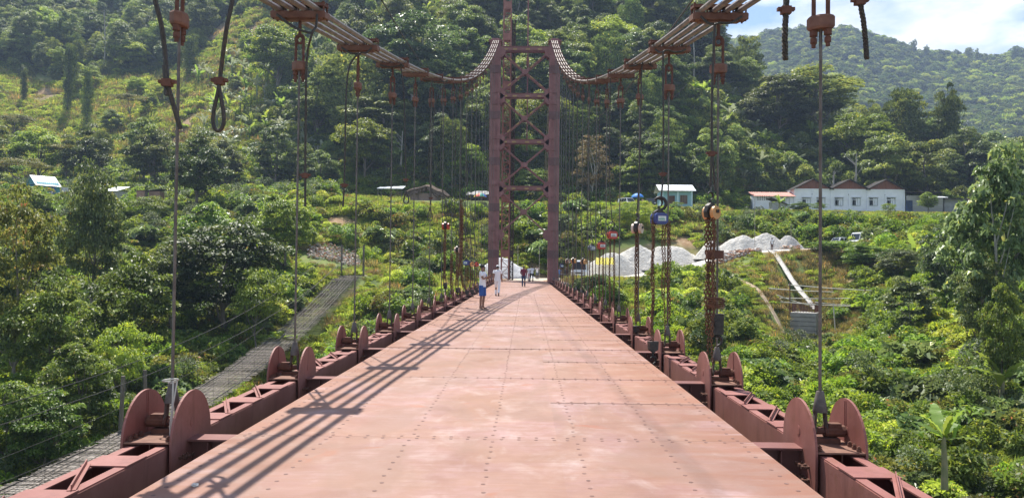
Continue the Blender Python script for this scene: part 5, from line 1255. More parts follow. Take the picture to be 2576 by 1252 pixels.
car('parked_van', 'second white vehicle half hidden in bushes left of the van below the white building', 2112, 105, R(20), 4.2, 1.7, 1.75, paintw, 'suv', cat_='van')
car('small_truck', 'white small truck with flat nose standing on the yard behind the right hoists', 1463, 97.5, R(80), 4.6, 2.0, 2.35, paintw, 'van', cat_='truck')
# motorcycle
p = at(1416, 690, 91); t = thing('motorcycle', 'dark motorcycle parked beside the right tower leg', 'motorcycle', (p.x, 91, terr(p.x, 91)), R(40))
for x in (-.65, .65):
    b = MB(); b.tube([(x + .29 * math.cos(a), 0, .30 + .29 * math.sin(a)) for a in [2 * PI * i / 20 for i in range(20)]], .05, 6, closed=True); w_ = b.build('wheel', rubber, t)
    b = MB()
    for i in range(6): a = PI * i / 6; b.bar((x - .26 * math.cos(a), 0, .3 - .26 * math.sin(a)), (x + .26 * math.cos(a), 0, .3 + .26 * math.sin(a)), .012, .012)
    b.build('spokes', chrome, w_)
b = MB(); b.ell((-.12, 0, .78), (.28, .14, .13), 12, 8); b.build('fuel_tank', paintd, t)
b = MB(); b.ell((.38, 0, .80), (.38, .13, .07), 12, 6); b.build('saddle', rubber, t)
b = MB(); b.tube([(-.65, 0, .3), (-.42, 0, .95)], .03, 6); b.tube([(-.42, -.33, 1.02), (-.42, .33, 1.02)], .018, 6); b.tube([(-.4, 0, .8), (.65, 0, .35)], .03, 6); b.box((.05, 0, .42), (.4, .22, .28)); b.build('frame', blacksteel, t)
b = MB(); b.ell((-.56, 0, .88), (.09, .09, .09), 10, 6); b.build('headlight', lampm, t)

# ------------------------------------------------------------------ people
skin = mat('skin', (.24, .125, .08), (.28, .15, .10), scale=8, rough=.55); skin_d = mat('skin_dark', (.15, .08, .055), rough=.55)
hairm = mat('hair', (.012, .010, .009), rough=.5)
def cloth(nm, c): return mat('cloth_' + nm, c, tuple(min(1, x * 1.15) for x in c), scale=6, rough=.9)
CL = {'white': cloth('white', (.74, .74, .76)), 'blue': cloth('blue', (.03, .09, .30)), 'maroon': cloth('maroon', (.14, .025, .045)), 'jeans': cloth('jeans', (.04, .06, .12)),
      'black': cloth('black', (.02, .02, .025)), 'grey': cloth('grey', (.12, .14, .18)), 'sky': cloth('sky', (.12, .22, .50)), 'pink': cloth('pink', (.60, .35, .35)), 'brown': cloth('brown', (.16, .11, .09))}
def person(label, px, py, Y, rz, h, top, legs, pose=None, shorts=False, cap=None, sleeve=.55, shoes=blacksteel, zfix=None, sk=skin, strap=False):
    p = at(px, py, Y); s = h / 1.70; t = thing('person', label, 'person', (p.x, Y, p.z if zfix is None else zfix), rz, scale=(s, s, s))
    J = dict(pel=(0, 0, .92), spine=(0, 0, 1.10), chest=(0, 0, 1.30), neck=(0, .0, 1.44), head=(0, -.01, 1.53), crown=(0, -.01, 1.62),
             shL=(.165, 0, 1.37), shR=(-.165, 0, 1.37), elL=(.21, .02, 1.09), elR=(-.21, .02, 1.09), wrL=(.21, -.06, .85), wrR=(-.21, -.06, .85),
             hiL=(.09, 0, .87), hiR=(-.09, 0, .87), knL=(.10, -.01, .48), knR=(-.10, -.01, .48), anL=(.10, .02, .07), anR=(-.10, .02, .07), toL=(.12, -.15, .025), toR=(-.12, -.15, .025))
    J.update(pose or {}); J = {k: Vector(v) for k, v in J.items()}
    V = []; E = []; Rr = []
    def v(c, r): V.append(tuple(c)); Rr.append(r); return len(V) - 1
    def e(a, b_): E.append((a, b_))
    pe = v(J['pel'], (.125, .10)); sp = v(J['spine'], (.105, .085)); ch = v(J['chest'], (.125, .095)); ne = v(J['neck'], (.052, .052)); hd = v(J['head'], (.072, .082)); cr = v(J['crown'], (.068, .08))
    for a, c in ((pe, sp), (sp, ch), (ch, ne), (ne, hd), (hd, cr)): e(a, c)
    fwd = (J['head'] - J['neck']); 
    for S in 'LR':
        sg = 1 if S == 'L' else -1
        sh = v(J['sh' + S], (.055, .055)); el = v(J['el' + S], (.040, .040)); wr = v(J['wr' + S], (.026, .026)); e(ch, sh); e(sh, el); e(el, wr)
        d = (J['wr' + S] - J['el' + S]).normalized(); pm_ = J['wr' + S] + d * .055; pa = v(pm_, (.030, .022)); e(wr, pa)
        side = d.cross(Vector((0, 1, 0))); side = side.normalized() if side.length > .1 else Vector((1, 0, 0)); curl = Vector((0, -1, 0)) if abs(d.y) < .7 else Vector((0, 0, -1))
        for i, L in enumerate((.062, .07, .066, .052)):
            o = side * (i - 1.5) * .019; k1 = v(pm_ + d * .038 + o, (.009, .009)); k2 = v(pm_ + d * (.038 + L * .55) + o * 1.1 + curl * .012, (.008, .008)); k3 = v(pm_ + d * (.038 + L * .85) + o * 1.1 + curl * .034, (.0065, .0065)); e(pa, k1); e(k1, k2); e(k2, k3)
        k1 = v(pm_ - side * .035 * sg + d * .0, (.010, .010)); k2 = v(pm_ - side * .045 * sg + d * .035 + curl * .012, (.008, .008)); e(pa, k1); e(k1, k2)
        hi = v(J['hi' + S], (.085, .085)); kn = v(J['kn' + S], (.052, .052)); an = v(J['an' + S], (.034, .034)); to = v(J['to' + S], (.034, .022)); hl = v(J['an' + S] + (J['an' + S] - J['to' + S]) * .28 + Vector((0, 0, -.04)), (.028, .024))
        mid = v(J['kn' + S] * .6 + J['an' + S] * .4 + Vector((0, .012, 0)), (.050, .052)); e(pe, hi); e(hi, kn); e(kn, mid); e(mid, an); e(an, to); e(an, hl)
    me = bpy.data.meshes.new('body'); me.from_pydata(V, E, []); o = bpy.data.objects.new('body_tmp', me); COL.objects.link(o)
    sk_ = o.modifiers.new('skin', 'SKIN'); sk_.use_smooth_shade = True
    for i, r in enumerate(Rr): me.skin_vertices[0].data[i].radius = r
    me.skin_vertices[0].data[0].use_root = True
    o.modifiers.new('sub', 'SUBSURF').levels = 2
    dg = bpy.context.evaluated_depsgraph_get(); nm = bpy.data.meshes.new_from_object(o.evaluated_get(dg)); bpy.data.objects.remove(o)
    nm.name = 'body'; nm.materials.clear(); nm.materials.append(sk); put('body', nm, t)
    # face: nose, ears, eyes, mouth
    H = J['head']; 
    b = MB(); b.ell(H + Vector((0, -.088, .015)), (.013, .02, .024), 8, 6); 
    for sx in (-1, 1): b.ell(H + Vector((sx * .076, .0, .01)), (.012, .022, .03), 8, 6)
    b.build('nose_and_ears', sk, t, smooth=True)
    b = MB()
    for sx in (-1, 1): b.ell(H + Vector((sx * .030, -.078, .032)), (.013, .008, .007), 8, 6); b.box(H + Vector((sx * .030, -.082, .052)), (.034, .008, .007))
    b.box(H + Vector((0, -.080, -.035)), (.042, .008, .009)); b.build('eyes_and_mouth', hairm, t)
    b = MB(); C = J['crown']; 
    if cap: b.ell(C + Vector((0, .0, .005)), (.092, .102, .085), 14, 8); b.box(C + Vector((0, -.12, -.01)), (.12, .09, .012)); b.build('cap', cap, t, smooth=True)
    b = MB(); b.ell(C + Vector((0, .022, -.012)), (.086, .092, .085), 14, 8); b.build('hair', hairm, t, smooth=True)
    # shirt
    tilt = lambda a, c: (Vector(c) - Vector(a)).to_track_quat('Z', 'Y').to_matrix()
    b = MB(); pl_, spn, chs, nk = J['pel'], J['spine'], J['chest'], J['neck']
    b.rings([(pl_ + Vector((0, 0, -.07)), .172, .125, None), (pl_ + Vector((0, 0, .04)), .162, .118, None), (spn, .148, .108, None), (chs * .5 + spn * .5, .160, .115, None), (chs, .178, .12, None), (chs + Vector((0, 0, .055)), .19, .112, None), (nk + Vector((0, 0, -.045)), .135, .085, None), (nk + Vector((0, 0, -.005)), .066, .062, None)], 18)
    for S in 'LR':
        a, c, w = J['sh' + S], J['el' + S], J['wr' + S]; d = (c - a).normalized(); rt = tilt(a, c)
        rg = [(a - d * .035, .062, .062, rt), (a + d * .04, .075, .072, rt), (a + (c - a) * sleeve, .066, .062, rt)]
        if sleeve > .9: rt2 = tilt(c, w); rg += [(c + (w - c) * .1, .056, .056, rt2), (c + (w - c) * .92, .042, .042, rt2)]
        b.rings(rg, 14)
    b.build('shirt', top, t, smooth=True)
    if strap: b = MB(); b.tube([chs + Vector((.10, -.09, .07)), chs + Vector((.06, -.135, -.05)), chs + Vector((.0, -.145, -.12))], .014, 6); b.tube([chs + Vector((-.06, .09, .12)), chs + Vector((.0, .04, .14)), chs + Vector((.10, -.09, .07))], .014, 6); b.build('neck_strap', CL['sky'], t)
    b = MB(); b.rings([(pl_ + Vector((0, 0, .05)), .158, .112, None), (pl_ + Vector((0, 0, -.04)), .168, .12, None), (pl_ + Vector((0, 0, -.12)), .16, .12, None)], 16)
    for S in 'LR':
        a, c, w = J['hi' + S], J['kn' + S], J['an' + S]; rt = tilt(a, c); end = .92 if shorts else 1.0
        rg = [(a + Vector((0, 0, .03)), .092, .10, rt), (a * .7 + c * .3, .092, .098, rt), (a + (c - a) * end, .080 if shorts else .066, .088 if shorts else .07, rt)]
        if not shorts: rt2 = tilt(c, w); rg += [(c * .5 + w * .5, .064, .070, rt2), (w + Vector((0, 0, .0)), .056, .062, rt2)]
        b.rings(rg, 14)
    b.build('shorts' if shorts else 'trousers', legs, t, smooth=True)
    for S in 'LR':
        a, c = J['an' + S], J['to' + S]; b = MB(); d = (c - a); d.z = 0; ang = math.atan2(d.x, -d.y); m_ = (a + c) / 2 + Vector((0, 0, -.0))
        if shorts: b.box((m_.x, m_.y + .02, min(a.z, c.z) - .012), (.085, .26, .02), Matrix.Rotation(ang, 3, 'Z'))
        else: b.ell((m_.x, m_.y, min(a.z, c.z) + .018), (.048, .135, .05), 12, 8, rot=Matrix.Rotation(ang, 3, 'Z'))
        b.build('sandal' if shorts else 'shoe', shoes, t, smooth=True)
    return t
raise_phone = dict(elL=(.20, -.12, 1.14), wrL=(.09, -.30, 1.28), elR=(-.20, -.12, 1.14), wrR=(-.06, -.30, 1.27))
ph = person('man in white shirt and blue shorts standing sideways holding up a phone', 1213, 780, 28.8, R(70), 1.70, CL['white'], CL['blue'],
            dict(raise_phone, knL=(.12, -.02, .48), anL=(.13, .03, .07), toL=(.20, -.12, .025), knR=(-.11, -.0, .48), anR=(-.11, .02, .07)), shorts=True, shoes=mat('sandal', (.3, .25, .2), rough=.8), zfix=.012, strap=True)
M_ = Matrix.Translation(ph.location) @ Matrix.Rotation(R(70), 4, 'Z'); q = M_ @ Vector((.02, -.385, 1.33)); b = MB(); b.box((0, 0, 0), (.16, .012, .08)); 
b.build('phone', mat('phone_case', (.03, .04, .04), rough=.3), loc=q, rot=(R(12), 0, R(70)), label='dark phone held up by the man in blue shorts', cat='phone')
walk = dict(knL=(.09, -.14, .50), anL=(.09, -.05, .09), toL=(.09, -.21, .03), knR=(-.09, .02, .49), anR=(-.09, .24, .16), toR=(-.09, .12, .03), elL=(.23, .08, 1.10), wrL=(.24, .04, .86), elR=(-.23, -.04, 1.10), wrR=(-.24, -.14, .88))
person('man all in white with a white cap walking away on the deck', 1251, 745, 41.7, R(176), 1.68, CL['white'], CL['white'], dict(walk, head=(0, -.04, 1.52), crown=(0, -.05, 1.60)), cap=CL['white'], zfix=.012, shoes=mat('brown_shoe', (.12, .07, .05), rough=.6))
person('man in maroon shirt and blue jeans walking towards the camera', 1317, 720, 60.5, R(4), 1.66, CL['maroon'], CL['jeans'], dict(walk, anR=(-.09, .12, .09), toR=(-.09, -.05, .03), elR=(-.24, -.02, 1.10), wrR=(-.16, -.16, .98)), sleeve=1.0, zfix=.012)
person('man in white shirt and black trousers with legs apart, back turned', 1338, 706, 79, R(190), 1.66, CL['white'], CL['black'], dict(knL=(.17, -.02, .50), anL=(.26, .0, .07), toL=(.30, -.16, .02), head=(0, -.05, 1.52), crown=(0, -.06, 1.60)), zfix=.012)
person('partly hidden person in a pale shirt beside the man in black trousers', 1331, 704, 81, R(150), 1.60, CL['white'], CL['pink'], zfix=.012, sleeve=.6)
p = at(1351, 700, 94); person('man in white shirt and grey trousers on the sandy road with hands at his face', 1351, 700, 94, R(10), 1.64, CL['white'], CL['grey'], dict(elL=(.24, -.10, 1.22), wrL=(.07, -.16, 1.46), elR=(-.24, -.10, 1.22), wrR=(-.07, -.16, 1.46)), sleeve=.7, zfix=terr(p.x, 94) + .05)
p = at(1942, 625, 98.5); person('worker in pale top and brown trousers standing on the white heaps by the chute', 1942, 625, 98.5, R(20), 1.72, CL['white'], CL['brown'], dict(elL=(.28, 0, 1.2), wrL=(.18, -.08, 1.0)), zfix=terr(p.x, 98.5) + .05, sk=skin_d)
p = at(1408, 690, 89.5); person('person in blue shirt standing by the dark motorcycle right of the tower', 1408, 690, 89.5, R(30), 1.62, CL['sky'], CL['grey'], zfix=terr(p.x, 89.5) + .02)
p = at(1424, 690, 92.5); person('person in dark clothes standing behind the dark motorcycle', 1424, 690, 92.5, R(-30), 1.65, CL['black'], CL['jeans'], zfix=terr(p.x, 92.5) + .02, sleeve=1.0)
p = at(1502, 507, 121); person('person in a white top on the slope below the parked cars', 1502, 507, 121, R(200), 1.6, CL['white'], CL['brown'], zfix=terr(p.x, 121) + .02)
p = at(1617, 490, 137.5); person('person in a pink top standing under the blue umbrella by the cars', 1617, 490, 137.5, R(0), 1.6, CL['pink'], CL['jeans'], zfix=terr(p.x, 137.5))
# ------------------------------------------------------------------ vegetation
def leaf_mesh(name, C, D, U, size, asp, m, tint, fold=.25, droop=.25):
    """C centres, D leaf direction, U leaf up normal, size per leaf; each leaf a folded drooping rhombus"""
    n = len(C); D = D / np.linalg.norm(D, axis=1, keepdims=True); S = np.cross(D, U); S /= np.maximum(np.linalg.norm(S, axis=1, keepdims=True), 1e-6); U = np.cross(S, D)
    sz = size[:, None]
    v0 = C - D * sz * .5; v2 = C + D * sz * .5 - U * sz * droop
    v1 = C + S * sz * asp * .5 + U * sz * fold * asp; v3 = C - S * sz * asp * .5 + U * sz * fold * asp
    V = np.stack([v0, v1, v2, v3], 1).reshape(-1, 3)
    me = bpy.data.meshes.new(name); me.vertices.add(4 * n); me.vertices.foreach_set('co', V.ravel().astype('f'))
    me.loops.add(4 * n); me.loops.foreach_set('vertex_index', np.arange(4 * n, dtype='i')); me.polygons.add(n)
    me.polygons.foreach_set('loop_start', np.arange(0, 4 * n, 4, dtype='i')); me.polygons.foreach_set('loop_total', np.full(n, 4, 'i'))
    me.update(calc_edges=True); a = me.attributes.new('tint', 'FLOAT', 'FACE'); a.data.foreach_set('value', np.clip(tint, 0, 1).astype('f')); me.materials.append(m); return me
def unit(n, rs): v = rs.normal(size=(n, 3)); return v / np.linalg.norm(v, axis=1, keepdims=True)
def crown_mesh(name, seed, W, H, zb, nclump, per, leaf, m, rc=.22, style='round', asp=.55, droop=.25, ns=.35):
    """crown of leaf clumps: ellipsoid W wide, H high, bottom at zb. returns mesh and clump centres"""
    rs = np.random.RandomState(seed); cc = []
    while len(cc) < nclump:
        p = unit(1, rs)[0] * rs.uniform(.45, 1.0) ** .6
        if style == 'round' and p[2] < -.75: continue
        if style == 'umbrella': p[2] = abs(p[2]) * .5 + rs.uniform(-.1, .3)
        if style == 'column': p[0] *= .9 ; p[1] *= .9
        k = .75 + .5 * rs.rand()
        cc.append([p[0] * W / 2 * (1 - rc) * k, p[1] * W / 2 * (1 - rc) * k, zb + H * (.5 + .5 * p[2] * (1 - rc) * (.85 + .3 * rs.rand()))])
    cc = np.array(cc); n = nclump * per; idx = np.repeat(np.arange(nclump), per)
    r = (W * rc * rs.uniform(.55, 1.15, nclump))[idx]
    d = unit(n, rs); d[:, 2] = np.where(d[:, 2] < -.2, -d[:, 2] * .6, d[:, 2]); rad = rs.uniform(.35, 1.0, n) ** .5
    flat = .62 if style != 'umbrella' else .30
    C = cc[idx] + d * (r * rad)[:, None] * np.array([1, 1, flat])
    if style == 'vine':   # hanging curtains
        k = rs.rand(n) < .45; C[k, 2] -= rs.rand(k.sum()) * H * .45
        C[:, 2] = np.maximum(C[:, 2], 0.1)
    D = d * np.array([1, 1, .3]) + unit(n, rs) * .7 + np.array([0, 0, -.35]); U = d * .6 + np.array([0, 0, 1.0]) + unit(n, rs) * ns * 1.3
    if style == 'vine': D = unit(n, rs) * .5 + np.array([0, 0, -1.0]); U = d + unit(n, rs) * .4
    size = leaf * rs.uniform(.6, 1.35, n); ctint = rs.uniform(.1, .75, nclump)[idx]
    tint = np.clip(ctint + rs.uniform(-.3, .3, n), 0, .9); tint[rs.rand(n) > .985] = 1.0
    return leaf_mesh(name, C, D, U, size, asp, m, tint, droop=droop), cc
def trunk_mesh(seed, H, zb, cc, r0, m=bark, limbs=7, bend=.4):
    rs = random.Random(seed); b = MB(); top = H * .8; P = [Vector((0, 0, -.6))]; n = 6
    for i in range(1, n + 1): P.append(Vector((bend * math.sin(i * 1.3 + seed) * i / n, bend * math.cos(i * 1.1 + seed) * i / n, top * i / n)))
    b.tube(P, [r0 * (1.25 if i == 0 else 1) * (1 - .8 * i / n) for i in range(n + 1)], 7)
    for j in range(min(limbs, len(cc))):
        c = Vector(cc[j * len(cc) // limbs]); k = min(n - 1, max(1, int((c.z * .6) / top * n))); a = P[k]; mid = (a + c) / 2 + Vector((0, 0, -.08 * (c - a).length))
        b.tube([a, mid, c], [r0 * .42, r0 * .28, r0 * .1], 5)
    return b.mesh('trunk', m, True)
KINDS = {}
def mk(kind, seeds, W, H, zb, nclump, per, leaf, m, r0, bk=bark, **kw):
    L = []
    for s in seeds:
        cm, cc = crown_mesh('crown', s, W, H - zb, zb, nclump, per, leaf, m, **kw); L.append((cm, trunk_mesh(s, H, zb, cc, r0, bk), W, H))
    KINDS[kind] = L
mk('forest', (11, 12, 13), 10, 15, 3.0, 66, 190, .40, lf_forest, .32, rc=.17)
mk('forest_dark', (14, 15), 9.5, 15, 2.5, 66, 190, .38, lf_dark, .32, rc=.17)
mk('forest_light', (16, 17), 10, 13, 3.5, 60, 180, .38, lf_light, .25, rc=.17)
mk('vine', (18, 19, 20), 7.5, 16, 5.0, 48, 230, .36, lf_vine, .32, style='vine', rc=.18)
mk('pillar', (21, 22), 3.0, 12, 1.0, 34, 180, .28, lf_vine, .25, style='vine', rc=.33)
mk('umbrella', (23, 24), 11, 9, 5.2, 46, 100, .36, lf_olive, .2, style='umbrella', rc=.15, asp=.4)
mk('near', (25, 26, 27), 7, 10, 2.2, 80, 150, .27, lf_near, .16, rc=.16)
mk('near_dark', (28, 29), 7, 10, 2.0, 85, 150, .25, lf_dark, .16, rc=.16)
mk('near_olive', (30, 31), 7, 11, 1.5, 80, 130, .26, lf_olive, .16, rc=.15)
mk('big', (32, 33), 6, 10, 1.2, 70, 70, .36, lf_big, .15, rc=.15, asp=.72, bk=bark_pale)
mk('feather', (34,), 6, 10, 1.2, 90, 90, .22, lf_dry, .15, rc=.15, asp=.3, bk=bark_pale)
mk('small', (35, 36), 4.2, 5.0, 1.6, 40, 110, .2, lf_bush, .07, rc=.19, asp=.4)
mk('pale', (37, 38), 9, 16, 3.5, 62, 160, .38, lf_big, .3, rc=.16, bk=bark_pale)

# banana plants: each leaf a ribbed arching blade
def banana_leaf(L, w, arch, m, ragged=0, seed=0):
    rs = random.Random(seed); b = MB(); n = 18; vs = []; fs = []
    for i in range(n + 1):
        t = i / n; x = L * t * math.cos(arch * t * .9); z = L * (math.sin(.95) * t - arch * .62 * t * t); ww = w * math.sin(PI * min(1, t * .93 + .07)) ** .55 * (1 if i < n else .1)
        ja = rs.uniform(-.22, .05) * w * ragged; jb = rs.uniform(-.22, .05) * w * ragged; dz = rs.uniform(-.10, .16) * w
        vs += [(x, -ww / 2 - min(ja, ww * .3), z + dz), (x, 0, z), (x, ww / 2 + min(jb, ww * .3), z + dz * .7)]
    for i in range(n):
        a = i * 3; fs += [(a, a + 1, a + 4, a + 3), (a + 1, a + 2, a + 5, a + 4)]
    b.add(vs, fs); me = b.mesh('leaf', m, True); at_ = me.attributes.new('tint', 'FLOAT', 'FACE')
    at_.data.foreach_set('value', [rs.uniform(.3, .8)] * len(me.polygons)); return me
BL = {m.name: [banana_leaf(2.2, .46, a, m, 1, i) for i, a in enumerate((.75, 1.15, 1.6))] for m in (lf_banana, lf_greybanana)}
bstem = MB(); bstem.tube([(0, 0, -.3), (.03, 0, .8), (0, .03, 1.7), (0, 0, 2.1)], [.16, .13, .10, .06], 8); bstem_me = bstem.mesh('trunk', mat('banana_stem', (.16, .17, .07), (.26, .22, .12), scale=4, rough=.7), True)
def banana(label, x, y, z, s, m=lf_banana, n=8, group=None, seed=0, single=False):
    rs = random.Random(seed); t = thing('banana_plant', label, 'banana plant', (x, y, z), rs.uniform(0, 6), group, (s, s, s)); put('trunk', bstem_me, t)
    for i in range(n):
        put('leaf', rs.choice(BL[m.name]), t, (0, 0, 1.95 + rs.uniform(-.1, .1)), rot=(rs.uniform(-.2, .2), rs.uniform(-.65, .35), 2 * PI * i / n + rs.uniform(-.3, .3)), scale=[rs.uniform(.75, 1.15)] * 3)
    return t
# whole-plant mesh for masses
def banana_mass_mesh(seed, m):
    rs = random.Random(seed); V = []; F = []; tt = []
    for i in range(9):
        me = rs.choice(BL[m.name]); M = Matrix.Translation((0, 0, 1.9)) @ Euler((rs.uniform(-.2, .2), rs.uniform(-.65, .4), 2 * PI * i / 9 + rs.uniform(-.3, .3))).to_matrix().to_4x4(); o = len(V)
        V += [tuple(M @ v.co) for v in me.vertices]; F += [tuple(k + o for k in p.vertices) for p in me.polygons]; tt += [rs.uniform(.2, .9)] * len(me.polygons)
    o = len(V); V += [tuple(v.co) for v in bstem_me.vertices]; F += [tuple(k + o for k in p.vertices) for p in bstem_me.polygons]; tt += [.1] * len(bstem_me.polygons)
    me = bpy.data.meshes.new('banana'); me.from_pydata(V, [], F); me.materials.append(m); a = me.attributes.new('tint', 'FLOAT', 'FACE'); a.data.foreach_set('value', tt); me.update(); return me

def bush_mesh(name, seed, W, H, n, leaf, m, asp=.5, up=.2, spread=1.0, nc=7, droop=.25):
    rs = np.random.RandomState(seed); cc = np.stack([rs.uniform(-.35, .35, nc) * W, rs.uniform(-.35, .35, nc) * W, rs.uniform(.2, .75, nc) * H], 1)
    idx = rs.randint(0, nc, n); d = unit(n, rs); d[:, 2] = np.abs(d[:, 2]) * .9 - .25; C = cc[idx] + d * (rs.uniform(.5, 1, n) ** .5 * W * .27)[:, None] * np.array([1, 1, .9 * H / W * 1.2]); C[:, 2] = np.maximum(C[:, 2], .03)
    D = d * spread + unit(n, rs) * .6 + np.array([0, 0, up]); U = np.array([0, 0, 1.0]) + unit(n, rs) * .5 + d * .4
    tint = np.clip(rs.uniform(.1, .7, nc)[idx] + rs.uniform(-.25, .3, n), 0, .9); tint[rs.rand(n) > .975] = 1.0
    return leaf_mesh(name, C, D, U, leaf * rs.uniform(.6, 1.4, n), asp, m, tint, droop=droop)
def grass_mesh(seed, m, n=260, W=1.3, H=.8, blade=.5):
    rs = np.random.RandomState(seed); C = np.stack([rs.normal(0, W * .3, n), rs.normal(0, W * .3, n), rs.uniform(.1, .6, n) * H], 1); D = unit(n, rs) * .55 + np.array([0, 0, .8]); U = unit(n, rs)
    return leaf_mesh('grass', C, D, U, blade * rs.uniform(.6, 1.3, n), .09, m, rs.rand(n), droop=.35)
protoC = bpy.data.collections.new('plant_sources')
def src(coll, nm, me):
    o = bpy.data.objects.new(nm, me); coll.objects.link(o); return o
def scatter(name, label, cat_, coll, P, S, rots=None, idx=None, tilt=.0, seed=5, zs=None):
    """one stuff object: instances of coll's meshes on points"""
    rs = np.random.RandomState(seed); n = len(P); me = bpy.data.meshes.new(name); me.vertices.add(n); me.vertices.foreach_set('co', np.asarray(P, 'f').ravel())
    def attr(nm, ty, val, key='value'): a = me.attributes.new(nm, ty, 'POINT'); a.data.foreach_set(key, np.asarray(val).ravel())
    rot = np.stack([rs.uniform(-tilt, tilt, n), rs.uniform(-tilt, tilt, n), rs.uniform(0, 6.283, n)], 1).astype('f'); attr('rot', 'FLOAT_VECTOR', rot, 'vector')
    S = np.asarray(S, 'f'); sc3 = np.stack([S, S, S * (zs if zs is not None else rs.uniform(.8, 1.25, n))], 1).astype('f'); attr('scl', 'FLOAT_VECTOR', sc3, 'vector')
    k = len(coll.objects); attr('idx', 'INT', (idx if idx is not None else rs.randint(0, k, n)).astype('i'))
    o = put(name, me, label=label, cat=cat_, kind='stuff'); ng = bpy.data.node_groups.new(name, 'GeometryNodeTree')
    ng.interface.new_socket('Geometry', in_out='INPUT', socket_type='NodeSocketGeometry'); ng.interface.new_socket('Geometry', in_out='OUTPUT', socket_type='NodeSocketGeometry')
    N, L = ng.nodes, ng.links; gi = N.new('NodeGroupInput'); go = N.new('NodeGroupOutput'); ip = N.new('GeometryNodeInstanceOnPoints'); ci = N.new('GeometryNodeCollectionInfo')
    ci.inputs['Collection'].default_value = coll; ci.inputs['Separate Children'].default_value = True; ci.inputs['Reset Children'].default_value = True
    ip.inputs['Pick Instance'].default_value = True
    def na(nm, ty): a = N.new('GeometryNodeInputNamedAttribute'); a.data_type = ty; a.inputs['Name'].default_value = nm; return [x for x in a.outputs if x.enabled][0]
    L.new(gi.outputs[0], ip.inputs['Points']); L.new(ci.outputs[0], ip.inputs['Instance']); L.new(na('idx', 'INT'), ip.inputs['Instance Index']); L.new(na('rot', 'FLOAT_VECTOR'), ip.inputs['Rotation']); L.new(na('scl', 'FLOAT_VECTOR'), ip.inputs['Scale']); L.new(ip.outputs[0], go.inputs[0])
    mod = o.modifiers.new('scatter', 'NODES'); mod.node_group = ng; return o

# where nothing may grow
BLD = [(xL - 9, xL + xr2 + 6, 142.5, 162), (22, 31, 130, 138), (14.5, 22.5, 136, 144), (-26, -17.5, 120, 127), (-20, -10.5, 119.5, 128), (-11.5, -4, 118, 128), (-2, 3, 120.5, 124), (-79, -66, 119, 129), (-60.5, -56, 108.5, 112), (-57, -53, 110, 114), (-66, -58, 115, 121)]
HEAPS = [(o.location.x, o.location.y, o.dimensions.x * .5) for o in bpy.data.objects if o.get('category') == 'gravel heap']
def allowed(X, Y, rad=0.5):
    ok = np.ones(X.shape, bool)
    for x0, x1, y0, y1 in BLD: ok &= ~((X > x0 - rad) & (X < x1 + rad) & (Y > y0 - rad) & (Y < y1 + rad))
    d, _ = seg_dist(X, Y, ROADP); ok &= d > 3.0 + rad
    d, _ = seg_dist(X, Y, [(8, 97.5, 0), (17, 98.8, 0), (30, 101.5, 0), (36, 102.5, 0)]); ok &= d > 4.0 + rad * .6
    for P in PATHS: d, _ = seg_dist(X, Y, [(p[0], p[1], 0) for p in P]); ok &= d > .5 + rad * .6
    for hx, hy, r in HEAPS: ok &= np.hypot(X - hx, (Y - hy) / .75) > r * .85 + rad
    ok &= ~((np.abs(X) < 4.6 + rad) & (Y < 98.5) & (Y > 74)); ok &= ~((np.abs(X) < 5.2) & (Y > 82) & (Y < 97))
    ok &= ~((np.abs(X - FBX) < 1.4 + rad) & (Y > 66) & (Y < 86)); ok &= np.hypot(X - pc.x, Y - 80.5) > 2.3 + rad
    sx = at(845, 600, 95).x; ok &= ~(((X - sx) / 4.0) ** 2 + ((Y - 94.5) / 6.0) ** 2 < 1)
    sx = at(1852, 600, 99).x; ok &= ~((np.abs(X - sx) < 3.4) & (np.abs(Y - 97.4) < 2.6))
    ok &= seg_dist(X, Y, [(p.x, p.y, 0) for p in P_chute])[0] > .6 + rad * .5
    ok &= soil_w(X, Y) < .45 + .5 * _keep(X, Y)
    return ok
P_chute = P
def _keep(X, Y): return (vnoise(X * 1.3, Y * 1.3) > .72) * 1.0
P_chute = [at(1936, 627, 96.5), at(1992, 703, 87), at(2048, 772, 80.5)]
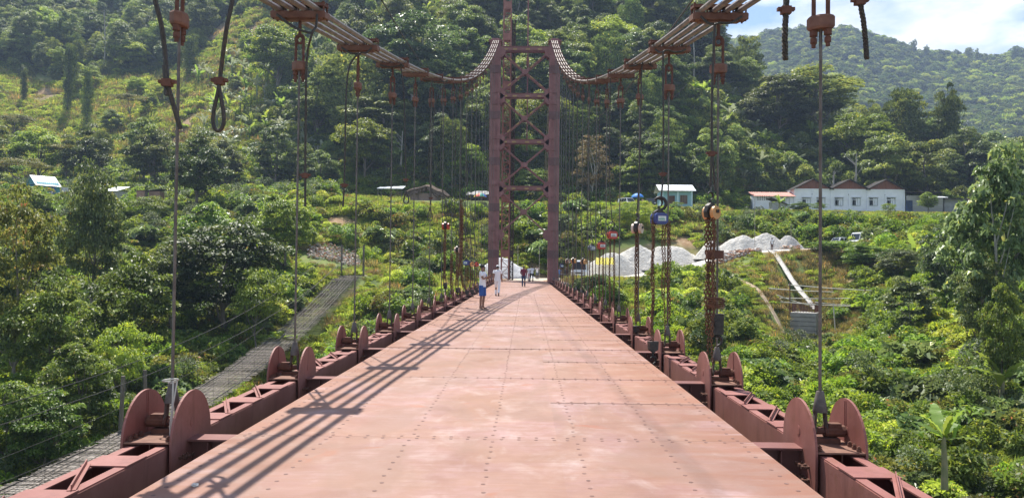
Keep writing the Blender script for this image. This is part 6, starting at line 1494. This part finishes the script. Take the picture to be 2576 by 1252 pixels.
# keep sight open over the far end of things seen down the slope
def maxh(X, Y):
    """tallest plant that may stand here (m): kept under the lines of sight to the huts, heaps, pier and footbridge"""
    h = np.full(X.shape, 3.0); a = X / Y; T = terrain(X, Y)
    def cap(h, m, s, lo=.4): return np.where(m, np.minimum(h, np.maximum(lo, 1.68 + s * Y - T)), h)
    h = cap(h, (Y > 96) & (Y < 123) & (a > -.25) & (a < .04), .080)
    h = cap(h, (Y > 96) & (Y < 135) & (a > .10) & (a < .25), .0775)
    h = cap(h, (Y > 96) & (Y < 146) & (a > .26) & (a < .58), .0715)
    h = cap(h, (Y > 55) & (Y < 96) & (a > .05) & (a <= .17), -.014, .22)
    h = cap(h, (Y > 55) & (Y < 98) & (a > .17) & (a < .36), .004, .25)
    h = cap(h, (Y > 66) & (Y < 98) & (a > .28) & (a < .42), -.05 + .0 * Y, .5)
    h = np.where((Y > 78) & (Y < 98) & (a > .30) & (a < .39), .6, h)
    h = cap(h, (Y > 35) & (Y < 80) & (a > .29) & (a < .45), -.084, .4)
    h = cap(h, (Y > 55) & (Y < 94) & (a > -.31) & (a < -.17), -.008)
    ab = np.maximum(np.abs(a), .15); Yb = -FBX / ab; zbr = -7.1 + .0025 * (np.minimum(Yb, 79) - 26) ** 2
    h = cap(h, (a < -.18) & (Y < Yb + 3) & (Y < 84), (zbr - 1.68) / Yb - .012, .3)
    h = np.where((Y >= 122) & (Y < 146) & (a > -.25) & (a < .58), np.minimum(h, .8), h)
    h = np.where((np.abs(X - FBX) < 3) & (Y < 84), np.minimum(h, .8), h)
    return h

# --- sources for the undergrowth
def coll(name, items):
    c = bpy.data.collections.new(name)
    for i, me in enumerate(items): src(c, '%s_%02d' % (name, i), me)
    return c
c_bush = coll('shrub', [bush_mesh('shrub', 50, 2.0, 1.6, 900, .17, lf_bush), bush_mesh('shrub', 51, 2.2, 1.5, 900, .20, lf_near, asp=.6), bush_mesh('shrub', 52, 2.0, 1.3, 1100, .15, lf_herb), bush_mesh('shrub', 53, 1.8, 1.8, 900, .22, lf_light, asp=.42), bush_mesh('shrub', 54, 2.0, 1.4, 900, .16, lf_olive), bush_mesh('shrub', 55, 2.0, 1.8, 700, .26, lf_bush, asp=.38, droop=.4), bush_mesh('shrub', 56, 2.2, 1.7, 420, .34, lf_big, asp=.75, droop=.3), bush_mesh('shrub', 57, 1.9, 2.2, 1500, .12, lf_dark, asp=.45)])
c_herb = coll('herb', [bush_mesh('herb', 60, 1.4, .6, 500, .14, lf_herb, up=.5), bush_mesh('herb', 61, 1.4, .5, 500, .16, lf_bush, up=.4), grass_mesh(62, lf_herb), grass_mesh(63, lf_dry, 220), bush_mesh('herb', 64, 1.4, .5, 450, .12, lf_light, up=.5), bush_mesh('herb', 65, 1.3, .7, 380, .20, lf_herb, asp=.3, up=.6)])
rsn = np.random.RandomState(77)
def sample(n, y0, y1, a0=-1.05, a1=1.0, pw=1.0, xmax=None):
    Y = y0 + (y1 - y0) * rsn.rand(n) ** pw; a = a0 + (a1 - a0) * rsn.rand(n); return a * Y, Y
def clearing(X, Y):
    a = X / Y; n_ = fbm(X / 30 + 5, Y / 30, 3)
    c = ((a < -.36 + .3 * n_) & (Y > 153) & (Y < 258 + 60 * n_)) | ((a > -.42) & (a < -.33) & (Y > 190) & (Y < 268))
    return c
def dens(X, Y): return np.clip(.5 + 1.6 * fbm(X / 7.0 + 40, Y / 7.0, 3), 0, 1)
# herbs cover all the slope in the open
X, Y = sample(72000, 20, 175, pw=.62); ok = allowed(X, Y, .25); X, Y = X[ok], Y[ok]
Z = terrain(X, Y); S = rsn.uniform(.7, 1.5, len(X)) * np.interp(Y, [30, 90, 170], [.9, 1.0, 1.5]); S = np.minimum(S, maxh(X, Y) / .6)
gi = np.clip((fbm(X / 12, Y / 12 + 90, 3) * 6 + 3 + rsn.normal(0, 1.3, len(X))).astype(int), 0, 5)
dz_ = (X / Y > .31) & (X / Y < .46) & (Y > 74) & (Y < 97); gi = np.where(dz_ & (rsn.rand(len(X)) < .6), 3, np.where((gi == 3) & ~dz_ & (rsn.rand(len(X)) < .6), 0, gi))
scatter('ground_cover', 'low yellow-green herbs and grass covering the slopes', 'ground cover', c_herb, np.stack([X, Y, Z - .05], 1), S, idx=gi, tilt=.2)
X2, Y2 = sample(60000, 158, 285, a0=-.80, a1=-.2); k2 = clearing(X2, Y2); X2, Y2 = X2[k2], Y2[k2]; k2 = allowed(X2, Y2, .5); X2, Y2 = X2[k2][:14000], Y2[k2][:14000]
scatter('hillside_grass', 'bright grass and herbs covering the cleared slope at upper left', 'grass', c_herb, np.stack([X2, Y2, terrain(X2, Y2) - .05], 1), rsn.uniform(1.8, 3.2, len(X2)), idx=rsn.choice([0, 2, 5, 0, 4, 3], len(X2)), tilt=.2, seed=21)
# shrubs in thickets
X, Y = sample(31000, 20, 175, pw=.7); h = maxh(X, Y); a = X / Y
prob = np.where(h < .6, .12, .35 + .65 * dens(X, Y)); prob = np.where((Y > 55) & (Y < 118) & (np.abs(a) < .30), .15 + .6 * np.clip(dens(X, Y) * 2 - .8, 0, 1), prob); prob = np.where((a < -.34) | (Y < 58) | (a > .30), np.maximum(prob, .75), prob)
ok = allowed(X, Y, 1.0) & (rsn.rand(len(X)) < prob); X, Y, h = X[ok], Y[ok], h[ok]
S = np.minimum(rsn.uniform(.7, 1.7, len(X)) * np.interp(Y, [30, 90, 170], [.85, 1.1, 1.6]), h / 1.5)
si = np.clip((fbm(X / 9 + 9, Y / 9, 3) * 8 + 3.5 + rsn.normal(0, 2.1, len(X))).astype(int), 0, 7)
scatter('shrub_thicket', 'dense mixed green shrubs growing down both river banks', 'shrubs', c_bush, np.stack([X, Y, terrain(X, Y) - .15], 1), S, idx=si, tilt=.25, seed=8)
# hillside cover beyond the bench
cf1 = coll('hillcover', [bush_mesh('cover', 70, 4.5, 3.0, 1300, .32, lf_light), bush_mesh('cover', 71, 4.5, 2.6, 1300, .30, lf_bush), bush_mesh('cover', 72, 4.5, 3.6, 1300, .36, lf_forest), bush_mesh('cover', 73, 4.0, 2.2, 1300, .26, lf_herb), bush_mesh('cover', 74, 5, 5, 1500, .34, lf_vine)])
X, Y = sample(34000, 158, 460, a0=-.95, a1=.80, pw=1.15); ok = allowed(X, Y, 2); X, Y = X[ok], Y[ok]; cl = clearing(X, Y); kk = ~cl | (rsn.rand(len(X)) < .8); X, Y, cl = X[kk], Y[kk], cl[kk]
ii = np.where(cl, rsn.choice([0, 3, 3, 3, 1], len(X)), rsn.choice([2, 4, 1, 0, 2], len(X))); S = rsn.uniform(.6, 1.3, len(X)) * np.where(cl, .48, 1.1)
scatter('hillside_cover', 'tangled green cover on the hillside between the forest trees', 'hillside cover', cf1, np.stack([X, Y, terrain(X, Y) - .3], 1), S, idx=ii, tilt=.3, seed=9)

# --- trees one can tell apart
def tree_at(kind, var, x, y, z, W, H, rz, label, cat_='tree', group=None, name='forest_tree'):
    cm, tm, W0, H0 = KINDS[kind][var % len(KINDS[kind])]; t = thing(name, label, cat_, (x, y, z), rz, group, (W / W0, W / W0, H / H0)); put('trunk', tm, t); put('crown', cm, t); return t
TREES = []
def plant(kind, px, pyt, Y, wpx, label, name='tree', var=0, minh=2.0):
    p = at(px, pyt, Y); zb = terr(p.x, Y) - .15; H = max(minh, p.z - zb); W = wpx / 1935 * Y
    TREES.append((p.x, Y, W * .4)); return tree_at(kind, var, p.x, Y, zb, W, H, rng.uniform(0, 6), label, 'tree', None, name)
NAMED = [
 ('near', 88, 466, 100, 90, 'leafy tree standing before the teal house wall'), ('small', 385, 490, 104, 130, 'low spreading tree before the plank sheds'), ('near', 270, 478, 98, 90, 'leafy tree just before the low tin shed'),
 ('small', 2060, 520, 136, 44, 'small bush tree at the foot of the left gable wall'), ('small', 2235, 518, 137, 40, 'small bush tree at the foot of the right gable wall'), ('small', 1700, 508, 126, 40, 'bush tree at the doorstep of the blue hut'),
 ('near_dark', 238, 392, 62, 175, 'tall dark conical tree standing left with leaves to near the ground'), ('near_olive', 48, 432, 47, 210, 'olive and reddish leaved tree filling the left edge of the picture'),
 ('forest_dark', 500, 325, 112, 150, 'rounded dark green tree with a visible trunk left of the first hanger rod'), ('near', 330, 640, 52, 230, 'broad dark-bottomed tree in the middle of the left foreground'),
 ('near_dark', 565, 545, 66, 330, 'wide dark tree mass right of the first left hanger rod'), ('near', 520, 500, 78, 190, 'bright leafy tree top behind the wide dark tree mass'),
 ('near', 720, 470, 84, 150, 'leafy tree near the second left hanger rod at the bench edge'), ('small', 312, 806, 47, 160, 'small feathery tree standing beside the weathered post'),
 ('near', 130, 700, 44, 230, 'leafy tree low at the left edge under the olive tree'), ('near_dark', 60, 560, 52, 180, 'dark tree behind the olive tree at the left edge'),
 ('small', 650, 660, 62, 160, 'spreading bush-like tree reaching over the gully left of the footbridge'), ('near_dark', 430, 600, 64, 170, 'dark tree behind the first left hanger rod'), ('near', 200, 850, 40, 200, 'light leafy tree above the near end of the footbridge'),
 ('near', 20, 930, 36, 200, 'broad-leaved tree at the lower left edge'), ('near', 120, 985, 36, 190, 'bright broad-leaved bush tree left of the posts'),
 ('umbrella', 170, 352, 150, 130, 'flat-topped mimosa tree above the white house roof'), ('umbrella', 60, 395, 138, 150, 'second flat-topped mimosa, just left of the white roof'), ('umbrella', 330, 232, 205, 90, 'flat mimosa tree in the upper left clearing'),
 ('umbrella', 40, 285, 190, 90, 'flat mimosa tree in the clearing at the left edge'),
 ('pale', 1045, 28, 172, 260, 'huge pale spreading tree with round crown left of the tower'), ('vine', 880, 120, 168, 190, 'vine-hung tree below the huge pale tree'), ('forest_dark', 960, 240, 160, 200, 'very dark tree behind the thatched hut'),
 ('forest', 800, 180, 172, 180, 'tall grey-green tree behind the second left hanger'), ('forest_light', 700, 60, 205, 190, 'light green tree high behind the left cable'), ('forest_dark', 1090, 300, 158, 150, 'dark tree right of the thatched hut'), ('forest_light', 1175, 360, 150, 110, 'light tree just left of the tower'),
 ('feather', 1492, 330, 150, 110, 'thin pale brownish tree right of the tower'), ('forest_light', 1612, 392, 152, 120, 'round bright tree behind the parked cars'), ('forest_light', 1330, 330, 156, 90, 'bright green tree seen between the tower legs'), ('forest_light', 1345, 420, 150, 100, 'lower leafy tree seen between the tower legs'),
 ('vine', 1880, 75, 215, 80, 'single tall emergent tree standing against the clouds on the ridge'), ('forest', 2050, 165, 190, 260, 'wide dark vine-hung tree mass on the right ridge'), ('forest_dark', 1960, 190, 182, 190, 'dark tree left in the right ridge mass'), ('forest_light', 2150, 280, 172, 190, 'light green tree below the right ridge'),
 ('vine', 2385, 200, 178, 72, 'tall narrow vine-wrapped tree, right one of the pair before the far hills'), ('vine', 2280, 208, 182, 110, 'vine-wrapped tree with spreading top, left one of the pair before the far hills'), ('forest', 2230, 330, 160, 170, 'round tree directly above the white building'), ('forest', 2330, 345, 158, 150, 'tree behind the lean-to of the white building'),
 ('forest_dark', 1800, 120, 200, 150, 'dark tree just left of the third right hanger near the ridge'), ('big', 2500, 352, 50, 190, 'large-leaved grey-green tree at the right edge'), ('big', 2440, 470, 53, 150, 'large-leaved tree left of the one at the right edge'), ('near', 2545, 430, 60, 150, 'leafy tree behind the right edge tree'),
 ('big', 2290, 690, 62, 130, 'round tree with big pale leaves right of the pier'), ('near_dark', 2380, 560, 66, 130, 'dark tree between the pale-leaved tree and the right edge'), ('near_dark', 2470, 640, 50, 150, 'dark tree with pale trunk at the right edge'), ('near', 2560, 760, 44, 120, 'leafy tree lowest at the right edge'),
 ('near', 2010, 508, 134, 60, 'small round tree before the left end of the white building'), ('near', 2335, 480, 134, 50, 'dark leafy tree before the lean-to door'), ('small', 2200, 560, 118, 60, 'small pale tree above the white van'), ('near', 2090, 600, 96, 110, 'bushy tree right of the standing worker'), ('near', 2180, 610, 90, 120, 'bushy tree just below the white van'), ('near_dark', 2260, 620, 84, 110, 'dark bush tree right of the white van'),
 ('small', 1870, 715, 76, 70, 'round bush on the slope left of the dirt path'), ('small', 1600, 505, 112, 90, 'leafy bush tree below the dark car'), ('small', 1560, 520, 112, 60, 'leafy bush below the white jeep'), ('near', 2520, 700, 40, 110, 'drooping leafy tree at right above the banana'), 
]
vc = {}
for i, (k, px, pyt, Y_, w, lab) in enumerate(NAMED):
    vc[k] = vc.get(k, -1) + 1; plant(k, px, pyt, Y_, w, lab, name={'umbrella': 'mimosa_tree', 'big': 'broadleaf_tree', 'small': 'small_tree', 'vine': 'vine_covered_tree'}.get(k, 'tree'), var=vc[k])
# pillars of vine on the left clearing
for i, (px, pyt, Y_, w) in enumerate(((175, 70, 215, 26), (222, 150, 205, 34), (63, 152, 222, 18), (186, 95, 228, 26), (480, 60, 235, 40), (620, 85, 240, 42), (690, 130, 236, 34))):
    plant('pillar', px, pyt, Y_, w, ['vine-wrapped pillar tree in the upper left clearing, taller of two', 'vine pillar below the tallest one in the left clearing', 'short lone vine pillar nearest the left edge', 'slim vine pillar just behind the tallest one', 'vine pillar on the ridge above the first left hanger block', 'vine pillar between the two upper soil patches', 'vine pillar right of the upper soil patches'][i], name='vine_covered_tree', var=i)
# bare pale trunks standing out of the forest
for i, (px, pyt, Y_, lab) in enumerate(((1008, 330, 152, 'pale forked bare trunk left of the thatched hut'), (800, 370, 156, 'tall bare trunk behind the second left hanger'), (2093, 430, 150, 'slim pale bare trunk above the middle gable'), (1745, 60, 195, 'leaning bare trunk by the right cable'),
        (265, 25, 250, 'thin bare trunk high in the upper left forest'), (1420, 250, 165, 'bare trunk just right of the tower'), (2150, 385, 152, 'short bare trunk above the right gable'), (665, 90, 215, 'bare trunk among the upper left bananas'))):
    p = at(px, pyt, Y_); z = terr(p.x, Y_) - .3; H = max(6, p.z - z); t = thing('bare_tree', lab, 'tree', (p.x, Y_, z)); rs_ = random.Random(i); b = MB()
    b.tube([(0, 0, 0), (.2, 0, H * .5), (.1 + .04 * H * rs_.uniform(-1, 1), 0, H)], [.26, .19, .08], 7); b.build('trunk', bark_pale, t)
    for j in range(4):
        z0 = H * rs_.uniform(.5, .9); a = rs_.uniform(0, 6.3); L = H * rs_.uniform(.1, .22); b = MB(); b.tube([(.15, 0, z0), (.15 + L * .6 * math.cos(a), L * .6 * math.sin(a), z0 + L * .6), (.15 + L * math.cos(a), L * math.sin(a), z0 + L * 1.2)], [.09, .06, .02], 5); b.build('limb', bark_pale, t)
# bananas on the slopes
bananas = []
for _ in range(900):
    a = rng.choice([rng.uniform(.20, .52), rng.uniform(.24, .42), rng.uniform(-.44, -.12), rng.uniform(-.40, -.26)]); y = rng.uniform(148, 205) if a > 0 else rng.uniform(156, 235); x = a * y
    if y < 163 and .26 < a < .58 : continue
    if all(math.hypot(x - q[0], y - q[1]) > 2.8 for q in bananas) and bool(allowed(np.array([x]), np.array([y]), 2)[0]): bananas.append((x, y))
# forest trees
pts = []
step = 6.6
for yy in np.arange(150, 470, step):
    for xx in np.arange(-.96 * yy, .74 * yy, step * (1 + (yy - 150) / 900)): pts.append((xx + rsn.uniform(-2.6, 2.6), yy + rsn.uniform(-2.6, 2.6)))
pts = np.array(pts); X, Y = pts[:, 0], pts[:, 1]; ok = allowed(X, Y, 4.5)
cl = clearing(X, Y); ok &= ~(cl & (rsn.rand(len(X)) < .82))
for tx, ty, tr in TREES: ok &= np.hypot(X - tx, Y - ty) > tr * .8
ok &= ~((X / Y > .16) & (Y > 285)) & ~((Y < 158) & (X / Y > -.05) & (X / Y < .1))
for bx, by in bananas: ok &= ~((np.hypot(X - bx, Y - by) < 4.5) & (rsn.rand(len(X)) < .75))
ok &= ~((X / Y > .2) & (X / Y < .5) & (Y < 190) & (rsn.rand(len(X)) < .3))
X, Y, cl = X[ok], Y[ok], cl[ok]; Z = terrain(X, Y)
ks = np.array(['forest', 'forest_dark', 'forest_light', 'vine', 'pale'], dtype=object)
kn_ = fbm(X / 28 + 3, Y / 28 + 7, 3) * 3 + rsn.normal(0, .45, len(X)); ki = np.digitize(kn_, [-.55, .25, .55, 1.0]); ki = np.array([1, 0, 2, 3, 4])[ki]
ki = np.where((X / Y > .16) & (ki == 2), 1, ki)
sc_ = rsn.uniform(.62, 1.25, len(X)) * np.where(cl, .5, 1)
order = np.argsort(Y + 1000.0 * ((X / Y < -.72) | (X / Y > .66))); N_IND = 236
gl_ = {'forest': 'dense mid-green forest tree on the hill slope', 'forest_dark': 'dark-leaved forest tree on the hill slope', 'forest_light': 'light green forest tree on the hill slope', 'vine': 'forest tree hung with vines on the hill slope', 'pale': 'pale-leaved forest tree on the hill slope'}
LM = [(60, 'at the left edge'), (160, 'above the teal house'), (270, 'above the tall dark conical tree'), (380, 'above the brown privy'), (470, 'left of the first left hanger rod'), (560, 'under the looped black sling'), (660, 'right of the looped sling'),
      (765, 'left of the second left hanger rod'), (850, 'right of the second left hanger rod'), (950, 'right of the third left hanger rod'), (1040, 'over the thatched hut'), (1130, 'left of the tarp shack'), (1235, 'just left of the tower'), (1320, 'within the left half of the tower'), (1400, 'within the right half of the tower'),
      (1480, 'just right of the tower'), (1560, 'left of the parked cars'), (1650, 'over the parked cars'), (1750, 'over the blue hut'), (1850, 'right of the blue hut'), (1960, 'over the red-roofed annex'), (2050, 'over the left gable'), (2130, 'over the middle gable'), (2220, 'over the right gable'), (2320, 'over the lean-to'), (2900, 'towards the right edge')]
def where(x, y):
    px = 1323 + (x - .3) / y * 1935; return next(l for q, l in LM if px < q) if px < 2900 else 'beyond the right edge'
def high(y): return 'at the foot of' if y < 163 else 'low on' if y < 174 else 'partway up' if y < 186 else 'halfway up' if y < 200 else 'high on' if y < 216 else 'near the top of'
kd_ = {'forest': 'mid-green tree', 'forest_dark': 'dark tree', 'forest_light': 'light-green tree', 'vine': 'vine-hung tree', 'pale': 'pale-leaved tree'}
for j in order[:N_IND]:
    k = ks[ki[j]]; cm, tm, W0, H0 = KINDS[k][j % len(KINDS[k])]; s = sc_[j]; W = s * rsn.uniform(.85, 1.2); sz = 'small ' if s < .78 else 'tall ' if s > 1.08 else ''
    lab = sz + kd_[k] + ' ' + high(Y[j]) + ' the slope ' + where(X[j], Y[j])
    t = thing('forest_tree', lab, 'tree', (X[j], Y[j], Z[j] - .4), rng.uniform(0, 6), lab, (W, W, s)); put('trunk', tm, t); put('crown', cm, t)
jj = order[N_IND:]
items = []; im = []
for k in ks:
    im.append(len(items))
    for cm, tm, _, _ in KINDS[k][:2]:
        me = cm.copy(); items.append(me)
cmass = coll('massforest', items)
mass_idx = np.array([im[ki[j]] + (j % min(2, len(KINDS[ks[ki[j]]]))) for j in jj])
scatter('hillside_forest', 'dense jungle trees covering the upper hillside as one mass', 'forest', cmass, np.stack([X[jj], Y[jj], Z[jj] - .4], 1), sc_[jj], idx=mass_idx, tilt=.06, seed=10)
bananas.sort(key=lambda q: q[1]); nbn = 0
for q in bananas[:60]:
    lb = 'silvery banana plant ' + high(q[1]) + ' the slope ' + where(*q); banana(lb, q[0], q[1], terr(*q) - .2, rng.uniform(1.1, 1.9), lf_greybanana if rng.random() < .75 else lf_banana, 8, lb, seed=nbn); nbn += 1
q = np.array(bananas[60:]); cb_ = coll('bananamass', [banana_mass_mesh(1, lf_greybanana), banana_mass_mesh(2, lf_greybanana), banana_mass_mesh(3, lf_banana)])
if len(q): scatter('banana_thicket', 'thicket of silvery banana plants on the upper slopes', 'banana plants', cb_, np.stack([q[:, 0], q[:, 1], terrain(q[:, 0], q[:, 1]) + 1.0], 1), rsn.uniform(1.1, 1.9, len(q)), tilt=.15, seed=11)
for i, (px, pyb, Y_, s, lab, m_) in enumerate(((2376, 1205, 25.5, .74, 'young banana plant with bright arching leaves at lower right', lf_banana), (2520, 930, 40, 1.1, 'banana plant with broad leaves at the right edge', lf_banana), (2480, 905, 42, .9, 'smaller banana plant left of the one at the right edge', lf_banana),
        (700, 850, 60, 1.2, 'banana plant growing left of the footbridge', lf_banana), (880, 860, 56, 1.0, 'banana plant just right of the footbridge', lf_banana), (850, 900, 50, 1.0, 'banana plant under the right side of the footbridge', lf_banana), (500, 520, 92, 1.3, 'banana plant above the left foreground trees', lf_banana), (575, 505, 96, 1.1, 'banana plant right of the first left hanger rod at the bench', lf_banana),
        (1130, 590, 106, .8, 'small banana plant on the slope left of the tower', lf_banana), (2300, 640, 88, 1.2, 'banana plant right of the white van', lf_banana), (1960, 560, 125, 1.1, 'banana plant below the red-roofed annex', lf_banana))):
    p = at(px, pyb, Y_); z = terr(p.x, Y_) if i != 0 else max(terr(p.x, Y_), p.z); banana(lab, p.x, Y_, z - .1, s, m_, 9, seed=100 + i)
# far forest on the hills across
fX = rsn.uniform(-60, 1000, 60000); fY = 440 + 560 * rsn.rand(60000) ** 1.0; aa = fX / fY; k = (aa > .1) & (aa < .76); fX, fY = fX[k][:17000], fY[k][:17000]
cfar = coll('farforest', [bush_mesh('far', 90, 9, 8, 800, 1.0, lf_far, nc=9), bush_mesh('far', 91, 9, 10, 800, .95, lf_far, nc=9), bush_mesh('far', 92, 8, 8, 800, .9, lf_forest, nc=9), bush_mesh('far', 93, 9, 9, 800, .9, lf_light, nc=9)])
fz = far_z(fX, fY); gi = rsn.choice([0, 1, 2, 0, 1, 2, 0, 1, 3], len(fX)); scatter('far_forest', 'unbroken far forest covering the hazy hills at upper right', 'forest', cfar, np.stack([fX, fY, fz - 1], 1), rsn.uniform(.55, 1.3, len(fX)), idx=gi, tilt=.1, seed=12)
for i, (px, pyt, w) in enumerate(((1995, 95, 14), (2105, 92, 16), (2300, 98, 12), (2438, 116, 16), (2458, 120, 10), (2330, 112, 12), (2160, 88, 14), (2555, 112, 16))):
    p = at(px, pyt, 880); z = float(far_z(np.array([p.x]), np.array([880.0]))[0]); H = max(12, p.z - z); tree_at('vine' if i % 2 else 'forest', i, p.x, 880, p.z - H, w / 1935 * 880 * 1.3, H, i, ['leftmost tree poking from the far ridge', 'second tree on the far ridge from the left', 'tree on the far ridge above the twin vine trees', 'taller lone tree on the far ridge at right', 'slim lone tree right beside the taller one on the far ridge', 'low tree on the dip of the far ridge', 'rounded tree on the highest part of the far ridge', 'tree on the far ridge nearest the right edge'][i], name='ridge_tree')

# ------------------------------------------------------------------ haze
hz = bpy.data.materials.new('haze'); hz.use_nodes = True; hn = hz.node_tree; hn.nodes.remove(hn.nodes['Principled BSDF'])
pv = hn.nodes.new('ShaderNodeVolumePrincipled'); pv.inputs['Color'].default_value = (.56, .72, 1, 1); pv.inputs['Density'].default_value = .00029; pv.inputs['Anisotropy'].default_value = .2
hn.links.new(pv.outputs[0], hn.nodes['Material Output'].inputs['Volume'])
b = MB(); b.box((150, 620, 158), (2600, 1420, 352)); hzo = b.build('haze', hz, kind='stuff', label='thin pale blue haze over the valley', cat='haze')
